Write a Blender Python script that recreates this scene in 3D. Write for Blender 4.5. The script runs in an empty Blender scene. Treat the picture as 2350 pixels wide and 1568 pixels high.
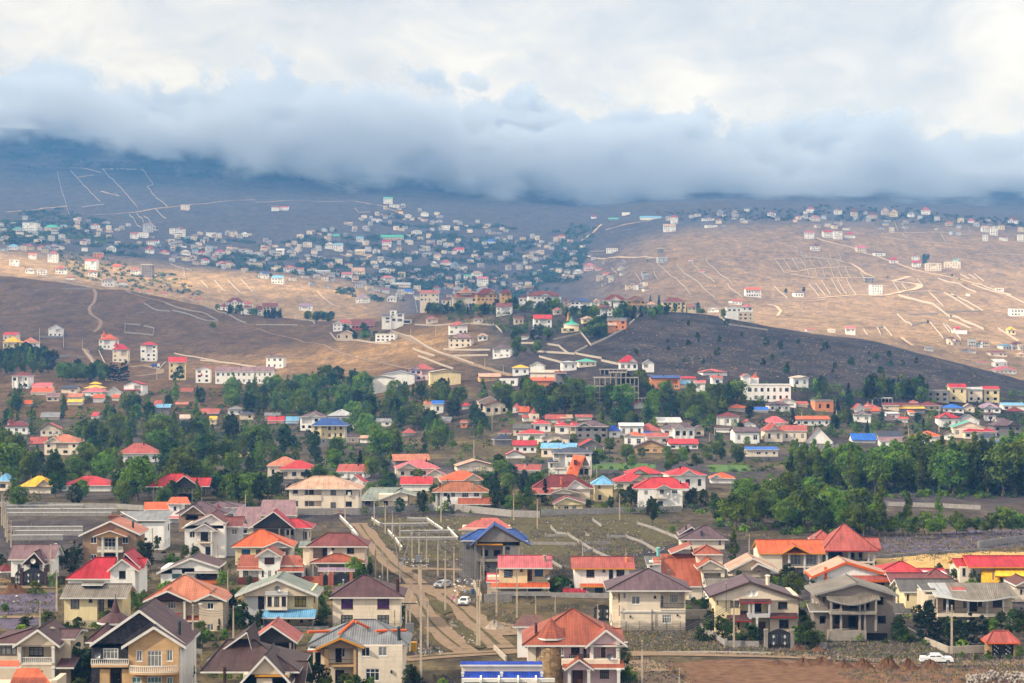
import bpy, math, random, bmesh
import numpy as np
from mathutils import Vector, Matrix

SC = bpy.context.scene
COL = SC.collection
R = math.radians
F = 2000.0      # focal length in picture pixels (1024 wide)
CAMZ = 48.0     # eye height above the valley floor
HOR = 335.0     # picture row of the horizon

# ------------------------------------------------------------------ camera
cam = bpy.data.cameras.new('camera')
cam_ob = bpy.data.objects.new('camera', cam)
COL.objects.link(cam_ob)
cam_ob.location = (0, 0, CAMZ)
cam_ob.rotation_euler = (R(90), 0, 0)
cam.sensor_width = 36.0
cam.lens = 36.0 * F / 1024.0
cam.shift_y = -(341.5 - HOR) / 1024.0
cam.clip_start = 1.0
cam.clip_end = 60000.0
SC.camera = cam_ob
SC.render.resolution_x, SC.render.resolution_y = 1024, 683

# ------------------------------------------------------------------ light
SUN_EL, SUN_AZ = 36.0, -112.0      # azimuth measured from +Y (view direction), negative = left
def sun_vec():
    e, a = R(SUN_EL), R(SUN_AZ)
    return Vector((math.sin(a) * math.cos(e), math.cos(a) * math.cos(e), math.sin(e)))
SV = sun_vec()
sl = bpy.data.lights.new('sun', 'SUN')
sl.energy = 5.0
sl.angle = R(1.2)
sl.color = (1.0, 0.90, 0.76)
so = bpy.data.objects.new('sun', sl)
COL.objects.link(so)
so.rotation_euler = SV.to_track_quat('Z', 'Y').to_euler()
so.location = (-800, 100, 900)

world = bpy.data.worlds.new('World')
SC.world = world
world.use_nodes = True
nt = world.node_tree
nt.nodes.clear()
def N(nt, t, **kw):
    n = nt.nodes.new(t)
    for k, v in kw.items():
        if k in n.inputs.keys():
            n.inputs[k].default_value = v
        else:
            setattr(n, k, v)
    return n
def L(nt, a, ai, b, bi):
    nt.links.new(a.outputs[ai], b.inputs[bi])
def ramp(nt, stops, interp='LINEAR'):
    r = nt.nodes.new('ShaderNodeValToRGB')
    r.color_ramp.interpolation = interp
    e = r.color_ramp.elements
    while len(e) > 1:
        e.remove(e[-1])
    for i, (p, c) in enumerate(stops):
        el = e[0] if i == 0 else e.new(p)
        el.position = p
        el.color = (c[0], c[1], c[2], 1) if len(c) == 3 else c
    return r
w_out = N(nt, 'ShaderNodeOutputWorld')
tc = N(nt, 'ShaderNodeTexCoord')
mp = N(nt, 'ShaderNodeMapping')
mp.inputs['Scale'].default_value = (1.0, 1.0, 1.9)
mp.inputs['Location'].default_value = (0.35, 0.2, 0.1)
L(nt, tc, 'Generated', mp, 'Vector')
n1 = N(nt, 'ShaderNodeTexNoise', Scale=7.0, Detail=9.0, Roughness=0.55, Distortion=0.5)
L(nt, mp, 'Vector', n1, 'Vector')
n2 = N(nt, 'ShaderNodeTexNoise', Scale=20.0, Detail=8.0, Roughness=0.6, Distortion=0.6)
L(nt, mp, 'Vector', n2, 'Vector')
mixn = N(nt, 'ShaderNodeMix', data_type='FLOAT')
mixn.inputs[0].default_value = 0.42
L(nt, n1, 'Fac', mixn, 2); L(nt, n2, 'Fac', mixn, 3)
cr = ramp(nt, [(0.36, (0.50, 0.52, 0.57)), (0.44, (0.59, 0.60, 0.63)), (0.50, (0.67, 0.665, 0.67)),
               (0.55, (0.76, 0.735, 0.70)), (0.64, (0.90, 0.87, 0.82))])
L(nt, mixn, 0, cr, 'Fac')
sky = N(nt, 'ShaderNodeTexSky', sky_type='NISHITA')
sky.sun_disc = False
sky.sun_elevation = R(SUN_EL)
sky.sun_rotation = R(SUN_AZ)
sky.altitude = 1500
bg1 = N(nt, 'ShaderNodeBackground'); bg1.inputs['Strength'].default_value = 0.12
L(nt, sky, 'Color', bg1, 'Color')
bg2 = N(nt, 'ShaderNodeBackground'); bg2.inputs['Strength'].default_value = 0.78
L(nt, cr, 'Color', bg2, 'Color')
ms = N(nt, 'ShaderNodeMixShader'); ms.inputs[0].default_value = 0.93
L(nt, bg1, 0, ms, 1); L(nt, bg2, 0, ms, 2)
L(nt, ms, 0, w_out, 'Surface')

vs = SC.view_settings
vs.view_transform = 'Standard'
vs.look = 'None'
vs.exposure = 0.6
vs.gamma = 1.0
vs.use_curve_mapping = False
cy = SC.cycles
cy.use_denoising = True
cy.max_bounces = 5
cy.diffuse_bounces = 2
cy.glossy_bounces = 2
cy.transmission_bounces = 3
cy.transparent_max_bounces = 8
cy.volume_bounces = 2
cy.use_adaptive_sampling = False
world.cycles.sampling_method = 'MANUAL'
world.cycles.sample_map_resolution = 256
# ------------------------------------------------------------------ helpers
rnd = random.Random(7)
def lin(c):     # sRGB 0-255 -> linear
    return tuple(((v / 255.0) / 12.92 if v <= 10 else (((v / 255.0) + 0.055) / 1.055) ** 2.4) for v in c)

def vnoise(x, y, seed=0):
    """smooth value noise, vectorised"""
    xi = np.floor(x).astype(np.int64); yi = np.floor(y).astype(np.int64)
    xf = x - xi; yf = y - yi
    u = xf * xf * (3 - 2 * xf); v = yf * yf * (3 - 2 * yf)
    def h(a, b):
        n = (a * 374761393 + b * 668265263 + seed * 974634757) & 0xffffffff
        n = ((n ^ (n >> 13)) * 1274126177) & 0xffffffff
        return ((n ^ (n >> 16)) & 0xffff) / 65535.0
    return ((h(xi, yi) * (1 - u) + h(xi + 1, yi) * u) * (1 - v) + (h(xi, yi + 1) * (1 - u) + h(xi + 1, yi + 1) * u) * v) - 0.5
def fbm(x, y, s, octv=4, seed=0):
    r = 0; a = 1.0
    for o in range(octv):
        r = r + a * vnoise(x / s, y / s, seed + o); s *= 0.5; a *= 0.5
    return r

# ------------------------------------------------------------------ terrain
# columns of the valley and its hills: bearing (as picture column), then (distance, picture row) knots
TK = {
  -700: [(950,None),(1300,365),(1700,310),(2300,262),(2900,240),(3300,225),(4200,190),(5000,140),(6300,130),(8200,178)],
  0: [(950,None),(1180,380),(1380,352),(1700,318),(2100,276),(2250,279),(2420,266),(2800,240),(3300,222),(4000,196),(4800,160),(5400,128),(6500,130),(8200,178)],
  128: [(950,None),(1180,384),(1400,362),(1650,332),(1950,287),(2120,293),(2350,283),(2700,257),(3200,230),(4000,200),(4800,166),(5400,136),(6500,130),(8200,178)],
  256: [(950,None),(1150,388),(1400,360),(1600,336),(1760,316),(1950,322),(2250,305),(2500,284),(2900,262),(3400,232),(4100,200),(4900,168),(5500,140),(6500,130),(8200,178)],
  320: [(950,None),(1120,389),(1350,359),(1550,334),(1680,325),(1850,327),(2200,312),(2550,290),(2900,262),(3400,232),(4100,202),(4900,170),(5500,145),(6500,121),(8200,178)],
  384: [(950,None),(1080,390),(1300,358),(1480,334),(1600,320),(1720,323),(2100,312),(2600,297),(2900,272),(3400,236),(4100,204),(4900,174),(5600,150),(6500,129),(8200,178)],
  420: [(900,None),(1040,392),(1250,358),(1430,330),(1540,306),(1650,312),(2100,316),(2600,303),(2900,278),(3400,240),(4100,206),(4900,180),(5600,156),(6500,134),(8200,178)],
  512: [(850,None),(980,392),(1150,362),(1300,336),(1430,307),(1560,309),(1800,322),(2300,318),(2700,300),(3000,276),(3500,240),(4200,206),(5000,190),(5800,165),(6800,146),(8200,178)],
  590: [(830,None),(950,394),(1100,362),(1250,330),(1370,309),(1500,309),(1750,325),(2300,318),(2700,296),(3000,270),(3500,236),(4200,208),(5000,194),(5800,180),(6800,157),(8200,178)],
  640: [(830,None),(950,392),(1100,356),(1250,326),(1390,310),(1500,312),(1750,326),(2150,312),(2500,288),(2900,256),(3350,225),(3800,206),(4400,199),(5400,180),(6800,164),(8200,178)],
  712: [(830,None),(960,388),(1100,358),(1260,330),(1400,313),(1500,318),(1750,328),(2100,310),(2450,282),(2850,250),(3250,222),(3650,203),(4200,198),(5400,180),(6800,172),(8200,178)],
  784: [(850,None),(980,387),(1120,362),(1280,340),(1400,328),(1500,332),(1720,334),(2000,319),(2400,290),(2850,251),(3250,220),(3650,204),(4200,200),(5400,180),(6800,172),(8200,178)],
  871: [(870,None),(1000,389),(1130,368),(1260,352),(1370,342),(1460,345),(1700,340),(1950,324),(2400,291),(2850,250),(3250,222),(3600,208),(4200,203),(5400,180),(6800,172),(8200,178)],
  958: [(900,None),(1020,392),(1120,380),(1220,370),(1320,364),(1430,369),(1620,354),(1900,330),(2400,293),(2850,250),(3250,224),(3600,212),(4200,206),(5400,180),(6800,172),(8200,178)],
  1024: [(900,None),(1020,397),(1120,391),(1220,386),(1300,383),(1400,384),(1620,361),(1900,334),(2400,296),(2850,254),(3250,227),(3600,216),(4200,210),(5400,180),(6800,172),(8200,178)],
  1110: [(900,None),(1020,408),(1150,402),(1300,396),(1450,382),(1620,362),(1900,334),(2400,298),(2850,256),(3250,230),(3600,218),(4200,210),(5400,180),(6800,172),(8200,178)],
  1724: [(900,None),(1200,390),(1600,360),(2000,328),(2400,300),(2850,260),(3250,232),(3600,218),(4200,210),(5400,180),(6800,172),(8200,178)],
}
UK = sorted(TK)
DS = np.concatenate([np.array([40.0, 80.0]), np.geomspace(120.0, 8200.0, 400)])
US = np.concatenate([np.arange(-700, -120, 20.0), np.arange(-120, 1144, 4.0), np.arange(1144, 1725, 20.0)])
cols = []
for u in UK:
    kd, kz = [0.0], [0.0]
    for d, y in TK[u]:
        kd.append(d); kz.append(2.0 if y is None else CAMZ + (HOR - y) * d / F)
    cols.append(np.interp(DS, kd, kz))
cols = np.array(cols)
ZG = np.empty((len(US), len(DS)))
for j in range(len(DS)):
    ZG[:, j] = np.interp(US, UK, cols[:, j])
def smooth(Z, it, ax):
    for _ in range(it):
        P = np.concatenate([np.take(Z, [0], ax), Z, np.take(Z, [-1], ax)], ax)
        n = Z.shape[ax]
        Z = 0.25 * np.take(P, range(0, n), ax) + 0.5 * np.take(P, range(1, n + 1), ax) + 0.25 * np.take(P, range(2, n + 2), ax)
    return Z
flat = np.clip((DS - 780.0) / 180.0, 0, 1)[None, :]
ZS = smooth(smooth(ZG, 18, 0), 5, 1)
XG = (US[:, None] - 512.0) / F * DS[None, :]
YG = np.broadcast_to(DS[None, :], XG.shape)
hill = np.clip((DS - 1000.0) / 500.0, 0, 1)[None, :]
ZS = (ZS + hill * (fbm(XG, YG, 260, 4, 3) * 9.0 + fbm(XG, YG, 40, 3, 11) * 1.6)) * flat
ZG = ZS
from bisect import bisect_left
ZL_, US_, DS_L = ZG.tolist(), US.tolist(), DS.tolist()
def ground(x, y):
    """height of the terrain at a place (bilinear on the terrain's own grid)"""
    if y < 700.0: return 0.0
    u = 512.0 + F * x / y
    i = min(max(bisect_left(US_, u) - 1, 0), len(US_) - 2); j = min(max(bisect_left(DS_L, y) - 1, 0), len(DS_L) - 2)
    a = min(max((u - US_[i]) / (US_[i + 1] - US_[i]), 0), 1); b = min(max((y - DS_L[j]) / (DS_L[j + 1] - DS_L[j]), 0), 1)
    A, B = ZL_[i], ZL_[i + 1]
    return (A[j] * (1 - a) + B[j] * a) * (1 - b) + (A[j + 1] * (1 - a) + B[j + 1] * a) * b
def at(px, py, dmin=150.0, dmax=8000.0):
    """the spot on the ground seen at a picture position, first one beyond dmin"""
    k = (px - 512.0) / F; s = (HOR - py) / F
    if dmin < 700 and s < 0 and -CAMZ / s < 700.0: return Vector((k * -CAMZ / s, -CAMZ / s, 0.0))
    d = max(dmin, 690.0); step = 6.0; prev = None
    while d < dmax:
        g = ground(k * d, d) - (CAMZ + s * d)
        if g >= 0:
            if prev is None:
                return Vector((k * d, d, ground(k * d, d)))
            a, b = d - step, d
            for _ in range(14):
                m = 0.5 * (a + b)
                if ground(k * m, m) - (CAMZ + s * m) >= 0: b = m
                else: a = m
            return Vector((k * b, b, ground(k * b, b)))
        prev = g; step = max(3.0, d * 0.006); d += step
    d = dmax
    return Vector((k * d, d, ground(k * d, d)))

def near_at(px, py, dmin, lim):
    """like at(), but a spot past the crest of the near ridge falls back onto the crest"""
    p = at(px, py, dmin); lim += 450 if px < 400 else 0
    if p.y <= lim: return p
    k = (px - 512.0) / F; best = max(range(1150, int(lim), 10), key=lambda d: (ground(k * d, d) - CAMZ) / d)
    best -= 12; return Vector((k * best, best, ground(k * best, best)))
def tag(o, label=None, cat=None, group=None, kind=None):
    if label: o['label'] = label
    if cat: o['category'] = cat
    if group: o['group'] = group
    if kind: o['kind'] = kind
    return o
def link(o, parent=None):
    COL.objects.link(o)
    if parent is not None: o.parent = parent
    return o
def empty(name, loc, rz=0.0):
    o = bpy.data.objects.new(name, None)
    o.empty_display_size = 0.5
    o.location = loc; o.rotation_euler = (0, 0, rz)
    return link(o)
class MB:
    """collects faces with a material index each, then links them as one mesh"""
    def __init__(s): s.v = []; s.f = []; s.m = []
    def quad(s, a, b, c, d, m=0):
        n = len(s.v); s.v += [tuple(a), tuple(b), tuple(c), tuple(d)]; s.f.append((n, n + 1, n + 2, n + 3)); s.m.append(m)
    def poly(s, pts, m=0):
        n = len(s.v); s.v += [tuple(p) for p in pts]; s.f.append(tuple(range(n, n + len(pts)))); s.m.append(m)
    def box(s, x0, x1, y0, y1, z0, z1, m=0):
        n = len(s.v)
        s.v += [(x0,y0,z0),(x1,y0,z0),(x1,y1,z0),(x0,y1,z0),(x0,y0,z1),(x1,y0,z1),(x1,y1,z1),(x0,y1,z1)]
        s.f += [(n,n+3,n+2,n+1),(n+4,n+5,n+6,n+7),(n,n+1,n+5,n+4),(n+1,n+2,n+6,n+5),(n+2,n+3,n+7,n+6),(n+3,n,n+4,n+7)]
        s.m += [m] * 6
    def tube(s, p0, p1, r0, r1, k=6, m=0, cap=True):
        p0 = Vector(p0); p1 = Vector(p1); ax = (p1 - p0)
        if ax.length < 1e-6: return
        ax.normalize(); t = Vector((1, 0, 0)) if abs(ax.x) < 0.8 else Vector((0, 1, 0))
        e1 = ax.cross(t).normalized(); e2 = ax.cross(e1)
        n = len(s.v)
        for p, r in ((p0, r0), (p1, r1)):
            for i in range(k):
                a = 2 * math.pi * i / k
                s.v.append(tuple(p + e1 * (r * math.cos(a)) + e2 * (r * math.sin(a))))
        for i in range(k):
            s.f.append((n + i, n + k + i, n + k + (i + 1) % k, n + (i + 1) % k)); s.m.append(m)
        if cap:
            s.f.append(tuple(range(n + k, n + 2 * k))[::-1]); s.m.append(m)
            s.f.append(tuple(range(n, n + k))); s.m.append(m)
    def slab(s, pts, t, mt=0, ms=1):
        """a roof plane: a top polygon with a vertical thickness; sides in the trim material"""
        s.poly(pts, mt); lo = [(p[0], p[1], p[2] - t) for p in pts]
        s.poly(lo[::-1], ms)
        k = len(pts)
        for i in range(k):
            s.quad(lo[i], lo[(i + 1) % k], pts[(i + 1) % k], pts[i], ms)
    def mesh(s, name, mats):
        me = bpy.data.meshes.new(name)
        me.from_pydata(s.v, [], s.f)
        for m in mats: me.materials.append(m)
        if any(s.m): me.polygons.foreach_set('material_index', s.m)
        me.update()
        return me
    def build(s, name, mats, parent=None, loc=None):
        if not isinstance(mats, (list, tuple)): mats = [mats]
        o = bpy.data.objects.new(name, s.mesh(name, mats))
        if loc is not None: o.location = loc
        return link(o, parent)

# ------------------------------------------------------------------ materials
MATS = {}
def mat(name, col, rough=0.8, var=0.12, scale=0.6, bump=0.0, bscale=None, spec=0.3, obrand=0.0, metal=0.0, dirt=0.0):
    """matt surface with grain, blotches and an optional relief"""
    if name in MATS: return MATS[name]
    m = bpy.data.materials.new(name); m.use_nodes = True
    t = m.node_tree; b = t.nodes['Principled BSDF']
    b.inputs['Roughness'].default_value = rough
    b.inputs['Specular IOR Level'].default_value = spec
    b.inputs['Metallic'].default_value = metal
    g = N(t, 'ShaderNodeNewGeometry')
    n = N(t, 'ShaderNodeTexNoise', Scale=scale, Detail=6.0, Roughness=0.62)
    L(t, g, 'Position', n, 'Vector')
    lo = tuple(c * (1 - var) for c in col); hi = tuple(min(1, c * (1 + var)) for c in col)
    r = ramp(t, [(0.32, lo), (0.5, col), (0.68, hi)])
    L(t, n, 'Fac', r, 'Fac')
    out = r
    if dirt:
        n3 = N(t, 'ShaderNodeTexNoise', Scale=0.9, Detail=5.0, Roughness=0.7)
        mpg = N(t, 'ShaderNodeMapping'); mpg.inputs['Scale'].default_value = (1.0, 1.0, 0.18)
        L(t, g, 'Position', mpg, 'Vector'); L(t, mpg, 'Vector', n3, 'Vector')
        r3 = ramp(t, [(0.50, (0, 0, 0)), (0.72, (dirt, dirt, dirt))])
        L(t, n3, 'Fac', r3, 'Fac')
        mx = N(t, 'ShaderNodeMix', data_type='RGBA')
        L(t, r3, 'Color', mx, 0); L(t, out, 'Color', mx, 6)
        mx.inputs[7].default_value = (col[0] * 0.35, col[1] * 0.32, col[2] * 0.28, 1)
        t.links.new(mx.outputs[2], b.inputs['Base Color'])
    else:
        L(t, out, 'Color', b, 'Base Color')
    if bump:
        n2 = N(t, 'ShaderNodeTexNoise', Scale=bscale or scale * 6, Detail=4.0)
        L(t, g, 'Position', n2, 'Vector')
        bp = N(t, 'ShaderNodeBump'); bp.inputs['Strength'].default_value = bump; bp.inputs['Distance'].default_value = 0.1
        L(t, n2, 'Fac', bp, 'Height'); L(t, bp, 'Normal', b, 'Normal')
    MATS[name] = m
    return m

def terrain_material():
    m = bpy.data.materials.new('soil_and_dry_grass'); m.use_nodes = True
    t = m.node_tree; b = t.nodes['Principled BSDF']
    b.inputs['Roughness'].default_value = 1.0; b.inputs['Specular IOR Level'].default_value = 0.05
    a = N(t, 'ShaderNodeAttribute', attribute_name='soil')
    g = N(t, 'ShaderNodeNewGeometry')
    mp0 = N(t, 'ShaderNodeMapping'); mp0.inputs['Scale'].default_value = (1.0, 0.35, 1.0); L(t, g, 'Position', mp0, 'Vector')
    n1 = N(t, 'ShaderNodeTexNoise', Scale=0.05, Detail=8.0, Roughness=0.68); L(t, mp0, 'Vector', n1, 'Vector')
    n2 = N(t, 'ShaderNodeTexNoise', Scale=0.45, Detail=6.0, Roughness=0.7); L(t, mp0, 'Vector', n2, 'Vector')
    mp = N(t, 'ShaderNodeMapping'); mp.inputs['Scale'].default_value = (0.11, 0.035, 0.1); L(t, g, 'Position', mp, 'Vector')
    n3 = N(t, 'ShaderNodeTexNoise', Scale=1.0, Detail=7.0, Roughness=0.72); L(t, mp, 'Vector', n3, 'Vector')
    r1 = ramp(t, [(0.3, (0.62, 0.60, 0.60)), (0.5, (1, 1, 1)), (0.7, (1.4, 1.36, 1.28))]); L(t, n1, 'Fac', r1, 'Fac')
    r2 = ramp(t, [(0.3, (0.6, 0.6, 0.62)), (0.5, (1, 1, 1)), (0.72, (1.5, 1.45, 1.36))]); L(t, n2, 'Fac', r2, 'Fac')
    r3 = ramp(t, [(0.3, (0.68, 0.67, 0.68)), (0.5, (1, 1, 1)), (0.7, (1.32, 1.27, 1.2))]); L(t, n3, 'Fac', r3, 'Fac')
    def mul(x, xi, y, yi):
        k = N(t, 'ShaderNodeMix', data_type='RGBA'); k.blend_type = 'MULTIPLY'; k.inputs[0].default_value = 1.0
        t.links.new(x.outputs[xi], k.inputs[6]); t.links.new(y.outputs[yi], k.inputs[7]); return k
    n4 = N(t, 'ShaderNodeTexNoise', Scale=0.13, Detail=8.0, Roughness=0.8); L(t, g, 'Position', n4, 'Vector')
    r4 = ramp(t, [(0.38, (0.62, 0.62, 0.64)), (0.52, (1, 1, 1)), (0.66, (1.55, 1.5, 1.42))]); L(t, n4, 'Fac', r4, 'Fac')
    k0 = mul(a, 'Color', r4, 'Color'); k1 = mul(k0, 2, r1, 'Color'); k2 = mul(k1, 2, r2, 'Color'); k3 = mul(k2, 2, r3, 'Color')
    t.links.new(k3.outputs[2], b.inputs['Base Color'])
    bp = N(t, 'ShaderNodeBump'); bp.inputs['Strength'].default_value = 0.6; bp.inputs['Distance'].default_value = 0.6
    L(t, n2, 'Fac', bp, 'Height'); L(t, bp, 'Normal', b, 'Normal')
    return m

def make_terrain():
    nu, nd = ZG.shape
    v = np.stack([XG, YG, ZG], -1).reshape(-1, 3)
    idx = np.arange(nu * nd).reshape(nu, nd)
    q = np.stack([idx[:-1, :-1], idx[1:, :-1], idx[1:, 1:], idx[:-1, 1:]], -1).reshape(-1, 4)
    me = bpy.data.meshes.new('terrain')
    me.vertices.add(len(v)); me.vertices.foreach_set('co', v.astype(np.float32).ravel())
    me.loops.add(q.size); me.loops.foreach_set('vertex_index', q.astype(np.int32).ravel())
    me.polygons.add(len(q)); me.polygons.foreach_set('loop_start', np.arange(0, q.size, 4, dtype=np.int32))
    me.polygons.foreach_set('loop_total', np.full(len(q), 4, dtype=np.int32))
    me.update()
    me.polygons.foreach_set('use_smooth', np.ones(len(q), dtype=bool))
    # soil colours by place: valley floor, ploughed left hill, scrub hill, straw-coloured far slope
    U = np.broadcast_to(US[:, None], ZG.shape); D = YG
    def c3(c): return np.array(lin(c))
    C = np.empty(ZG.shape + (3,)); C[:] = c3((76, 69, 58))
    nA = fbm(XG, YG, 60, 4, 21); nB = fbm(XG, YG, 17, 3, 31)
    def put(w, c):
        w = np.clip(w, 0, 1)[..., None]
        C[:] = C * (1 - w) + c3(c) * w
    put((nA * 2.6 + 0.1) * (D < 900), (70, 65, 68))          # lavender-grey weeds of the valley
    put((nA * -3.0 - 0.1) * (D < 900), (94, 84, 60))         # dry grass
    ridge = np.interp(U, [0, 256, 384, 512, 640, 784, 1024, 1100], [2150, 1800, 1640, 1480, 1430, 1440, 1360, 1380])
    left = np.clip((500 - U) / 60, 0, 1) * (D > 1000) * (D < ridge + 40)
    put(left * 1.0, (88, 70, 50))
    put(left * np.clip(1 - np.abs(D - 1320) / 180, 0, 1) * np.clip((U - 150) / 120, 0, 1), (132, 107, 76))
    right = np.clip((U - 470) / 60, 0, 1) * (D > 950) * (D < ridge + 60)
    put(right, (62, 56, 55))
    put(right * np.clip((U - 560) / 40, 0, 1) * np.clip(nB * 3 + .3, 0, 1), (46, 44, 45))
    far = np.clip((D - ridge - 40) / 60, 0, 1)
    put(far, (72, 69, 70))
    put(far * np.clip((U - 560) / 120, 0, 1) * np.clip((3300 - D) / 300, 0, 1), (128, 108, 84))
    put(far * np.clip((420 - U) / 60, 0, 1) * np.clip((2750 - D) / 150, 0, 1), (140, 118, 88))
    put(far * np.clip((D - 4200) / 500, 0, 1) * np.clip(nA * 3 + .35, 0, 1), (34, 40, 40))
    at_ = me.attributes.new('soil', 'FLOAT_COLOR', 'POINT')
    rgba = np.concatenate([C, np.ones(ZG.shape + (1,))], -1).reshape(-1, 4).astype(np.float32)
    at_.data.foreach_set('color', rgba.ravel())
    me.materials.append(terrain_material())
    o = link(bpy.data.objects.new('terrain', me))
    tag(o, 'dry valley floor and brown hills under the houses', None, None, 'structure')
    return o
make_terrain()
# ------------------------------------------------------------------ labels that single each thing out
ORD = ['leftmost', 'second', 'third', 'fourth', 'fifth', 'sixth', 'seventh', 'eighth', 'ninth', 'tenth', 'eleventh', 'twelfth', 'thirteenth', 'fourteenth', 'fifteenth', 'sixteenth', 'seventeenth', 'eighteenth', 'nineteenth', 'twentieth']
def ordinal(i):
    if i < 20: return ORD[i]
    n = i + 1; return '%d%s' % (n, 'th' if 10 <= n % 100 <= 20 else {1: 'st', 2: 'nd', 3: 'rd'}.get(n % 10, 'th'))
def give_labels(queue, plural_group=True):
    by = {}
    for q in queue: by.setdefault((q[1], q[2]), []).append(q)
    for (desc, place), lst in by.items():
        lst.sort(key=lambda q: q[3])
        for i, q in enumerate(lst):
            if len(lst) == 1: lab = desc + ' ' + place
            elif i == 0: lab = 'leftmost ' + desc + ' ' + place
            elif i == len(lst) - 1: lab = 'rightmost ' + desc + ' ' + place
            else: lab = ordinal(i) + ' from left, ' + desc + ' ' + place
            if len(lab.split()) > 16: lab = lab.replace(' from left,', '')
            q[0]['label'] = lab
            g = q[0].get('category', 'thing')
            q[0]['group'] = (g + 's ' + place) if plural_group else desc
# ------------------------------------------------------------------ building kit
CR = {}
for i, k in enumerate('abcd'): CR[k] = (960 * i, 1800, 2.0573)
for i, k in enumerate('efgh'): CR[k] = (960 * i, 1350, 2.448)
for i, k in enumerate('ijkl'): CR[k] = (960 * i, 950, 2.448)
for i, k in enumerate('mnop'): CR[k] = (960 * i, 450, 2.448)
CR['z'] = (0, 0, 1 / 1.63404)       # whole view
def pr(c, x, y):
    ox, oy, s = CR[c]
    return (ox + x / s) / 3.75, (oy + y / s) / 3.75

def line_pattern(t, b, base, axis, specs, bump):
    """seams on a surface: specs = (coordinate output, period, width, darkness)"""
    hs = None; col = base
    for (src, per, wid, dk) in specs:
        dv = N(t, 'ShaderNodeMath', operation='DIVIDE'); t.links.new(src, dv.inputs[0]); dv.inputs[1].default_value = per
        fr = N(t, 'ShaderNodeMath', operation='FRACT'); L(t, dv, 0, fr, 0)
        pp = N(t, 'ShaderNodeMath', operation='PINGPONG'); L(t, fr, 0, pp, 0); pp.inputs[1].default_value = 0.5
        mr = N(t, 'ShaderNodeMapRange'); mr.interpolation_type = 'SMOOTHSTEP'; L(t, pp, 0, mr, 'Value')
        mr.inputs['From Min'].default_value = 0.0; mr.inputs['From Max'].default_value = wid
        mr.inputs['To Min'].default_value = dk; mr.inputs['To Max'].default_value = 1.0
        k = N(t, 'ShaderNodeMix', data_type='RGBA'); k.blend_type = 'MULTIPLY'; k.inputs[0].default_value = 1.0
        t.links.new(col, k.inputs[6]); t.links.new(mr.outputs[0], k.inputs[7]); col = k.outputs[2]
        if hs is None: hs = mr.outputs[0]
        else:
            mu = N(t, 'ShaderNodeMath', operation='MULTIPLY'); t.links.new(hs, mu.inputs[0]); t.links.new(mr.outputs[0], mu.inputs[1]); hs = mu.outputs[0]
    if bump:
        bp = N(t, 'ShaderNodeBump'); bp.inputs['Strength'].default_value = bump; bp.inputs['Distance'].default_value = 0.06
        t.links.new(hs, bp.inputs['Height']); L(t, bp, 'Normal', b, 'Normal')
    t.links.new(col, b.inputs['Base Color'])

def roof_mat(name, rgb, kind='tile', var=0.24):
    key = 'roof_' + name + '_' + kind
    if key in MATS: return MATS[key]
    m = mat(key, lin(rgb), rough=0.62, var=var, scale=0.35, spec=0.18)
    t = m.node_tree; b = t.nodes['Principled BSDF']
    uv = N(t, 'ShaderNodeUVMap'); sp = N(t, 'ShaderNodeSeparateXYZ'); L(t, uv, 'UV', sp, 0)
    src = b.inputs['Base Color'].links[0].from_socket
    # weather streaks running down the slope
    mp = N(t, 'ShaderNodeMapping'); mp.inputs['Scale'].default_value = (1.6, 0.12, 1); L(t, uv, 'UV', mp, 'Vector')
    ns = N(t, 'ShaderNodeTexNoise', Scale=1.0, Detail=5.0, Roughness=0.6); L(t, mp, 'Vector', ns, 'Vector')
    rs = ramp(t, [(0.32, (0.6, 0.6, 0.62)), (0.52, (1, 1, 1)), (0.7, (1.15, 1.14, 1.13))]); L(t, ns, 'Fac', rs, 'Fac')
    k = N(t, 'ShaderNodeMix', data_type='RGBA'); k.blend_type = 'MULTIPLY'; k.inputs[0].default_value = 1.0
    t.links.new(src, k.inputs[6]); L(t, rs, 'Color', k, 7); src = k.outputs[2]
    nf = N(t, 'ShaderNodeTexNoise', Scale=0.8, Detail=6.0, Roughness=0.7); L(t, uv, 'UV', nf, 'Vector'); rf = ramp(t, [(0.54, (0, 0, 0)), (0.74, (.42, .42, .42))]); L(t, nf, 'Fac', rf, 'Fac')
    kf = N(t, 'ShaderNodeMix', data_type='RGBA'); L(t, rf, 'Color', kf, 0); t.links.new(src, kf.inputs[6]); kf.inputs[7].default_value = (*[c * .5 + .12 for c in lin(rgb)], 1); src = kf.outputs[2]
    if kind == 'tile': sp_ = [(sp.outputs[0], 0.36, 0.16, 0.72), (sp.outputs[1], 0.42, 0.15, 0.62)]
    elif kind == 'corr': sp_ = [(sp.outputs[0], 0.33, 0.40, 0.60), (sp.outputs[1], 2.1, 0.02, 0.72)]
    else: sp_ = [(sp.outputs[0], 0.62, 0.07, 0.72)]
    line_pattern(t, b, src, None, sp_, 0.5)
    return m
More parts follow.
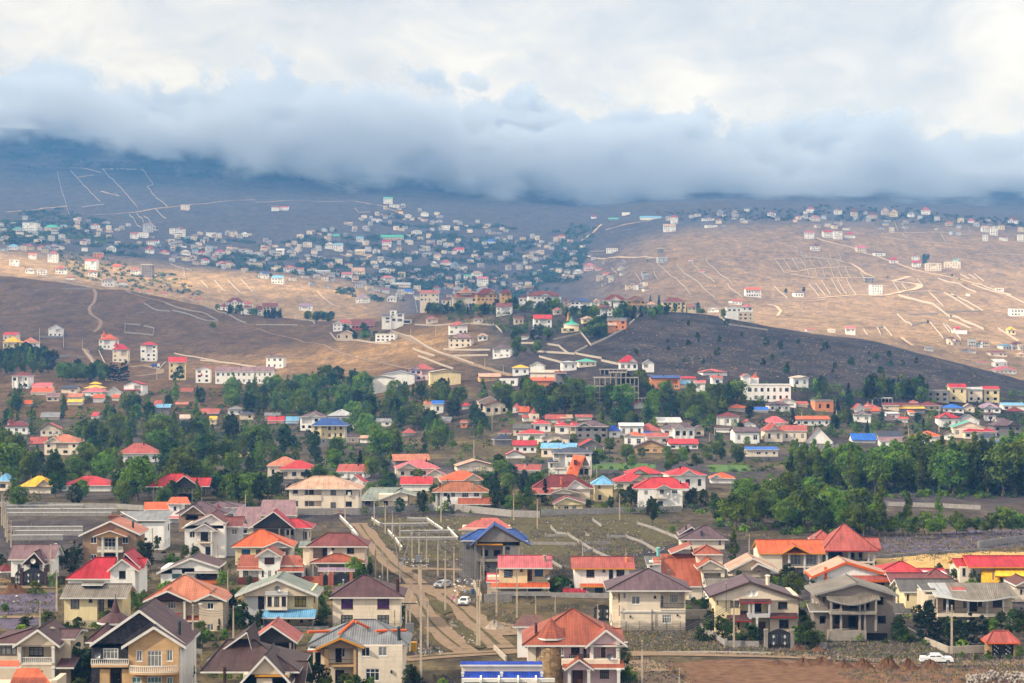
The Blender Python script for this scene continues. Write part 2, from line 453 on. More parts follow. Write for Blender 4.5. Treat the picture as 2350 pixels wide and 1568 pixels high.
def wall_mat(name, rgb, course=0.0, brick=0.0, dirt=0.25, var=0.07):
    key = 'wall_' + name
    if key in MATS: return MATS[key]
    m = mat(key, lin(rgb), rough=0.9, var=var, scale=0.5, spec=0.1, dirt=dirt)
    if course:
        t = m.node_tree; b = t.nodes['Principled BSDF']
        src = b.inputs['Base Color'].links[0].from_socket
        g = N(t, 'ShaderNodeNewGeometry'); sp = N(t, 'ShaderNodeSeparateXYZ'); L(t, g, 'Position', sp, 0)
        line_pattern(t, b, src, None, [(sp.outputs[2], course, 0.06, 0.80)], 0.25)
    if brick:
        t = m.node_tree; b = t.nodes['Principled BSDF']
        src = b.inputs['Base Color'].links[0].from_socket
        g = N(t, 'ShaderNodeNewGeometry')
        vo = N(t, 'ShaderNodeTexVoronoi', Scale=brick); L(t, g, 'Position', vo, 'Vector')
        hs = N(t, 'ShaderNodeHueSaturation'); t.links.new(src, hs.inputs['Color'])
        sv = N(t, 'ShaderNodeSeparateColor'); L(t, vo, 'Color', sv, 0)
        mr = N(t, 'ShaderNodeMapRange'); L(t, sv, 0, mr, 'Value'); mr.inputs['To Min'].default_value = 0.62; mr.inputs['To Max'].default_value = 1.35
        L(t, mr, 0, hs, 'Value')
        ve = N(t, 'ShaderNodeTexVoronoi', Scale=brick, feature='DISTANCE_TO_EDGE'); L(t, g, 'Position', ve, 'Vector')
        me_ = N(t, 'ShaderNodeMapRange'); L(t, ve, 'Distance', me_, 'Value'); me_.inputs['From Max'].default_value = 0.06
        me_.inputs['To Min'].default_value = 0.5
        k = N(t, 'ShaderNodeMix', data_type='RGBA'); k.blend_type = 'MULTIPLY'; k.inputs[0].default_value = 1.0
        L(t, hs, 'Color', k, 6); L(t, me_, 0, k, 7)
        t.links.new(k.outputs[2], b.inputs['Base Color'])
        bp = N(t, 'ShaderNodeBump'); bp.inputs['Strength'].default_value = 0.6; bp.inputs['Distance'].default_value = 0.08
        L(t, me_, 0, bp, 'Height'); L(t, bp, 'Normal', b, 'Normal')
    return m
RC = dict(red=(184, 56, 60), crimson=(172, 44, 54), pink=(190, 98, 104), salmon=(166, 86, 78), orange=(196, 94, 56), peach=(184, 116, 90),
          brick=(152, 82, 62), maroon=(112, 48, 48), wine=(118, 64, 62), purple=(98, 78, 84), plum=(88, 62, 64), brown=(78, 58, 56), choc=(102, 62, 54),
          grey=(128, 130, 134), lgrey=(170, 172, 174), dgrey=(92, 90, 88), green=(122, 130, 120), teal=(70, 170, 150), lblue=(110, 165, 205), blue=(48, 78, 140),
          bblue=(40, 100, 190), navy=(62, 66, 84), yellow=(232, 178, 50), tan=(186, 150, 128), white=(205, 205, 205), rust=(156, 96, 66), mauve=(132, 104, 108),
          lav=(150, 128, 146), asb=(126, 118, 108), cream=(196, 176, 160), royal=(30, 62, 160), copper=(156, 84, 62))
WC = dict(cream=(226, 212, 192), white=(236, 234, 230), beige=(206, 190, 168), lemon=(226, 208, 164), grey=(128, 124, 122), conc=(134, 124, 116), stone=(150, 124, 100),
          trav=(190, 156, 114), tan=(204, 164, 112), brick=(170, 100, 78), slate=(66, 64, 68), pinkw=(220, 190, 190), orange=(214, 140, 96), lgrey=(190, 190, 190),
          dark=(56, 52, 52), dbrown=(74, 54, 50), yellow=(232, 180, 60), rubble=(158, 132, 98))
def RM(k):
    c, _, kind = k.partition('/')
    return roof_mat(c, RC[c], kind or 'tile')
def WM(k):
    if k == 'slate': return wall_mat('slate', WC[k], brick=3.0)
    if k == 'rubble': return wall_mat('rubble', WC[k], brick=2.2)
    if k == 'trav': return wall_mat('trav', WC[k], course=0.6, var=0.2, dirt=0.35)
    if k == 'stone': return wall_mat('stone', WC[k], course=0.45, var=0.2, dirt=0.35)
    if k in ('conc', 'grey'): return wall_mat(k, WC[k], course=0.22, var=0.14, dirt=0.5)
    if k == 'brick': return wall_mat('brick', WC[k], course=0.2, var=0.15)
    if k == 'cream2': return wall_mat('cream2', WC['cream'], course=0.7, dirt=0.3)
    return wall_mat(k, WC[k], dirt=0.28)
TRIM = mat('white_trim', lin((214, 212, 206)), rough=0.7, var=0.08, dirt=0.3)
TRIMS = {'w': TRIM, 'o': mat('orange_trim', lin((214, 96, 40)), rough=0.6), 'y': mat('yellow_trim', lin((200, 140, 40)), rough=0.6),
         'b': mat('brown_trim', lin((70, 52, 46)), rough=0.7), 'g': mat('grey_trim', lin((140, 138, 134)), rough=0.8, dirt=0.4), 'r': mat('red_trim', lin((150, 44, 40)), rough=0.6)}
CONC = mat('concrete', lin((150, 142, 132)), rough=0.95, var=0.16, scale=1.2, dirt=0.45)
BLOCK = mat('block_wall', lin((146, 142, 138)), rough=0.95, var=0.2, scale=1.5, dirt=0.4)
WSTONE = mat('pale_wall', lin((172, 162, 148)), rough=0.95, var=0.14, scale=0.8, dirt=0.35)
IRON = mat('black_iron', lin((34, 33, 36)), rough=0.55, var=0.2, spec=0.4)
GREYM = mat('grey_metal', lin((130, 134, 138)), rough=0.45, var=0.12, metal=0.5)
FRM = {'w': mat('white_frame', lin((220, 220, 218)), rough=0.5), 'd': mat('dark_frame', lin((48, 36, 36)), rough=0.6), 'b': mat('brown_frame', lin((88, 60, 48)), rough=0.6)}
DARK = mat('dark_interior', lin((30, 28, 30)), rough=0.9, var=0.3, scale=1.0)  # near-black stands in for unlit rooms behind openings; also some doors and panes
WOOD = mat('brown_door', lin((84, 50, 38)), rough=0.6, var=0.2)
def glass_mat(nm, c, r=0.12):
    if nm in MATS: return MATS[nm]
    m = mat(nm, lin(c), rough=r, var=0.35, scale=0.9, spec=0.6); return m
GL = [glass_mat('window_glass', (44, 50, 58)), glass_mat('window_glass_dim', (30, 32, 36)), glass_mat('curtained_glass', (120, 122, 120), 0.25)]
GPUR = glass_mat('purple_curtain_glass', (74, 34, 92), 0.25); GTEAL = glass_mat('teal_curtain_glass', (70, 120, 120), 0.25); GYEL = glass_mat('yellow_curtain_glass', (150, 130, 60), 0.25); GBLUE = glass_mat('blue_curtain_glass', (30, 90, 140), 0.2)
PANES = {'p': GPUR, 't': GTEAL, 'y': GYEL, 'u': GBLUE, 'c': GL[2], 'k': DARK}
HOUSES = []      # picture boxes of all houses (x0, x1, ytop, ybase, root)
WCACHE = {}
def window_meshes(style, w, h, mull):
    w = max(0.3, round(w / 0.1) * 0.1); h = max(0.3, round(h / 0.1) * 0.1)
    key = (style, w, h, mull)
    if key not in WCACHE:
        fr = MB(); e = min(0.11, w * 0.16)
        y0, y1 = -0.05, 0.07
        fr.box(-w/2, -w/2+e, y0, y1, 0, h); fr.box(w/2-e, w/2, y0, y1, 0, h)
        fr.box(-w/2+e, w/2-e, y0, y1, 0, e); fr.box(-w/2+e, w/2-e, y0, y1, h-e, h)
        for i in range(1, mull):
            x = -w/2 + w * i / mull; fr.box(x - e*.32, x + e*.32, y0+.01, y1, e, h-e)
        if h > 1.9 or mull > 2: fr.box(-w/2+e, w/2-e, y0+.012, y1, h*.68-e*.3, h*.68+e*.3)
        fr.box(-w/2-.08, w/2+.08, -.14, -.051, -.07, 0.0)
        pn = MB(); pn.box(-w/2+e, w/2-e, .012, .06, e, h-e)
        WCACHE[key] = (fr.mesh('window', [FRM[style]]), pn.mesh('pane', [GL[0]]), {})
    return WCACHE[key]
def put_window(parent, x, y, z, w, h, style='w', mull=2, pane=None, rz=0.0, sub=True, name='window'):
    fm, pm, var = window_meshes(style, w, h, mull)
    if not sub:
        if 'one' not in var:
            b_ = fm.copy(); b_.name = 'window'; e = min(0.11, w * 0.16)
            vs_ = [tuple(v.co) for v in fm.vertices] + [tuple(v.co) for v in pm.vertices]; n_ = len(fm.vertices)
            fs_ = [tuple(p.vertices) for p in fm.polygons] + [tuple(i + n_ for i in p.vertices) for p in pm.polygons]
            one = bpy.data.meshes.new('window'); one.from_pydata(vs_, [], fs_); one.materials.append(FRM[style]); one.materials.append(GL[1])
            one.polygons.foreach_set('material_index', [0] * len(fm.polygons) + [1] * len(pm.polygons)); one.update(); bpy.data.meshes.remove(b_); var['one'] = one
        o = bpy.data.objects.new(name, var['one']); o.location = (x, y, z); o.rotation_euler = (0, 0, rz); return link(o, parent)
    o = bpy.data.objects.new(name, fm); o.location = (x, y, z); o.rotation_euler = (0, 0, rz); link(o, parent)
    g = pane or rnd.choice(GL)
    if g.name not in var:
        c = pm.copy(); c.materials.clear(); c.materials.append(g); var[g.name] = c
    p = bpy.data.objects.new('pane', var[g.name]); link(p, o)
    return o
def uv_roof(me):
    uvl = me.uv_layers.new(name='UVMap')
    nl = len(me.loops); co = np.zeros(nl * 2, dtype=np.float32)
    vs_ = me.vertices
    for p in me.polygons:
        n = p.normal
        u = Vector((-n.y, n.x, 0))
        u = u.normalized() if u.length > 1e-3 else Vector((1, 0, 0))
        v = n.cross(u)
        for li in p.loop_indices:
            q = vs_[me.loops[li].vertex_index].co
            co[2 * li] = q.dot(u); co[2 * li + 1] = q.dot(v)
    uvl.data.foreach_set('uv', co)

class House:
    """one building. x / row values are read off the picture in the crop's own scale, dy is depth in metres behind the front"""
    def __init__(s, crop, x, y, name='house', label=None, cat='house', yaw=0.0, group=None, dmin=150.0, d=None, lim=9e9):
        s.c = crop; px, py = pr(crop, x, y)
        if d: p = Vector(((px - 512) / F * d, d, 0)); p.z = CAMZ - (py - HOR) * d / F if d < 0 else ground(p.x, d)
        else: p = near_at(px, py, dmin, lim)
        s.p = p; s.d = p.y; s.s = s.d / F
        s.k = s.s / (CR[crop][2] * 3.75)         # metres per crop unit at the front
        s.root = empty(name, p, R(yaw)); tag(s.root, label, cat, group)
        s.by = y; s.px, s.py = px, py; s.bb = [1e9, -1e9, 1e9]
        s.trim = TRIM; s.lod = 0 if s.d < 620 else 1
        s.zoff = CAMZ - (py - HOR) * s.d / F - p.z
    def X(s, x, dy=0.0):
        px, _ = pr(s.c, x, 0); s.bb[0] = min(s.bb[0], px); s.bb[1] = max(s.bb[1], px)
        return (px - 512) / F * (s.d + dy) - s.p.x
    def Z(s, y, dy=0.0):
        _, py = pr(s.c, 0, y); s.bb[2] = min(s.bb[2], py)
        return CAMZ - (py - HOR) * (s.d + dy) / F - s.p.z
    def wins(s, lst, y, parent=None):
        for w in lst:
            x0, x1, y0, y1 = w[:4]; st = w[4] if len(w) > 4 else 'w'
            a, b = s.X(x0, y), s.X(x1, y); z1, z0 = s.Z(y0, y), s.Z(y1, y)
            W = b - a; sty = st[0] if st[0] in 'wdb' else 'd'
            mull = int(st[1]) if len(st) > 1 and st[1].isdigit() else max(1, min(4, round(W / 0.75)))
            pane = PANES.get(st[-1]) if st[-1] in PANES else None
            nm = 'door' if st.startswith('D') else 'window'
            if nm == 'door':
                m = MB(); m.box(a, b, y + 0.02, y + .08, z0, z1); o = m.build('door', WOOD if 'k' not in st else DARK, s.root)
                m = MB(); e = .09; m.box(a - e, a, y - .03, y + .09, z0, z1 + e); m.box(b, b + e, y - .03, y + .09, z0, z1 + e); m.box(a, b, y - .03, y + .09, z1, z1 + e)
                m.build('frame', FRM['w'] if 'w' in st else FRM['d'], o)
                if s.lod == 0:
                    m = MB(); m.box(b - .2, b - .12, y - .05, y + .02, z0 + .95, z0 + 1.1); m.build('handle', GREYM, o)
            else: put_window(s.root, (a + b) / 2, y, z0, W, z1 - z0, sty, mull, pane, sub=s.d < 1500)
    def block(s, x0, x1, ytop, ybot=None, dy=0.0, dep=9.0, m='cream', w=(), loggia=(), name='wall', sidew=True):
        """a storey block with real openings cut into its front"""
        ybot = s.by + 6 / max(s.k * 20, 1) if ybot is None else ybot
        a, b = s.X(x0, dy), s.X(x1, dy); z1 = s.Z(ytop, dy); z0 = s.Z(ybot, dy)
        if ybot >= s.by: z0 = min(z0, -0.6)
        holes = []
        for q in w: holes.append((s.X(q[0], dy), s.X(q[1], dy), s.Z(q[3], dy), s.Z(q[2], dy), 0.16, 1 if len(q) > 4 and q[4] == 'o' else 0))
        for q in loggia: holes.append((s.X(q[0], dy), s.X(q[1], dy), s.Z(q[3], dy), s.Z(q[2], dy), q[4] if len(q) > 4 else 1.8, 0))
        xs = sorted({a, b} | {max(a, min(b, h[0])) for h in holes} | {max(a, min(b, h[1])) for h in holes})
        zs = sorted({z0, z1} | {max(z0, min(z1, h[2])) for h in holes} | {max(z0, min(z1, h[3])) for h in holes})
        mb = MB(); nx, nz = len(xs) - 1, len(zs) - 1
        dpt = [[0.0] * nz for _ in range(nx)]; mi = [[0] * nz for _ in range(nx)]
        for i in range(nx):
            for j in range(nz):
                cx, cz = (xs[i] + xs[i+1]) / 2, (zs[j] + zs[j+1]) / 2
                for h in holes:
                    if h[0] < cx < h[1] and h[2] < cz < h[3]:
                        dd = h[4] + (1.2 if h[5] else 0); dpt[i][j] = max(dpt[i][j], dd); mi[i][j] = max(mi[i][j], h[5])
        for i in range(nx):
            for j in range(nz):
                y = dy + dpt[i][j]
                mb.quad((xs[i], y, zs[j]), (xs[i+1], y, zs[j]), (xs[i+1], y, zs[j+1]), (xs[i], y, zs[j+1]), mi[i][j])
                if i + 1 < nx and dpt[i+1][j] != dpt[i][j]:
                    ya, yb = dy + dpt[i][j], dy + dpt[i+1][j]
                    mb.quad((xs[i+1], ya, zs[j]), (xs[i+1], yb, zs[j]), (xs[i+1], yb, zs[j+1]), (xs[i+1], ya, zs[j+1]), 0)
                if j + 1 < nz and dpt[i][j+1] != dpt[i][j]:
                    ya, yb = dy + dpt[i][j], dy + dpt[i][j+1]
                    mb.quad((xs[i], ya, zs[j+1]), (xs[i+1], ya, zs[j+1]), (xs[i+1], yb, zs[j+1]), (xs[i], yb, zs[j+1]), 0)
        # hole edges at the block's border
        for i in range(nx):
            for j, zz in ((0, z0), (nz - 1, z1)):
                if dpt[i][j] > 0: mb.quad((xs[i], dy, zz), (xs[i+1], dy, zz), (xs[i+1], dy + dpt[i][j], zz), (xs[i], dy + dpt[i][j], zz), 0)
        Y1 = dy + dep
        for i_, xx in ((0, a), (nx - 1, b)):
            for j in range(nz):
                y = dy + dpt[i_][j] if dpt[i_][j] > 0.5 else dy
                mb.quad((xx, y, zs[j]), (xx, Y1, zs[j]), (xx, Y1, zs[j+1]), (xx, y, zs[j+1]), 0)
        mb.quad((a, Y1, z0), (b, Y1, z0), (b, Y1, z1), (a, Y1, z1), 0)
        mb.quad((a, dy + .0, z1), (b, dy + .0, z1), (b, Y1, z1), (a, Y1, z1), 0)
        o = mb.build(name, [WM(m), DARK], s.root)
        s.wins([q for q in w if not (len(q) > 4 and q[4] == 'o')], dy + 0.10)
        if sidew and dep > 5 and (z1 - z0) > 2.2:
            fl = max(1, int((z1 - max(z0, 0)) / 3.0)); fh = (z1 - max(z0, 0)) / fl
            for sx, rz in ((a - .01, -math.pi / 2), (b + .01, math.pi / 2)):
                vis = (sx + s.p.x > 8 and rz < 0) or (sx + s.p.x < -8 and rz > 0)
                if not vis: continue
                for f_ in range(fl):
                    for q in ((.3, .72) if dep > 7 else (.5,)):
                        if rnd.random() < .75: put_window(s.root, sx, dy + dep * q, max(z0, 0) + f_ * fh + .9, 1.2, 1.3, 'w' if rnd.random() < .6 else 'd', 2, None, rz, sub=s.d < 1500)
        return o
    def _roof(s, polys, m, t=0.22, name='roof', ridges=(), trim=None, gables=(), gm=None, caps=True):
        mb = MB()
        for p in polys:
            n = (Vector(p[1]) - Vector(p[0])).cross(Vector(p[2]) - Vector(p[0]))
            if n.z < 0: p = p[::-1]
            mb.slab(p, t)
        me = mb.mesh(name, [RM(m), trim or s.trim]); uv_roof(me)
        o = link(bpy.data.objects.new(name, me), s.root)
        if caps and s.lod == 0:
            for (p, q) in ridges:
                c = MB(); c.tube(Vector(p) + Vector((0, 0, .03)), Vector(q) + Vector((0, 0, .03)), .12, .12, 6)
                c.build('ridge_cap', RM(m) if not trim or trim is not TRIM else RM(m), o)
        for g in gables:
            c = MB(); y = g[0][1]; c.poly(g); c.poly([(p[0], p[1] + .2, p[2]) for p in g][::-1])
            c.build('gable', WM(gm or 'cream'), s.root)
        return o
    def hip(s, x0, x1, ye, yr, dy=0.0, dep=9.0, m='red', o=0.6, k=None, rx=None, **kw):
        a, b = s.X(x0, dy - o), s.X(x1, dy - o); ze = s.Z(ye, dy - o); mid = dy + dep / 2; zr = s.Z(yr, mid)
        y0, y1 = dy - o, dy + dep + o; W = b - a; Dp = y1 - y0
        if rx: r0, r1 = s.X(rx[0], mid), s.X(rx[1], mid); ry0 = ry1 = mid
        elif W >= Dp * .98:
            i = Dp / 2 * (k or 1.0); i = min(i, W / 2 - .05); r0, r1 = a + i, b - i; ry0 = ry1 = mid
        else:
            r0 = r1 = (a + b) / 2; i = W / 2 * (k or 1.0); ry0, ry1 = y0 + i, y1 - i
        A, B, C, D_ = (a, y0, ze), (b, y0, ze), (b, y1, ze), (a, y1, ze)
        if ry0 == ry1 and abs(r1 - r0) > .2:
            P, Q = (r0, mid, zr), (r1, mid, zr)
            return s._roof([[A, B, Q, P], [B, C, Q], [C, D_, P, Q], [D_, A, P]], m, ridges=((A, P), (B, Q), (P, Q)), **kw)
        P, Q = (r0, ry0, zr), (r0, ry1 + .01, zr)
        return s._roof([[A, B, P], [B, C, Q, P], [C, D_, Q], [D_, A, P, Q]], m, ridges=((A, P), (B, P), (P, Q)), **kw)
    def gabs(s, x0, x1, ye, yr, dy=0.0, dep=9.0, m='red', o=0.5, gm='cream', wx=None, ratio=.5, back=True, **kw):
        """ridge runs across the view"""
        a, b = s.X(x0, dy - o), s.X(x1, dy - o); ze = s.Z(ye, dy - o); mid = dy + dep * ratio; zr = s.Z(yr, mid)
        y0, y1 = dy - o, dy + dep + o; sl = (zr - ze) / (mid - y0); zb = zr - sl * (y1 - mid)
        polys = [[(a, y0, ze), (b, y0, ze), (b, mid, zr), (a, mid, zr)]]
        if back: polys.append([(a, mid, zr), (b, mid, zr), (b, y1, zb), (a, y1, zb)])
        ob = s._roof(polys, m, ridges=(((a, mid, zr), (b, mid, zr)),), **kw)
        wa, wb = (s.X(wx[0], dy), s.X(wx[1], dy)) if wx else (a + o, b - o)
        zw = ze + sl * o - .12
        for xx, e in ((wa, .003), (wb, -.003)):
            c = MB(); pts = [(xx + e, dy, zw), (xx + e, dy + dep, zb + sl * o - .12), (xx + e, mid, zr - .2)]
            c.poly(pts); c.poly([(p[0] + e * 50, p[1], p[2]) for p in pts][::-1]); c.build('gable', WM(gm), s.root)
        return ob
    def gabf(s, x0, x1, ye, yp, dy=0.0, dep=9.0, m='red', o=0.6, xp=None, ye2=None, gm='cream', wx=None, fill=True, t=.24, win=(), **kw):
        """gable towards the viewer"""
        y0, y1 = dy - o, dy + dep
        a, b = s.X(x0, y0), s.X(x1, y0); xp = (x0 + x1) / 2 if xp is None else xp; c = s.X(xp, y0)
        za, zb, zp = s.Z(ye, y0), s.Z(ye2 if ye2 is not None else ye, y0), s.Z(yp, y0)
        polys = [[(a, y0, za), (c, y0, zp), (c, y1, zp), (a, y1, za)], [(c, y0, zp), (b, y0, zb), (b, y1, zb), (c, y1, zp)]]
        ob = s._roof(polys, m, t=t, ridges=(((c, y0, zp), (c, y1, zp)),), **kw)
        if fill:
            w0, w1 = (s.X(wx[0], dy), s.X(wx[1], dy)) if wx else (a + .45, b - .45)
            def rz(x): return za + (zp - za) * (x - a) / (c - a) if x < c else zb + (zp - zb) * (b - x) / (b - c)
            zl = min(rz(w0), rz(w1)) - t * .8
            g = MB(); pts = [(w0, dy, zl - .3), (w1, dy, zl - .3), (w1, dy, rz(w1) - t * .8), (c, dy, zp - t * .8), (w0, dy, rz(w0) - t * .8)]
            g.poly(pts); g.poly([(p[0], p[1] + .25, p[2]) for p in pts][::-1])
            for i in range(5):
                p, q = pts[i], pts[(i + 1) % 5]; g.quad(q, p, (p[0], p[1] + .25, p[2]), (q[0], q[1] + .25, q[2]))
            g.build('gable', WM(gm), s.root)
            s.wins(win, dy - .04)
        return ob
    def shed(s, x0, x1, yf, yb, dy=0.0, dep=3.0, m='red', x2=None, x3=None, **kw):
        a, b = s.X(x0, dy), s.X(x1, dy); zf = s.Z(yf, dy); zb = s.Z(yb, dy + dep)
        a2 = a if x2 is None else s.X(x2, dy + dep); b2 = b if x3 is None else s.X(x3, dy + dep)
        return s._roof([[(a, dy, zf), (b, dy, zf), (b2, dy + dep, zb), (a2, dy + dep, zb)]], m, **kw)
    def cone(s, xc, hw, yb, ya, dy=2.0, n=8, m='red', flare=0.0, name='turret_roof', rot=0.39):
        c = s.X(xc, dy); r = hw * s.k; zb, za = s.Z(yb, dy), s.Z(ya, dy)
        rings = [(r, zb), (r * (.55 - flare * .28), zb + (za - zb) * (.45 - flare * .08)), (0.03, za)]
        mb = MB()
        for (ra, z_a), (rb, z_b) in zip(rings, rings[1:]):
            for i in range(n):
                t0, t1 = rot + 2 * math.pi * i / n, rot + 2 * math.pi * (i + 1) / n
                mb.quad((c + ra * math.cos(t0), dy + ra * math.sin(t0), z_a), (c + ra * math.cos(t1), dy + ra * math.sin(t1), z_a),
                        (c + rb * math.cos(t1), dy + rb * math.sin(t1), z_b), (c + rb * math.cos(t0), dy + rb * math.sin(t0), z_b), 0)
        pts = [(c + r * math.cos(rot + 2 * math.pi * i / n), dy + r * math.sin(rot + 2 * math.pi * i / n)) for i in range(n)]
        for i in range(n):
            p, q = pts[i], pts[(i + 1) % n]; mb.quad((p[0], p[1], zb - .25), (q[0], q[1], zb - .25), (q[0], q[1], zb), (p[0], p[1], zb), 1)
        mb.poly([(p[0], p[1], zb - .25) for p in pts][::-1], 1)
        me = mb.mesh(name, [RM(m), s.trim]); uv_roof(me)
        o = link(bpy.data.objects.new(name, me), s.root)
        if s.lod == 0:
            f = MB(); f.tube((c, dy, za - .1), (c, dy, za + .5), .06, .02, 5); f.build('finial', RM(m), o)
        return o
    def drum(s, xc, hw, ytop, ybot, dy=2.0, n=10, m='cream', name='tower_wall'):
        c = s.X(xc, dy); r = hw * s.k; mb = MB(); mb.tube((c, dy, min(s.Z(ybot, dy), 99)), (c, dy, s.Z(ytop, dy)), r, r, n)
        return mb.build(name, WM(m), s.root)
    def pbox(s, x0, x1, ytop, ybot, dy0, dy1, m, name):
        """any box-shaped part; m is a material"""
        mb = MB(); mb.box(s.X(x0, dy0), s.X(x1, dy0), dy0, dy1, s.Z(ybot, dy0), s.Z(ytop, dy0)); return mb.build(name, m, s.root)
    def cols(s, xs, ytop, ybot, dy=0.0, r=.16, m=None, name='column'):
        for x in xs:
            mb = MB(); X_ = s.X(x, dy); z0, z1 = s.Z(ybot, dy), s.Z(ytop, dy)
            if m is None: mb.box(X_ - r, X_ + r, dy - r, dy + r, z0, z1); mb.box(X_ - r * 1.3, X_ + r * 1.3, dy - r * 1.3, dy + r * 1.3, z1 - .25, z1 - .01)
            else: mb.box(X_ - r, X_ + r, dy - r, dy + r, z0, z1)
            mb.build(name, m or TRIM, s.root)
    def rail(s, x0, x1, ytop, ybot, dy=0.0, style='bar', m=None, floor=True, bulge=0.0, step=None):
        a, b = s.X(x0, dy), s.X(x1, dy); z1, z0 = s.Z(ytop, dy), s.Z(ybot, dy)
        m = m or (TRIM if style == 'bal' else IRON)
        def yy(x): t = (x - a) / (b - a) * 2 - 1; return dy - bulge * (1 - t * t)
        nseg = 8 if bulge else 1
        mb = MB(); e = .06 if style == 'bal' else .025; lowr = MB()
        for i in range(nseg):
            xa, xb = a + (b - a) * i / nseg, a + (b - a) * (i + 1) / nseg
            for zz, hh in ((z1, .1 if style == 'bal' else .05), (z0 + .08, .08 if style == 'bal' else .04)):
                p = [(xa, yy(xa) - e, zz), (xb, yy(xb) - e, zz), (xb, yy(xb) + e, zz), (xa, yy(xa) + e, zz)]
                (mb if zz == z1 else lowr).slab(p, hh, 0, 0)
        root = mb.build('railing', m, s.root); lowr.build('bottom_rail', m, root)
        st = step or (.26 if style == 'bal' else .22); n = max(3, int((b - a) / st))
        key = ('bal', style, round(z1 - z0, 1))
        if key not in WCACHE:
            q = MB(); h = z1 - z0
            if style == 'bal':
                q.tube((0, 0, 0), (0, 0, h * .3), .05, .085, 6, cap=False); q.tube((0, 0, h * .3), (0, 0, h * .75), .085, .04, 6, cap=False); q.tube((0, 0, h * .75), (0, 0, h), .04, .06, 6, cap=False)
            else: q.box(-.014, .014, -.014, .014, 0, h)
            WCACHE[key] = {}
            WCACHE[key]['q'] = q
        if m.name not in WCACHE[key]: WCACHE[key][m.name] = WCACHE[key]['q'].mesh('baluster', [m])
        for i in range(n + 1):
            x = a + (b - a) * i / n
            o = bpy.data.objects.new('baluster', WCACHE[key][m.name]); o.location = (x, yy(x), z0); link(o, root)
        if floor:
            f = MB()
            for i in range(nseg):
                xa, xb = a + (b - a) * i / nseg, a + (b - a) * (i + 1) / nseg
                f.slab([(xa, yy(xa) - .12, z0), (xb, yy(xb) - .12, z0), (xb, dy + 2.0, z0), (xa, dy + 2.0, z0)], .28, 0, 0)
            f.build('balcony_floor', WM('cream') if floor is True else floor, s.root)
        return root
    def chim(s, x, ytop, ybot, dy=3.0, w=.28, m=None, cap=True):
        X_ = s.X(x, dy); mb = MB(); z0, z1 = s.Z(ybot, dy) - .6, s.Z(ytop, dy)
        mb.tube((X_, dy, z0), (X_, dy, z1), w / 1.6, w / 1.6, 8)
        o = mb.build('chimney', m or IRON, s.root)
        if cap: c = MB(); c.tube((X_, dy, z1 + .1), (X_, dy, z1 + .28), w, w * .5, 8); c.tube((X_, dy, z1), (X_, dy, z1 + .1), w * .3, w * .3, 6); c.build('chimney_cap', m or IRON, o)
    def dish(s, x, y, dy=-.3, r=.45):
        X_, z = s.X(x, dy), s.Z(y, dy); mb = MB(); n = 12
        ring = [[(X_ + rr * math.cos(2*math.pi*i/n), dy - .35 + .3 * (1 - rr / r) ** 1 * 1.0, z + rr * math.sin(2*math.pi*i/n)) for i in range(n)] for rr in (r, r * .5)]
        for i in range(n): mb.quad(ring[0][i], ring[0][(i+1) % n], ring[1][(i+1) % n], ring[1][i])
        mb.poly(ring[1]); mb.tube((X_, dy - .1, z), (X_, dy - .1, z - r * 1.4), .03, .03, 5)
        mb.build('satellite_dish', GREYM if rnd.random() < .4 else TRIM, s.root)
    def done(s):
        HOUSES.append((s.bb[0], s.bb[1], s.bb[2], s.py, s.root, s.d)); return s
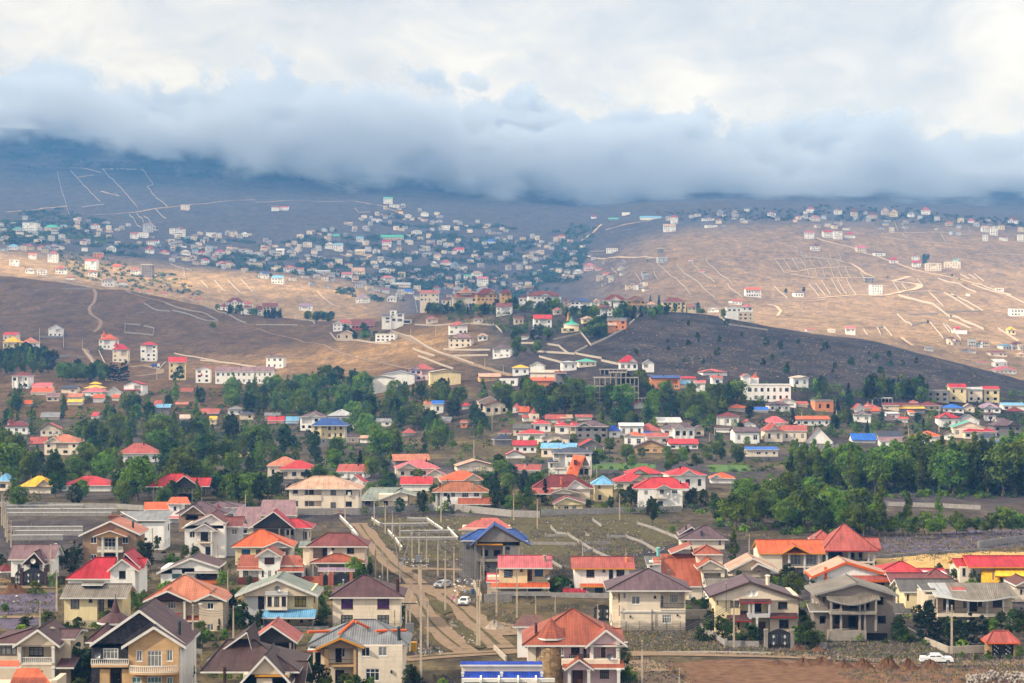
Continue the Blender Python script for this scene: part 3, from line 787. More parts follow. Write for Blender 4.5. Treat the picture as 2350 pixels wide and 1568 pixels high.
# ------------------------------------------------------------------ houses of the foreground
def near_houses():
    H = House
    # --- crop a
    h = H('a', 1045, 1745, 'stone_house', 'two storey house of dark slate and tan stone with brown roof and white balustrades')
    h.block(705, 990, 1262, dy=1.2, dep=11, m='slate', w=[(795, 912, 1298, 1382, 'w4c'), (870, 925, 1490, 1600, 'Dk')])
    h.block(990, 1380, 1290, dy=0, dep=12, m='trav', w=[(1050, 1100, 1312, 1400, 'w2c'), (1138, 1250, 1315, 1440, 'w4c'), (1285, 1335, 1310, 1398, 'w2c'),
            (1020, 1090, 1520, 1650, 'w2t'), (1135, 1250, 1515, 1660, 'w4t'), (1285, 1335, 1520, 1620, 'w2t')])
    h.pbox(1380, 1404, 1285, 1750, .3, 12, WM('white'), 'corner_wall')
    h.gabf(690, 1440, 1268, 1000, dy=1.2, dep=11, m='plum', xp=1075, gm='slate', wx=(705, 1400), t=.4)
    h.gabf(935, 1435, 1285, 1128, dy=0, dep=7, m='plum', xp=1186, gm='trav', wx=(990, 1400), t=.4)
    h.hip(655, 905, 1250, 1108, dy=3.0, dep=7, m='plum', o=.5)
    h.cone(890, 148, 1088, 905, dy=9, n=12, m='plum', flare=1.0); h.drum(890, 110, 1085, 1180, dy=9, m='cream')
    h.rail(705, 990, 1380, 1428, dy=-.2, style='bal', floor=WM('trav')); h.rail(1004, 1368, 1430, 1482, dy=-1.0, style='bal', bulge=.7, floor=WM('trav'))
    h.pbox(770, 845, 1460, 1745, .1, .8, WM('trav'), 'pier'); h.pbox(940, 990, 1460, 1745, .1, .8, WM('trav'), 'pier')
    h.dish(757, 1350, -.2, .42); h.chim(1385, 1100, 1185, 3.0, .3, mat('dark_green_pipe', lin((40, 60, 62)))); h.done()
    h = H('a', 260, 1690, 'beige_house', 'beige house with brown gable over a columned balcony at lower left edge')
    h.block(150, 420, 1282, dy=0, dep=10, m='beige', loggia=[(165, 402, 1285, 1412, 1.9)], w=[(262, 330, 1470, 1560, 'd2'), (180, 230, 1470, 1640, 'Dk')])
    h.wins([(225, 335, 1290, 1358, 'd3c')], 1.85); h.block(-80, 150, 1262, dy=1.0, dep=10, m='beige', w=[(0, 130, 1270, 1350, 'd3c')])
    h.block(420, 545, 1240, dy=2.5, dep=8, m='beige')
    h.gabf(95, 460, 1280, 1150, dy=0, dep=9, m='plum', xp=290, gm='beige', wx=(150, 420), t=.35)
    h.hip(-110, 480, 1262, 1140, dy=1.6, dep=10, m='plum', o=.7); h.gabs(380, 582, 1225, 1150, dy=3, dep=7, m='plum', gm='beige')
    h.shed(432, 570, 1445, 1352, dy=-.5, dep=4, m='plum'); h.cols([152, 412], 1285, 1412, .05, .2); h.cols([152, 412], 1440, 1690, .05, .2)
    h.rail(165, 402, 1368, 1412, dy=.05, style='bal'); h.chim(400, 1150, 1205, 4, .55, CONC); h.done()
    h = H('a', 140, 1880, 'orange_roof_house', 'house roof of two bright orange planes cut by the lower left corner')
    h.block(-180, 370, 1625, dy=1, dep=8, m='beige'); h.shed(-120, 152, 1440, 1392, dy=-1.2, dep=3.0, m='orange', x2=-100, x3=150); h.shed(60, 420, 1600, 1450, dy=-.6, dep=7, m='orange', x2=130, x3=300)
    h.pbox(395, 440, 1545, 1880, -.2, 5, WM('beige'), 'party_wall'); h.done()
    h = H('a', 720, 1150, 'corrugated_roof_house', 'cream two storey house with grey corrugated roof and roof vent')
    h.block(495, 750, 905, dy=0, dep=8, m='lemon', w=[(545, 612, 918, 992, 'd2'), (685, 712, 918, 944, 'd1')])
    h.block(750, 945, 905, dy=1.0, dep=7, m='lemon', w=[(752, 803, 920, 1028, 'd2c'), (830, 905, 918, 985, 'd2'), (632, 742, 1055, 1140, 'o')], loggia=[(752, 905, 1060, 1148, 1.0)])
    h.gabs(460, 978, 908, 803, dy=0, dep=8, m='asb/corr', gm='lemon', o=.7); h.pbox(635, 790, 808, 825, 2.4, 4, DARK, 'roof_vent'); h.gabs(628, 792, 806, 790, dy=2.2, dep=2.0, m='asb/corr', gm='dark', o=.2)
    h.rail(750, 880, 990, 1030, dy=.3, style='bar', m=FRM['b'], floor=False); h.rail(500, 745, 1085, 1148, dy=-2.0, style='bar', m=GREYM, floor=False); h.done()
    h = H('a', 960, 905, 'red_roof_house', 'white house with crimson tiled roof and a square window in its gable')
    h.block(852, 1040, 700, dy=0, dep=10, m='white', w=[(918, 970, 702, 762, 'd1k')]); h.block(525, 852, 764, dy=2, dep=8, m='white'); h.block(1040, 1075, 680, dy=1.5, dep=8, m='white')
    h.gabf(825, 1068, 700, 608, dy=0, dep=8, m='crimson', xp=940, gm='white', wx=(852, 1040), t=.3)
    h.hip(505, 858, 762, 598, dy=2, dep=8, m='crimson', rx=(738, 900)); h.gabf(930, 1075, 668, 562, dy=2.5, dep=8, m='crimson', xp=962, gm='white', fill=False)
    h.gabs(980, 1112, 682, 605, dy=3.0, dep=6, m='crimson', gm='white'); h.done()
    h = H('a', 1430, 1165, 'peach_roof_house', 'cream house with peach tile roof, twin gables and red blanket on balcony')
    h.block(1143, 1432, 930, dy=0, dep=10, m='beige', loggia=[(1160, 1418, 938, 1070, 2.0), (1432 - 280, 1418, 1085, 1160, 2.0)])
    h.wins([(1178, 1230, 950, 1030, 'w2'), (1293, 1360, 940, 992, 'w3c')], 1.95)
    h.block(1432, 1535, 930, dy=1.4, dep=9, m='beige', w=[(1440, 1490, 1102, 1160, 'Dk')]); h.block(1535, 1720, 925, dy=0, dep=10, m='beige', w=[(1598, 1650, 945, 998, 'w2'), (1597, 1650, 1110, 1162, 'w2')])
    h.gabf(1100, 1475, 935, 852, dy=0, dep=7, m='peach', xp=1290, gm='choc' if False else 'dbrown', wx=(1143, 1432), t=.3); h.gabf(1500, 1748, 930, 876, dy=0, dep=6, m='peach', xp=1622, gm='beige', wx=(1535, 1720), t=.3)
    h.hip(1105, 1748, 930, 736, dy=.8, dep=9, m='peach', rx=(1415, 1440)); h.shed(1432, 1535, 1085, 1045, dy=-.2, dep=1.6, m='brick')
    h.cols([1150, 1424], 935, 1075, .1, .16); h.cols([1150, 1424], 1085, 1165, .1, .16); h.rail(1165, 1415, 1026, 1070, dy=.05, style='bar')
    h.pbox(1318, 1386, 1028, 1095, -.12, -.06, mat('red_blanket', lin((200, 24, 28)), var=.5, scale=2.0), 'blanket'); h.pbox(1175, 1238, 1028, 1058, -.12, -.06, mat('striped_cloth', lin((120, 60, 66)), var=.6, scale=4.0), 'drying_cloth'); h.done()
    h = H('a', 1465, 800, 'white_bungalow', 'low white house with dark plum roof and orange plinth beside a veranda')
    h.block(1240, 1500, 680, dy=0, dep=9, m='white', w=[(1328, 1404, 692, 758, 'd2t')]); h.block(1500, 1685, 690, dy=2.2, dep=7, m='dbrown', w=[(1520, 1580, 705, 760, 'd2')])
    h.gabf(1205, 1692, 715, 598, dy=0, dep=9, m='plum', xp=1472, ye2=668, gm='white', wx=(1240, 1685), t=.4); h.shed(1425, 1690, 712, 680, dy=-.6, dep=2.8, m='plum')
    h.cols([1430, 1683], 715, 780, -.4, .1); h.pbox(1500, 1685, 778, 800, -.3, 2.2, mat('orange_tile', lin((196, 104, 44))), 'veranda_plinth'); h.rail(1585, 1680, 740, 778, dy=-.2, style='bar', floor=False); h.done()
    h = H('a', 845, 640, 'stone_villa', 'tan stone house with orange gable roof and white columned balcony')
    h.block(640, 1050, 430, dy=0, dep=10, m='stone', w=[(700, 746, 440, 490, 'w2'), (944, 990, 440, 490, 'w2'), (805, 893, 450, 540, 'w3'), (700, 746, 572, 610, 'w2'), (805, 893, 568, 640, 'Dk')])
    h.gabf(605, 1080, 425, 312, dy=0, dep=10, m='peach', xp=850, ye2=415, gm='stone', wx=(640, 1050), t=.4); h.gabf(715, 975, 435, 388, dy=-1.6, dep=3, m='peach', xp=848, gm='tan', t=.2)
    h.cols([792, 903], 440, 545, -1.5, .2); h.cols([792, 903], 560, 640, -1.5, .2); h.rail(750, 946, 515, 548, dy=-1.6, style='bal'); h.chim(1026, 325, 395, 3, .34); h.done()
    h = H('a', 1130, 540, 'grey_roof_house', 'white house with flat looking grey roof behind the tan stone house')
    h.block(1085, 1265, 330, dy=0, dep=8, m='white', w=[(1225, 1245, 440, 465, 'd1')]); h.block(880, 1085, 345, dy=1, dep=8, m='white'); h.shed(868, 1100, 340, 260, dy=-.5, dep=9, m='grey'); h.shed(1060, 1285, 310, 240, dy=-.6, dep=9, m='grey', x2=930)
    h.chim(1062, 302, 325, 3, .25); h.pbox(835, 940, 275, 298, 4, 6, mat('rust_scrap', lin((110, 60, 44)), var=.5, scale=3), 'scrap_pile'); h.done()
    h = H('a', 240, 800, 'purple_roof_cottage', 'low cottage with mauve metal roof and porch gable behind ornate gate')
    h.block(85, 390, 615, dy=0, dep=7, m='white', w=[(135, 168, 650, 705, 'd2'), (345, 385, 650, 705, 'd2')]); h.gabs(60, 425, 612, 498, dy=0, dep=7, m='mauve/corr', gm='white')
    h.gabf(160, 345, 650, 556, dy=-2, dep=4, m='plum', xp=264, gm='dbrown', t=.25); h.cols([178, 335], 645, 800, -1.8, .14); h.dish(258, 624, -2.1, .5); h.wins([(238, 300, 645, 700, 'Dk')], -.06); h.done()
    h = H('a', 60, 795, 'garden_pavilion', 'small red hexagonal roofed garden pavilion at left edge'); h.cone(45, 95, 696, 640, dy=2, n=6, m='maroon'); h.cols([-10, 40, 92], 696, 795, 1.2, .1, CONC); h.cols([10, 75], 696, 795, 2.8, .1, CONC)
    h.pbox(-15, 100, 765, 795, 1.0, 3.0, WM('rubble'), 'base'); h.done()
    h = H('a', 1600, 600, 'white_villa', 'white villa with wine red gable roof and small columned balcony porch')
    h.block(1425, 1735, 350, dy=0, dep=10, m='white', w=[(1462, 1505, 395, 445, 'w2'), (1548, 1605, 395, 470, 'd2'), (1585, 1625, 515, 575, 'd2')]); h.block(1735, 1840, 345, dy=3, dep=8, m='lgrey', w=[(1845 - 60, 1830, 378, 420, 'w2')])
    h.gabf(1400, 1738, 366, 260, dy=0, dep=9, m='wine', xp=1630, ye2=332, gm='white', wx=(1425, 1725), t=.35); h.gabs(1640, 1870, 358, 285, dy=2.4, dep=8, m='wine', gm='lgrey')
    h.gabf(1466, 1675, 392, 336, dy=-1.5, dep=2.5, m='plum', xp=1578, gm='white', t=.25); h.cols([1516, 1632], 395, 480, -1.3, .16); h.cols([1516, 1632], 492, 600, -1.3, .18); h.rail(1520, 1630, 445, 478, dy=-1.3, style='bar'); h.done()
    h = H('a', 1500, 400, 'brown_stone_house', 'brown stone house with purple hip roof and dark porch')
    h.block(1380, 1600, 265, dy=0, dep=9, m='stone', w=[(1432, 1530, 275, 310, 'o')]); h.hip(1355, 1752, 262, 162, dy=1.5, dep=9, m='purple', rx=(1540, 1560)); h.gabf(1388, 1590, 270, 196, dy=0, dep=5, m='purple', xp=1490, gm='stone', wx=(1405, 1575), t=.3)
    h.cone(1682, 55, 255, 180, dy=6, n=8, m='wine'); h.block(1600, 1740, 268, dy=2, dep=7, m='stone'); h.done()
    h = H('a', 1330, 330, 'split_roof_house', 'white house with two staggered orange shed roofs near the tree belt')
    h.block(1300, 1385, 180, dy=0, dep=8, m='white', w=[(1340, 1360, 205, 235, 'd1')]); h.block(1110, 1300, 230, dy=1, dep=7, m='white'); h.shed(1110, 1310, 228, 168, dy=0, dep=5, m='orange', x2=1115); h.shed(1285, 1470, 182, 130, dy=-.6, dep=7, m='orange', x3=1445)
    h.shed(1272, 1378, 294, 274, dy=-1.5, dep=2, m='pink'); h.done()
    h = H('a', 1740, 310, 'purple_hip_house', 'house with dark purple hip roof half hidden behind the mauve roof'); h.block(1660, 1840, 216, dy=0, dep=9, m='white', w=[(1760, 1800, 262, 300, 'd2')]); h.hip(1600, 1855, 212, 160, dy=0, dep=9, m='purple', rx=(1690, 1700)); h.gabf(1720, 1810, 228, 205, dy=-.5, dep=3, m='purple', gm='white', t=.2); h.done()
    h = H('a', 1900, 420, 'mauve_roof_house', 'house with broad plain mauve metal roof beside the large cream house'); h.block(1810, 1975, 355, dy=0, dep=9, m='beige', w=[(1845, 1910, 380, 415, 'w2')]); h.shed(1792, 1990, 362, 206, dy=-.5, dep=9, m='mauve/seam'); h.done()
    h = H('b', 165, 300, 'mauve_annex', 'annex under a single mauve metal slope left of cream apartment house'); h.block(30, 300, 265, dy=0, dep=8, m='beige'); h.shed(18, 316, 272, 152, dy=-.5, dep=9, m='mauve/seam', x2=50, x3=305); h.done()
    # --- crop b
    h = H('b', 850, 1152, 'plum_hip_house', 'square white house with plum hip roof and four purple curtained windows')
    h.block(592, 1113, 905, dy=0, dep=10.5, m='cream2', w=[(657, 749, 910, 995, 'd2p'), (936, 1029, 910, 995, 'd2p'), (655, 747, 1042, 1118, 'd3c'), (936, 1027, 1042, 1130, 'd3c')])
    h.hip(562, 1146, 905, 738, dy=0, dep=10.5, m='plum', rx=(815, 862)); h.chim(1092, 770, 858, 2, .5, WM('dbrown')); h.chim(957, 752, 775, 5, .2, GREYM); h.chim(675, 778, 800, 3, .2, GREYM); h.done()
    h = H('b', 830, 1600, 'grey_roof_villa', 'pale villa with grey metal roof trimmed in orange and a balcony')
    h.block(775, 1130, 1275, dy=0, dep=10, m='cream2', w=[(813, 880, 1290, 1362, 'w2'), (945, 1013, 1285, 1358, 'w2'), (847, 953, 1455, 1550, 'w3')])
    h.block(530, 775, 1275, dy=1.8, dep=8, m='cream2', w=[(612, 662, 1297, 1408, 'Dkw'), (664, 684, 1297, 1365, 'w1'), (610, 680, 1466, 1590, 'Dk')]); h.trim = TRIMS['o']
    h.block(440, 530, 1300, dy=3, dep=7, m='cream2', w=[(455, 500, 1330, 1480, 'o')])
    h.hip(395, 1180, 1272, 1078, dy=1.0, dep=9.5, m='grey/corr', rx=(760, 925), trim=TRIMS['g']); h.gabf(455, 832, 1300, 1212, dy=-.2, dep=6, m='grey/corr', xp=650, ye2=1285, gm='stone', wx=(530, 775), t=.35, trim=TRIMS['y'])
    for (p, q) in (((640, 1190), (755, 1085)), ((770, 1092), (925, 1165)), ((925, 1165), (1160, 1160)), ((400, 1172), (570, 1166))):
        c = MB(); A = (h.X(p[0], 2.5), 2.5, h.Z(p[1], 2.5)); B = (h.X(q[0], 5.0), 5.0, h.Z(q[1], 5.0)); c.tube(A, B, .2, .2, 6); c.build('ridge_cap', TRIMS['o'], h.root)
    h.shed(395, 500, 1312, 1270, dy=-.4, dep=3, m='white'); h.cols([545, 770], 1300, 1600, .3, .3, WM('trav')); h.rail(560, 760, 1385, 1425, dy=.3, style='bar', m=FRM['b'], step=2.0, floor=WM('trav')); h.chim(1102, 1145, 1232, 1.5, .36, mat('dark_green_pipe', (0, 0, 0)))
    h.wins([], 0); h.pbox(1038, 1050, 1468, 1492, -.25, 0, IRON, 'wall_lamp'); h.done()
    h = H('b', 640, 775, 'wine_hip_house', 'cream house with wine red hip roof and brick gate pillars in front')
    h.block(413, 838, 513, dy=0, dep=9, m='beige', w=[(700, 757, 520, 568, 'd2'), (582, 606, 522, 540, 'd1'), (515, 548, 522, 600, 'Dk')], loggia=[(440, 550, 520, 605, 1.6)]); h.block(362, 413, 510, dy=2, dep=7, m='cream')
    h.hip(388, 866, 512, 410, dy=0, dep=9, m='wine', rx=(548, 728)); h.hip(418, 836, 638, 570, dy=-3, dep=5, m='brick', o=.3, rx=(600, 660)); h.cols([440, 558, 690, 825], 640, 770, -2.8, .14)
    h.rail(440, 512, 572, 605, dy=.1, style='bar', m=FRM['b'], floor=False); h.shed(328, 415, 512, 470, dy=1.5, dep=3, m='green/seam'); h.dish(572, 560, -.1, .5); h.done()
    h = H('b', 190, 485, 'unfinished_red_roof_house', 'grey unfinished house under a crimson gabled roof')
    h.block(-20, 370, 372, dy=0, dep=9, m='grey', w=[(235, 290, 385, 428, 'o'), (375 - 12, 369, 395, 455, 'o')], loggia=[(20, 220, 378, 470, 2.5)]); h.block(370, 402, 370, dy=1, dep=7, m='cream', w=[(376, 392, 400, 455, 'd1')])
    h.hip(-20, 432, 370, 300, dy=1, dep=9, m='crimson', rx=(100, 330)); h.gabf(-60, 300, 372, 240, dy=-.4, dep=6, m='crimson', xp=135, gm='dark', wx=(-20, 270), t=.3); h.cols([180, 262], 375, 485, -.2, .15, CONC); h.done()
    h = H('b', 40, 655, 'orange_hip_house', 'cream house with vivid orange hip roof and white ridge lines')
    h.block(-160, 60, 515, dy=0, dep=9, m='lemon', w=[(-110, -45, 535, 600, 'd2u'), (0, 40, 535, 580, 'd2')]); h.block(60, 265, 520, dy=1.5, dep=8, m='cream', w=[(180, 215, 540, 590, 'd2')], loggia=[(75, 250, 525, 580, 1.2)])
    h.hip(-195, 285, 515, 382, dy=0, dep=9, m='orange', rx=(25, 60)); h.gabf(50, 288, 518, 470, dy=-.5, dep=4, m='orange', xp=170, gm='lgrey', t=.25); h.done()
    h = H('b', 130, 800, 'layered_roof_villa', 'pale villa with stacked salmon red roofs and narrow tower bay')
    h.block(-130, 20, 655, dy=0, dep=9, m='white', w=[(-100, -60, 690, 745, 'd2')]); h.block(20, 185, 595, dy=-1, dep=9, m='white', w=[(65, 142, 590 + 8, 652, 'Dr'), (92, 120, 698, 758, 'w2c'), (45, 60, 700, 745, 'd1'), (148, 160, 700, 745, 'd1')]); h.block(185, 362, 680, dy=0, dep=9, m='white', w=[(295, 350, 695, 748, 'd2')])
    h.gabf(-10, 196, 590, 528, dy=-1.4, dep=6, m='brick', gm='white', t=.25); h.shed(-145, 25, 668, 575, dy=-.6, dep=5, m='brick'); h.shed(170, 365, 660, 580, dy=-.6, dep=5, m='brick', x2=160, x3=345); h.shed(165, 368, 705, 648, dy=-1.4, dep=1.6, m='brick'); h.shed(-150, 40, 690, 650, dy=-1.4, dep=1.6, m='brick')
    h.pbox(-140, 20, 755, 800, -1.2, 0, RM('brick'), 'plinth'); h.pbox(190, 366, 752, 800, -1.2, 0, RM('brick'), 'plinth'); h.pbox(328, 358, 612, 652, 1, 2, WM('brick'), 'chimney'); h.done()
    h = H('b', 160, 1155, 'bay_window_house', 'cream house with pale grey roof, bay window and blue awning')
    h.block(-90, 240, 850, dy=0, dep=9, m='lgrey', w=[(15, 65, 890, 1000, 'Dk')]); h.block(240, 438, 850, dy=.4, dep=9, m='lemon', w=[(298, 387, 895, 975, 'd3y'), (340, 362, 1075, 1095, 'd1'), (230 + 15, 285 - 25, 1072, 1092, 'd1')])
    h.block(78, 240, 862, 1005, dy=-1.2, dep=2, m='cream', w=[(88, 122, 900, 975, 'd1'), (140, 180, 900, 975, 'd2'), (198, 232, 900, 975, 'd1')], sidew=False)
    h.gabf(-165, 478, 885, 757, dy=-.6, dep=9, m='green/seam', xp=163, gm='beige', wx=(-90, 438), t=.45); h.pbox(70, 246, 862, 890, -1.4, -.2, WM('lgrey'), 'bay_canopy'); h.shed(45, 455, 1062, 995, dy=-2.4, dep=2.6, m='lblue/corr'); h.dish(168, 838, -1.2, .5)
    h.rail(210, 440, 1100, 1150, dy=-2.6, style='bar', floor=False); h.cols([60, 440], 1065, 1155, -2.2, .08, GREYM); h.done()
    h = H('b', 150, 1400, 'red_canopy_house', 'dark unfinished garage under a red gabled canopy roof')
    h.block(20, 270, 1250, dy=1.5, dep=7, m='dark'); h.gabf(-60, 318, 1252, 1120, dy=0, dep=8, m='salmon/seam', xp=122, gm='dark', wx=(10, 290), t=.3); h.cols([15, 265], 1255, 1400, .2, .15, CONC); h.done()
    h = H('b', 60, 1800, 'brown_tile_house', 'house mostly brown tiled roof with white edged front gable at bottom edge')
    h.block(-100, 250, 1500, dy=0, dep=11, m='beige', w=[(5, 125, 1530, 1640, 'w3c')]); h.gabf(-130, 275, 1568, 1352, dy=0, dep=9, m='brown', xp=68, gm='beige', wx=(-100, 240), t=.4); h.hip(-430, 335, 1478, 1235, dy=2, dep=13, m='brown', rx=(-225, -10)); h.gabs(275, 378, 1570, 1400, dy=3, dep=8, m='brown', gm='dbrown')
    h.gabf(-380, -10, 1390, 1170, dy=7, dep=8, m='brown', xp=-70, gm='dbrown', fill=False); h.chim(-243, 1455, 1550, 1.5, .34, WM('dbrown')); h.pbox(-10, 250, 1505, 1520, -.3, -.1, TRIMS['y'], 'porch_beam'); h.done()
    h = H('b', 520, 268, 'cream_apartment_house', 'large cream three storey house with pink brown hip roof and stepped front')
    h.block(255, 375, 62, dy=0, dep=11, m='cream', w=[(285, 323, 65, 103, 'd3'), (305, 325, 160, 200, 'd2')]); h.block(375, 505, 62, dy=1.4, dep=10, m='cream', w=[(382, 402, 70, 110, 'd1'), (410, 445, 70, 110, 'd2'), (382, 402, 165, 208, 'd1'), (410, 447, 165, 208, 'd2')]); h.block(505, 790, 62, dy=0, dep=11, m='cream', w=[(575, 617, 75, 116, 'd3c'), (692, 740, 70, 112, 'd3'), (575, 617, 172, 213, 'd3c'), (692, 740, 165, 205, 'd3')])
    h.hip(225, 818, 68, -30, dy=0, dep=11, m='tan/seam', rx=(440, 600), o=.9); h.pbox(375, 505, 118, 160, -.2, 1.3, WM('cream'), 'balcony'); h.pbox(375, 505, 205, 250, -.2, 1.3, WM('cream'), 'balcony'); h.pbox(708, 730, 92, 122, -.5, 0, TRIM, 'air_conditioner'); h.gabf(600, 700, 262, 245, dy=-1.5, dep=1.4, m='salmon', gm='cream', t=.1); h.done()
    h = H('b', 1060, 215, 'green_roof_cottage', 'cream cottage with mossy grey green gable roof by the tree belt'); h.block(945, 1172, 110, dy=0, dep=9, m='cream', w=[(985, 1018, 158, 195, 'd1k'), (1088, 1120, 152, 186, 'd1u')]); h.gabf(945, 1290, 152, 88, dy=-.5, dep=9, m='green/seam', xp=1115, ye2=132, gm='cream', wx=(955, 1172)); h.shed(790, 960, 155, 55, dy=-.5, dep=9, m='green/seam', x2=880, x3=1115); h.block(795, 945, 150, dy=.5, dep=8, m='grey', w=[(845, 880, 150, 190, 'o')]); h.dish(1058, 150, -.2, .5); h.done()
    h = H('b', 1560, 235, 'rust_roof_house', 'white two storey house with rust brown hip roof and orange lean-to'); h.block(1385, 1740, 92, dy=0, dep=9, m='white', w=[(1448, 1476, 92, 124, 'd2'), (1506, 1534, 94, 126, 'd2'), (1588, 1640, 96, 135, 'w3'), (1680, 1722, 92, 130, 'w2'), (1448, 1478, 160, 200, 'd2')], loggia=[(1388, 1420, 95, 200, 1.5)]); h.hip(1355, 1796, 92, 12, dy=0, dep=9, m='rust', rx=(1500, 1640)); h.shed(1556, 1852, 186, 132, dy=-3, dep=3.4, m='copper'); h.chim(1420, 22, 60, 3, .3, WM('dbrown')); h.chim(1676, 30, 80, 1, .3, CONC); h.cols([1395, 1430], 95, 230, .05, .12); h.done()
    h = H('b', 1815, 770, 'blue_roof_shell', 'unfinished grey concrete house under a deep blue tiled roof with scaffolding')
    h.block(1700, 1905, 508, dy=1, dep=8, m='grey', w=[(1738, 1790, 540, 590, 'o'), (1835, 1885, 540, 590, 'o'), (1738, 1800, 665, 740, 'o')]); h.block(1592, 1690, 468, dy=4, dep=7, m='grey', w=[(1620, 1650, 500, 540, 'o')]); h.block(1905, 1975 + 60, 505, dy=0, dep=9, m='grey', w=[(1930, 1960, 515, 540, 'o')]); h.hip(1575, 2100, 466, 380, dy=3, dep=8, m='blue', rx=(1720, 2000)); h.gabf(1648, 2120, 512, 348, dy=-.5, dep=7, m='blue', xp=1838, ye2=505, gm='grey', wx=(1720, 2040), t=.25, trim=TRIMS['b'])
    h.cols([1690, 1755, 1912, 2030], 510, 770, -.2, .2, CONC); h.pbox(1690, 2035, 612, 630, -.3, 2, CONC, 'floor_slab'); h.pbox(1708, 1905, 492, 504, -.3, -.1, TRIMS['y'], 'tie_beam')
    for i in range(9):
        x = 1572 + i * 14; m_ = MB(); m_.tube((h.X(x, -1), -1 + (i % 2) * .9, 0), (h.X(x, -1), -1 + (i % 2) * .9, h.Z(470, -1)), .05, .05, 5); m_.build('scaffold_pole', GREYM, h.root)
    for yy in (540, 600, 660, 715):
        m_ = MB(); m_.tube((h.X(1570, -1), -1, h.Z(yy, -1)), (h.X(1690, -1), -1, h.Z(yy, -1)), .05, .05, 5); m_.build('scaffold_bar', GREYM, h.root)
    h.done()
    h = H('b', 1760, 420, 'pink_shed_roof_house', 'house with two faded red shed roofs behind the blue roof'); h.block(1590, 1960, 370, dy=0, dep=8, m='cream'); h.shed(1560, 1785, 382, 308, dy=-.6, dep=6, m='salmon/seam', x2=1740 - 40, x3=1760); h.shed(1735, 1975, 368, 292, dy=-.2, dep=7, m='salmon/seam', x2=1735, x3=1860); h.done()
    # --- crop c
    h = H('c', 100, 895, 'pink_roof_house', 'cream two storey house with pink metal roof and blue shuttered windows')
    h.block(-100, 118, 678, dy=0, dep=8.5, m='lemon', w=[(-15, 8, 690, 735, 'd1'), (62, 82, 684, 706, 'd1'), (-62, 0, 690, 750, 'd3u')]); h.block(118, 280, 678, dy=1.3, dep=7, m='lemon', w=[(118, 155, 686, 780, 'D'), (175, 240, 684, 742, 'd2u'), (118, 228, 835, 885, 'd4')]); h.gabs(-112, 313, 678, 582, dy=0, dep=8.5, m='pink/corr', gm='lemon', o=.7)
    h.shed(-165, 292, 828, 790, dy=-2.2, dep=2.5, m='orange/corr'); h.rail(155, 275, 745, 780, dy=.1, style='bar', m=GREYM, floor=False); h.chim(253, 590, 640, 2, .5, CONC); h.dish(272, 748, -.2, .5); h.cols([-95, 118, 280], 830, 895, -1.8, .1); h.block(-190, -100, 745, dy=1, dep=6, m='cream'); h.shed(-200, -90, 785, 715, dy=0, dep=5, m='red'); h.pbox(-160, 300, 862, 895, -3.4, -3.2, BLOCK, 'yard_wall'); h.done()
    h = H('c', 700, 890, 'arched_window_house', 'white house with faded red roof, yellow fascia and arched brown windows'); h.trim = TRIMS['y']
    h.block(482, 905, 682, dy=0, dep=8, m='white', w=[(573, 636, 690, 750, 'b3'), (805, 868, 685, 742, 'b3'), (697, 720, 688, 710, 'd1'), (748, 780, 686, 765, 'Dk'), (640, 702, 825, 875, 'd3')]); h.gabs(460, 952, 682, 592, dy=0, dep=8, m='salmon/corr', gm='white', o=.7); h.shed(526, 772, 820, 795, dy=-1.8, dep=2, m='orange/corr'); h.rail(748, 782, 748, 768, dy=-.3, style='bar', floor=False); h.chim(884, 606, 640, 2, .4, WM('orange')); h.rail(580, 770, 850, 888, dy=-2.5, style='bar', floor=False); h.shed(395, 575, 875, 835, dy=-3, dep=2, m='crimson/corr'); h.cols([540, 760], 822, 890, -1.6, .1); h.done()
    h = H('c', 1075, 1165, 'cream_hip_house', 'large cream house with purple grey hip roof and iron fence along front')
    h.block(835, 1142, 852, dy=0, dep=10.5, m='cream2', w=[(922, 988, 893, 960, 'w2c'), (1094, 1112, 893, 912, 'd1')]); h.block(1142, 1338, 852, dy=0, dep=10.5, m='cream2', loggia=[(1145, 1330, 856, 992, 1.8)], w=[(1160, 1230, 1040, 1105, 'w4c')]); h.wins([(1145, 1172, 888, 985, 'w1c'), (1215, 1282, 882, 950, 'w4c')], 1.75); h.block(772, 835, 850, dy=1.5, dep=9, m='cream2', w=[(783, 790, 880, 915, 'd1'), (822, 831, 880, 940, 'd1')])
    h.hip(728, 1392, 852, 684, dy=0, dep=10.5, m='purple', rx=(1045, 1060), o=.9); h.rail(1145, 1340, 950, 992, dy=-.1, style='bar', floor=True); h.pbox(835, 1338, 1010, 1022, -.15, 0, TRIM, 'string_course')
    h.pbox(862, 875, 875, 910, -.2, 0, GREYM, 'wall_lamp'); h.pbox(1270, 1282, 1036, 1050, -.2, 0, IRON, 'wall_lamp'); h.pbox(908, 918, 1045, 1062, -.2, 0, IRON, 'wall_lamp'); h.chim(1080, 1000, 1140, -.3, .16, GREYM, False); h.chim(828, 965, 1020, -.3, .14, GREYM, False); h.done()
    h = H('c', 510, 1640, 'turret_house', 'house with terracotta tile roof, pyramid turret and rubble stone tower')
    h.block(395, 600, 1275, dy=1.2, dep=10, m='pinkw', w=[(455, 522, 1290, 1342, 'd3'), (550, 575, 1300, 1385, 'd1')]); h.block(600, 835, 1250, dy=.2, dep=11, m='pinkw', loggia=[(625, 825, 1255, 1385, 1.6)], w=[(678, 748, 1462, 1528, 'd4')]); h.wins([(685, 722, 1262, 1375, 'Dw')], 1.5)
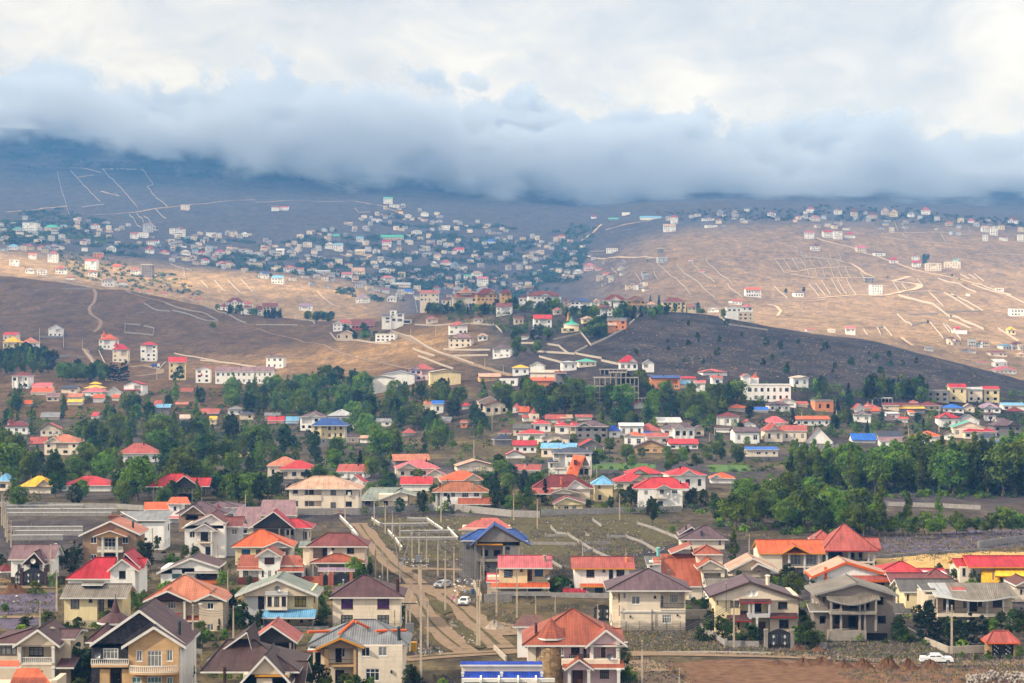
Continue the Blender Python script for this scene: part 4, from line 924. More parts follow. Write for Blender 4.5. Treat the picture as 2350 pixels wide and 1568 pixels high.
    h.block(120, 185, 1270, dy=1.0, dep=9, m='cream'); h.drum(290, 108, 1280, 1660, dy=1.6, n=14, m='rubble'); h.wins([(302, 335, 1290, 1362, 'w1'), (228, 246, 1290, 1360, 'w1'), (385 - 5, 398, 1290, 1355, 'w1'), (300, 333, 1462, 1555, 'd2')], .12)
    h.hip(78, 892, 1275, 996, dy=.6, dep=12, m='brick', rx=(455, 480), o=.8); h.gabf(566, 890, 1285, 1152, dy=0, dep=6, m='brick', xp=726, ye2=1275, gm='pinkw', wx=(600, 835), t=.35); h.cone(300, 126, 1208, 1062, dy=2.2, n=8, m='brick'); h.drum(300, 85, 1206, 1300, dy=2.4, n=12, m='rubble', name='turret_wall')
    h.gabs(705, 855, 1215, 1148, dy=4, dep=6, m='brick', gm='pinkw'); h.shed(390, 868, 1450, 1388, dy=-1.8, dep=2.4, m='brick'); h.gabf(405, 632, 1462, 1382, dy=-2.2, dep=2.6, m='brick', gm='pinkw', t=.25); h.cols([442, 592, 822], 1460, 1640, -2.0, .2); h.wins([(472, 540, 1452, 1600, 'D')], 1.1)
    h.cols([617, 815], 1262, 1385, .1, .2); h.rail(445, 590, 1345, 1385, dy=.6, style='bal', floor=False, m=WM('slate')); h.pbox(382, 832, 1385, 1430, -.6, 1, WM('cream'), 'balcony'); h.dish(758, 1362, -.5, .45); h.chim(185, 1118, 1165, 3, .3, WM('dbrown')); h.done()
    h = H('c', 120, 1370, 'maroon_edge_house', 'white house with dark brown sloping roof behind the terracotta turret house'); h.block(42, 190, 1142, dy=0, dep=8, m='white', w=[(105, 118, 1240, 1290, 'd1')]); h.shed(4, 225, 1130, 1040, dy=-.5, dep=8, m='choc/seam', x2=80, x3=225); h.shed(60, 122, 1385, 1350, dy=-1, dep=2, m='brick'); h.done()
    h = H('c', 1340, 925, 'steep_tile_house', 'house with huge sloping terracotta roof beside a small square tower')
    h.block(1362, 1478, 822, dy=0, dep=10, m='cream', w=[(1345 + 20, 1390, 880, 920, 'w3c')]); h.shed(1160, 1465, 820, 568, dy=-.5, dep=9.5, m='copper', x2=1142, x3=1425); h.block(1170, 1362, 815, dy=.3, dep=9, m='cream'); h.block(1430, 1625, 575, dy=4, dep=6, m='cream'); h.hip(1402, 1630, 572, 500, dy=4, dep=6, m='copper'); h.gabf(1225, 1412, 565, 500, dy=7.5, dep=6, m='copper', xp=1385, gm='cream', fill=False)
    h.block(1470, 1640, 690, dy=0, dep=8, m='cream', loggia=[(1480, 1612, 718, 770, 1.5)], w=[]); h.gabf(1425, 1652, 680, 616, dy=-.4, dep=6, m='copper', gm='cream', xp=1530, wx=(1470, 1640), t=.25); h.rail(1480, 1610, 722, 768, dy=.1, style='bar', floor=False); h.block(1060, 1150, 625, dy=3, dep=6, m='white', w=[(1065, 1080, 645, 670, 'd1')]); h.shed(1036, 1145, 650, 585, dy=2, dep=5, m='dgrey/seam'); h.shed(1092, 1150, 645, 595, dy=1.5, dep=4, m='copper'); h.chim(1128, 530, 590, 7, .5, mat('teal_paint', lin((120, 180, 180)))); h.chim(1210, 702, 735, 3, .35, CONC); h.done()
    h = H('c', 1470, 535, 'purple_roof_villa', 'cream villa with broad purple hip roof in front of dense green trees'); h.block(1312, 1640, 455, dy=0, dep=9, m='cream', w=[(1595, 1612, 465, 500, 'd1'), (1330, 1355, 470, 510, 'd1')]); h.hip(1285, 1672, 458, 350, dy=0, dep=10, m='purple', rx=(1485, 1510)); h.gabf(1290, 1450, 420, 358, dy=5, dep=6, m='purple', xp=1390, gm='cream', fill=False); h.chim(1462, 398, 440, 1, .5, mat('dark_grey_pipe', lin((70, 66, 70)))); h.chim(1342, 360, 390, 5, .35, WM('dbrown')); h.done()
    h = H('c', 1830, 770, 'peach_eaves_house', 'beige low house with peach roof and scalloped white eaves'); h.block(1700, 1990, 690, dy=0, dep=9, m='beige', w=[(1825, 1855, 745, 768, 'd2'), (1900, 1915, 682, 705, 'd1')]); h.gabf(1672, 2060, 695, 600, dy=-.4, dep=9, m='tan', xp=1860, gm='beige', wx=(1700, 2010), t=.35); h.gabf(1850, 2130, 680, 640, dy=-1.2, dep=6, m='tan', xp=1900, ye2=735, gm='beige', fill=False, t=.35); h.done()
    h = H('c', 1800, 1205, 'plum_gable_house', 'cream house with plum gable roofs, columned porch and twin dishes')
    h.block(1568, 1760, 880, dy=0, dep=10, m='lemon', w=[(1685, 1752, 925, 982, 'd2'), (1580, 1590, 905, 960, 'd1'), (1740, 1790 - 35, 1095, 1150, 'd2')]); h.block(1760, 1990, 880, dy=1.2, dep=9, m='lemon', w=[(1870, 1925, 950, 1025, 'Dk'), (1900, 1958, 1092, 1195, 'D')]); h.block(1990, 2210, 890, dy=0, dep=10, m='beige', w=[(2052, 2125, 940, 995, 'd2'), (2060, 2135, 1078, 1142, 'd3')])
    h.gabf(1525, 2250, 895, 782, dy=-.3, dep=10, m='purple', xp=1838, ye2=920, gm='cream', wx=(1568, 2200), t=.35, trim=TRIMS['b']); h.shed(1760, 2000, 942, 878, dy=-1.2, dep=2.2, m='plum', trim=TRIMS['r']); h.shed(1985, 2205, 1055, 1005, dy=-1.0, dep=1.6, m='plum', trim=TRIMS['r']); h.shed(1650, 1850, 1085, 1002, dy=-1.6, dep=3.0, m='plum', x2=1665, x3=1810, trim=TRIMS['r'])
    h.cols([1830, 1862, 1985], 945, 1035, -.9, .16, WM('lgrey')); h.cols([1838, 1890], 1060, 1205, -.9, .16); h.pbox(1820, 1990, 1035, 1062, -1.1, 1.2, WM('lgrey'), 'balcony'); h.dish(1832, 878, -1.3, .5); h.dish(1872, 872, -1.3, .5); h.chim(1652, 800, 985, -.2, .18, GREYM); h.chim(1972, 745, 800, 3, .5, WM('cream')); h.done()
    h = H('c', 1700, 1000, 'grey_tile_house', 'white house with weathered grey corrugated roof left of the plum gables'); h.block(1512, 1860, 860, dy=0, dep=8, m='white', w=[(1552, 1562, 890, 920, 'd1')]); h.gabs(1505, 1978, 842, 756, dy=0, dep=8, m='asb/corr', gm='dbrown', o=.6); h.done()
    # --- houses at the back of the foreground (crops c, d)
    h = H('c', 400, 192, 'maroon_roof_villa', 'pale villa with large dark maroon roof and chimney behind a fir tree'); h.block(300, 600, 60, dy=0, dep=10, m='cream', w=[(398, 430, 110, 136, 'd2')]); h.hip(158, 632, 62, -40, dy=1, dep=10, m='maroon', rx=(300, 470)); h.gabf(420, 600, 66, 0, dy=-.5, dep=6, m='maroon', gm='white', xp=485, t=.25); h.gabf(300, 535, 100, 66, dy=-3, dep=4, m='choc', xp=395, gm='cream', t=.2); h.shed(112, 325, 106, 55, dy=-3, dep=4, m='salmon'); h.chim(382, -15, 40, 2, .6, WM('brick')); h.done()
    h = H('c', 445, 236, 'maroon_roof_cottage', 'small cream cottage with dark red roof behind a grey wall'); h.block(328, 545, 182, dy=0, dep=8, m='lemon', w=[(400, 437, 200, 236, 'w2'), (463, 498, 197, 233, 'w2')]); h.gabf(318, 570, 185, 132, dy=-.4, dep=8, m='wine', xp=420, ye2=175, gm='lemon', t=.25, wx=(328, 545)); h.done()
    h = H('c', 700, 168, 'blue_roof_annex', 'cream annex with pale blue roof left of the red roofed white villa'); h.block(640, 775, 35, dy=0, dep=8, m='lemon', w=[(665, 690, 115, 152, 'd1k'), (665, 682, 40, 65, 'd1')]); h.hip(612, 790, 35, -28, dy=0, dep=8, m='lblue/seam'); h.done()
    h = H('c', 1150, 214, 'red_roof_villa', 'white villa with bright red roof, gabled balcony and arched windows'); h.block(975, 1315, 68, dy=0, dep=10, m='white', w=[(1020, 1050, 80, 115, 'w2'), (1140, 1172, 70, 110, 'w2'), (1232, 1278, 72, 105, 'w3'), (1122, 1165, 163, 195, 'd3'), (1145 - 110, 1080, 160, 196, 'w2')]); h.hip(935, 1368, 66, -20, dy=.5, dep=9, m='red', rx=(1080, 1240)); h.gabf(1112, 1235, 66, 36, dy=-.9, dep=4, m='red', gm='white', t=.2); h.cols([1122, 1228], 68, 136, -.8, .12); h.rail(1112, 1195, 110, 136, dy=-.9, style='bar', m=GREYM); h.dish(1196, 102, -.6, .5); h.shed(1312, 1370, 66, 20, dy=0, dep=4, m='red'); h.chim(1300, 12, 40, 2, .3); h.done()
    h = H('d', 240, 722, 'orange_veranda_house', 'house with long orange roof and white columned double veranda')
    h.block(110, 420, 568, dy=2, dep=8, m='beige', w=[(172, 255, 575, 655, 'w3'), (290, 375, 575, 655, 'w3'), (172, 235, 682, 715, 'w3')]); h.block(-70, 110, 560, dy=0, dep=9, m='cream'); h.gabs(-75, 445, 566, 462, dy=0, dep=10, m='orange', gm='cream', o=.5, trim=TRIMS['y']); h.gabf(110, 330, 566, 505, dy=-.5, dep=4, m='orange', xp=212, gm='beige', t=.25, fill=False, trim=TRIMS['y']); h.cols([162, 282, 392], 568, 720, .2, .18); h.rail(165, 390, 638, 665, dy=.2, style='bar', m=GREYM); h.done()
    h = H('d', 640, 662, 'pyramid_roof_pavilion', 'open pillared house with tall brick red pyramid roof and stairs')
    h.block(580, 810, 548, dy=4, dep=5, m='cream', w=[(640, 670, 560, 620, 'o'), (700, 730, 560, 615, 'o')]); h.hip(418, 858, 545, 340, dy=0, dep=11, m='salmon', rx=(578, 592), trim=TRIMS['r']); h.gabs(700, 876, 528, 446, dy=4, dep=6, m='salmon', gm='cream', trim=TRIMS['r']); h.hip(345, 520, 470, 388, dy=7, dep=6, m='salmon', trim=TRIMS['w']); h.cols([455, 625, 775, 815], 548, 662, .4, .2, WM('lgrey')); h.rail(560, 815, 600, 628, dy=.3, style='bar', m=GREYM); h.pbox(500, 815, 628, 645, .2, 6, CONC, 'floor_slab'); h.block(470, 580, 555, dy=5, dep=5, m='dark'); h.chim(362, 432, 460, 6, .3, CONC); h.done()
    h = H('d', 650, 845, 'orange_fascia_house', 'white house with peach roof, thick orange fascia and wavy red canopy'); h.trim = TRIMS['o']
    h.block(375, 935, 748, dy=0, dep=9, m='white', w=[(485, 548, 745, 810, 'w3'), (600, 660, 755, 800, 'd3'), (740, 900, 790, 812, 'd4')]); h.gabf(338, 972, 742, 628, dy=-.3, dep=9, m='tan', xp=605, ye2=735, gm='white', wx=(375, 940), t=.5); h.shed(600, 965, 772, 705, dy=-1.6, dep=2.4, m='salmon', t=.4); h.pbox(436, 456, 672, 820, -.35, .2, TRIMS['o'], 'chimney_stack'); h.done()
    h = H('d', 1080, 820, 'red_hip_house', 'bright red hip roof house between the orange fascia and maroon roofs'); h.block(870, 1380, 722, dy=0, dep=9, m='white'); h.hip(838, 1210, 720, 628, dy=0, dep=9, m='red', rx=(1010, 1040)); h.gabs(1180, 1388, 728, 682, dy=3, dep=6, m='red', gm='white'); h.done()
    h = H('d', 1180, 880, 'wine_l_roof_house', 'house with L shaped wine red tile roof behind corrugated roofed house'); h.block(980, 1440, 800, dy=0, dep=9, m='grey', w=[(1025, 1045, 860, 905, 'd1')]); h.hip(1180, 1470, 790, 690, dy=1, dep=9, m='wine', rx=(1280, 1300)); h.gabs(945, 1270, 790, 718, dy=0, dep=8, m='wine', gm='grey', o=.5); h.shed(1010, 1120, 858, 800, dy=-1, dep=4, m='brick'); h.done()
    h = H('d', 700, 1240, 'unfinished_villa', 'unfinished grey concrete villa with curved corrugated porch canopy')
    h.block(395, 500, 905, dy=.8, dep=9, m='conc', w=[(400, 445, 1045, 1112, 'o'), (425, 437, 905, 945, 'o')]); h.block(500, 745, 905, dy=2.2, dep=8, m='conc', w=[(515, 575, 1045, 1110, 'o'), (620, 690, 1050, 1165, 'o'), (630, 695, 955, 1000, 'o'), (515, 560, 960, 1000, 'o')]); h.block(745, 965, 880, dy=0, dep=10, m='conc', w=[(838, 890, 895, 965, 'o'), (846, 910, 1048, 1112, 'o'), (755, 785, 920, 1005, 'o')])
    h.gabf(355, 1010, 880, 790, dy=-.3, dep=10, m='asb/corr', xp=690, ye2=888, gm='conc', wx=(395, 965), t=.35, trim=TRIMS['g'])
    mb = MB(); n = 10; y0 = -2.0
    for i in range(n):
        def pt(t, back): x = 445 + (850 - 445) * t; b_ = 1.1 * math.sin(math.pi * min(1, t * 1.15)) ; row = 905 + 34 * math.sin(math.pi * min(1, t * 1.1)); return (h.X(x, 0), (y0 - b_) if not back else 1.6, h.Z(row if not back else 862, 0))
        mb.slab([pt(i / n, 0), pt((i + 1) / n, 0), pt((i + 1) / n, 1), pt(i / n, 1)], .2)
    me = mb.mesh('porch_canopy', [RM('asb/corr'), TRIMS['g']]); uv_roof(me); link(bpy.data.objects.new('porch_canopy', me), h.root)
    h.cols([487, 563, 707, 748, 832], 930, 1165, -1.8, .16, CONC); h.pbox(480, 840, 1015, 1038, -2.4, 2.2, CONC, 'balcony'); h.pbox(470, 760, 1165, 1240, -2.2, 2.2, CONC, 'porch_base'); h.block(745, 838, 1020, 1180, dy=-1.2, dep=2, m='conc', sidew=False); h.shed(320, 470, 1010, 950, dy=-1, dep=3, m='asb/corr'); h.block(355, 480, 1020, dy=-.4, dep=4, m='conc', w=[(398, 446, 1048, 1110, 'o')], sidew=False); h.pbox(758, 920, 1182, 1240, -.15, 0, DARK, 'basement_shade_panel'); h.done()  # dark panel on the wall stands in for the shaded basement opening
    h = H('d', 1560, 1130, 'long_balcony_house', 'long cream house with patched wavy corrugated roof and full width balcony')
    h.block(1235, 1310, 890, dy=0, dep=9, m='beige', w=[(1285, 1296, 920, 985, 'd1')]); h.block(1310, 1885, 895, dy=1.6, dep=8, m='beige', w=[(1350, 1440, 910, 1000, 'd3'), (1508, 1535, 928, 980, 'd1'), (1555, 1615, 925, 1015, 'Dk'), (1620, 1652, 930, 975, 'd1'), (1735, 1825, 905, 980, 'd3')])
    mb = MB(); n = 14
    for i in range(n):
        def pt(t, back):
            x = 1285 + (1928 - 1285) * t; row = 892 + 28 * math.sin(math.pi * t) ** 1.5 * (1 if t < .8 else .8)
            return (h.X(x, -1), -1.0 - 1.2 * math.sin(math.pi * t), h.Z(row, -1)) if not back else (h.X(1232 + (1850 - 1232) * t, 5), 5.0, h.Z(792, 5))
        mb.slab([pt(i / n, 0), pt((i + 1) / n, 0), pt((i + 1) / n, 1), pt(i / n, 1)], .25, 0 if i > 2 else 2)
    me = mb.mesh('roof', [RM('asb/corr'), TRIM, RM('lgrey/corr')]); uv_roof(me); link(bpy.data.objects.new('roof', me), h.root)
    h.shed(1190, 1300, 850, 805, dy=1, dep=4, m='dgrey/corr'); h.shed(1420, 1530, 850, 822, dy=1.4, dep=1.6, m='salmon/corr'); h.cols([1384, 1542, 1690, 1815], 905, 1035, -.4, .16); h.cols([1395, 1545, 1690], 1055, 1130, -.4, .16); h.rail(1312, 1870, 985, 1030, dy=-.6, style='bar', m=FRM['b'], step=.3); h.pbox(1310, 1880, 1032, 1056, -.8, 1.6, WM('cream'), 'balcony'); h.done()
    h = H('d', 1160, 1020, 'dark_tile_house', 'unfinished tan house with dark grey corrugated gable roof'); h.block(1062, 1235, 858, dy=0, dep=9, m='lemon', w=[(1072, 1090, 880, 935, 'o')], loggia=[(1155, 1232, 875, 960, 1.5)]); h.gabs(1015, 1475, 862, 764, dy=.3, dep=8, m='dgrey/corr', gm='cream', o=.6); h.wins([(1205, 1228, 890, 925, 'd1')], 1.4); h.shed(965, 1122, 1030, 950, dy=-2, dep=4, m='dgrey/corr'); h.block(985, 1110, 1020, 1100, dy=-1, dep=3, m='conc', sidew=False); h.done()
    h = H('d', 1740, 800, 'red_yellow_house', 'house with red long roof and orange yellow wing at right edge'); h.trim = TRIMS['y']
    h.block(1480, 2000, 670, dy=1, dep=9, m='cream', w=[(1500, 1525, 680, 740, 'd1')]); h.gabs(1545, 2080, 672, 585, dy=0, dep=9, m='crimson/seam', gm='yellow', o=.5); h.gabs(1452, 1570, 668, 608, dy=2, dep=7, m='crimson/seam', gm='yellow'); h.shed(1752, 2080, 740, 650, dy=-2.0, dep=4, m='yellow/seam', x2=1752); h.shed(1645, 1800, 790, 695, dy=-2.4, dep=3, m='yellow/tile', x2=1645, x3=1770); h.block(1815, 2080, 745, dy=-1.6, dep=3, m='beige', w=[(1895, 1940, 752, 778, 'd2')]); h.pbox(1732, 1742, 715, 770, -2.4, -2.2, GREYM, 'flue'); h.done()
    h = H('d', 1940, 940, 'edge_gable_house', 'sliver of cream house with brown gable at right picture edge'); h.block(1895, 2100, 840, dy=0, dep=8, m='cream', w=[(1945, 1962, 845, 880, 'd1')]); h.gabf(1910, 2120, 812, 768, dy=-.4, dep=8, m='choc', xp=2000, gm='cream', t=.3); h.done()
    h = H('d', 1815, 1362, 'gatehouse', 'small gatehouse with salmon hip roof over a black ornamental gate'); h.trim = TRIMS['o']
    h.hip(1688, 1948, 1255, 1165, dy=0, dep=3.2, m='salmon/seam', rx=(1735, 1850), o=.4); h.pbox(1700, 1728, 1255, 1362, .1, 2.6, WM('rubble'), 'pillar'); h.pbox(1896, 1925, 1255, 1362, .1, 2.6, WM('rubble'), 'pillar'); h.pbox(1730, 1812, 1258, 1360, .4, .48, IRON, 'gate_leaf'); h.pbox(1814, 1895, 1258, 1360, .4, .48, IRON, 'gate_leaf')
    for gx in (1762, 1852):
        for i in range(7):
            m_ = MB(); x_ = h.X(gx + (i % 3 - 1) * 14, .36); z_ = h.Z(1275 + i * 11, .36); m_.box(x_ - .09, x_ + .09, .34, .38, z_ - .09, z_ + .09); m_.build('scroll', TRIM, h.root)
    h.done()
    h = H('d', 200, 180, 'white_hill_house', 'white two storey house with beige roof among the walnut trees'); h.block(-10, 130, 62, dy=0, dep=8, m='white', loggia=[(25, 125, 65, 125, 1.5)], w=[]); h.block(130, 320, 65, dy=-.5, dep=8, m='white', w=[(190, 212, 68, 98, 'd1'), (245, 262, 65, 90, 'd1')], loggia=[(285, 318, 62, 118, 1.5)]); h.gabf(-40, 190, 62, 10, dy=-.6, dep=8, m='cream/seam', xp=50, gm='white', fill=False); h.gabf(70, 352, 50, 8, dy=-1, dep=8, m='copper', xp=130, ye2=50, gm='white', fill=False, trim=TRIM); h.chim(232, -8, 20, 2, .4, RM('crimson')); h.rail(245, 318, 95, 120, dy=-.6, style='bal'); h.done()
    h = H('c', 80, 1840, 'blue_pergola', 'blue corrugated canopy with white beams at the bottom edge', 'canopy'); h.trim = TRIM
    h.shed(-400, 235, 1425, 1398, dy=1.5, dep=1.0, m='royal/corr'); h.shed(-390, 245, 1530, 1470, dy=-.5, dep=2.6, m='royal/corr'); h.pbox(-390, 240, 1440, 1475, 1.8, 2.2, WM('cream'), 'beam'); h.pbox(-385, 330, 1532, 1560, -2.0, -1.6, TRIM, 'beam')
    for x in (-250, -110, 40, 180): h.pbox(x, x + 14, 1545, 1640, -4.0, -.4, TRIM, 'rafter')
    h.cols([-380, -80, 230], 1480, 1840, .2, .15); h.done()
near_houses()
# ------------------------------------------------------------------ houses of the middle distance, the hill and the far slopes
LABELQ = []      # (root, descriptor, place, category plural)
def house_label(root, desc, place, px):
    LABELQ.append((root, desc, place, px))
ROOFW = dict(h='hip', f='gable', s='long gable', c='cone', F='flat', d='lean-to', p='pyramid', k='turreted', n='gabled hip')
CN = dict(red='red', crimson='crimson', pink='pink', salmon='salmon', orange='orange', peach='peach', brick='brick red', maroon='maroon', wine='wine red', purple='purple', plum='plum',
          brown='brown', choc='chocolate', grey='grey', lgrey='pale grey', dgrey='dark grey', green='green', teal='teal', lblue='light blue', blue='blue', bblue='bright blue', navy='navy',
          yellow='yellow', tan='tan', white='white', rust='rust', mauve='mauve', lav='lavender', asb='weathered', cream='cream', copper='copper', royal='royal blue')
WN = dict(cream='cream', white='white', beige='beige', lemon='pale yellow', grey='grey', conc='concrete', stone='stone', tan='tan', brick='brick', pinkw='pinkish', orange='orange', lgrey='pale grey', dark='dark', trav='stone', slate='slate', dbrown='brown', yellow='yellow', rubble='stone')
def auto_windows(h, x0, x1, ye, yb, rr, dens=1.0, style=None):
    Wm = (x1 - x0) * h.k; Hm = (yb - ye) * h.k
    fl = max(1, round(Hm / 3.1)); nc = max(1, int(Wm / 2.9 * dens))
    out = []; st = style or rr.choice(['w', 'd', 'w', 'd', 'b'])
    fh = (yb - ye) / fl; cw = (x1 - x0) / nc
    if fh * h.k < 1.7: return out
    for f in range(fl):
        for c in range(nc):
            if rr.random() < .14: continue
            w = min(cw * .62, rr.choice([1.1, 1.4, 1.8]) / h.k); cx = x0 + cw * (c + .5)
            top = ye + fh * f + fh * .2; out.append((cx - w / 2, cx + w / 2, top, top + fh * .46, st))
    return out
def MH(crop, x0, x1, yb, ye, yt, typ, rc, wc, place, flags='', dmin=150.0, far=False, d=None):
    rr = random.Random(int(x0 * 7 + yb * 13 + ord(crop)))
    nm = {'F': 'flat_roof_house'}.get(typ, rc.split('/')[0].replace('lblue', 'light_blue').replace('bblue', 'bright_blue').replace('dgrey', 'dark_grey').replace('lgrey', 'pale_grey').replace('asb', 'grey').replace('lav', 'lavender').replace('royal', 'royal_blue').replace('choc', 'chocolate') + '_roof_house')
    h = House(crop, (x0 + x1) / 2, yb, nm, None, 'house', yaw=0.0 if 'Y' in flags else rr.uniform(-9, 9), dmin=dmin, d=d, lim=1650 if 'hilltop' in place or 'middle hill' in place else 9e9)
    h.lod = 1; h.trim = rr.choice([TRIM, TRIM, TRIM, TRIMS['g'], TRIMS['b']])
    Wm = (x1 - x0) * h.k; dep = min(11.0, max(5.5, Wm * rr.uniform(.7, .95)))
    ov = .45 / h.k; a, b = x0 + ov, x1 - ov
    w = [] if 'x' in flags else auto_windows(h, a, b, ye + .4 / h.k, yb, rr)
    if 'U' in flags: w = [q[:4] + ('o',) for q in w]
    lg = []
    if 'B' in flags and (yb - ye) * h.k > 4.5:       # upper loggia with a balcony
        bx0 = a + (b - a) * rr.choice([.08, .35, .55]); bx1 = bx0 + (b - a) * .36; mid = (ye + yb) / 2
        lg = [(bx0, bx1, ye + .6 / h.k, mid, 1.5)]; w = [q for q in w if q[1] < bx0 or q[0] > bx1 or q[2] > mid]
    tp = 'grey' if 'U' in flags and wc == 'grey' else wc
    if typ == 'F':
        h.block(x0, x1, ye, dep=dep, m=wc, w=w, loggia=lg)
        mb = MB(); X0, X1 = h.X(x0, 0), h.X(x1, 0); z = h.Z(ye, 0); hh = .6
        for q in ((X0, X1, -.15, .1), (X0, X1, dep - .1, dep + .15)): mb.box(q[0] - .1, q[1] + .1, q[2], q[3], z + .004, z + hh)
        for q in ((X0 - .1, X0 + .15), (X1 - .15, X1 + .1)): mb.box(q[0], q[1], .1, dep - .1, z + .004, z + hh)
        mb.build('parapet', h.trim, h.root); h.Z(yt)
    else:
        h.block(a, b, ye, dep=dep, m=wc, w=w, loggia=lg)
        if typ == 'h' or typ == 'p': h.hip(x0, x1, ye, yt, dep=dep, m=rc, k=1.0 if typ == 'h' else None)
        elif typ == 'f': h.gabf(x0, x1, ye, yt, dep=dep, m=rc, gm=wc, xp=x0 + (x1 - x0) * rr.uniform(.42, .58))
        elif typ == 's': h.gabs(x0, x1, ye, yt, dep=dep, m=rc, gm=wc)
        elif typ == 'd': h.shed(x0, x1, ye, yt, dy=-.5, dep=dep, m=rc)
        elif typ == 'c': h.cone((x0 + x1) / 2, (x1 - x0) / 2, ye, yt, dy=dep / 2, n=8, m=rc, flare=.6)
        elif typ == 'k':
            h.hip(x0, x1, ye, yt + (ye - yt) * .4, dep=dep, m=rc); h.cone(x0 + (x1 - x0) * .28, (x1 - x0) * .2, yt + (ye - yt) * .62, yt, dy=dep * .4, n=6, m=rc, flare=.8); h.drum(x0 + (x1 - x0) * .28, (x1 - x0) * .15, yt + (ye - yt) * .6, ye + 2, dy=dep * .4, n=6, m=wc)
        elif typ == 'n':
            h.hip(x0, x1, ye, yt, dep=dep, m=rc); g0 = x0 + (x1 - x0) * rr.choice([.05, .3, .5]); g1 = g0 + (x1 - x0) * .45
            h.gabf(g0, g1, ye, yt + (ye - yt) * .35, dy=-.4, dep=dep * .5, m=rc, gm=wc)
        if not far and rr.random() < .3: h.chim(x0 + (x1 - x0) * rr.uniform(.25, .75), yt - 3, (ye + yt) / 2, dep * .4, .4, CONC if rr.random() < .5 else None)
    if lg: h.rail(lg[0][0], lg[0][1], lg[0][3] - .95 / h.k, lg[0][3], dy=.05, style='bar', m=h.trim, floor=False, step=.9)
    if 'P' in flags:      # open front held by posts
        h.cols([x0 + (x1 - x0) * q for q in (.08, .36, .64, .92)], ye, yb, -.3, .14)
    if 'A' in flags:      # low awning in the roof's colour
        h.shed(x0 - 4, x0 + (x1 - x0) * .8, (ye + yb) / 2 + 4, (ye + yb) / 2 - 4, dy=-1.6, dep=1.7, m=rc)
    st = round((yb - ye) * h.k / 3.1); desc = ('low ' if st <= 1 else 'tall ' if st >= 4 else '') + ('unfinished ' if 'U' in flags else '') + WN[wc] + ' house with ' + (CN[rc.split('/')[0]] + ' ' if typ != 'F' else '') + ROOFW[typ] + ' roof'
    house_label(h.root, desc, place, h.px)
    h.done(); return h
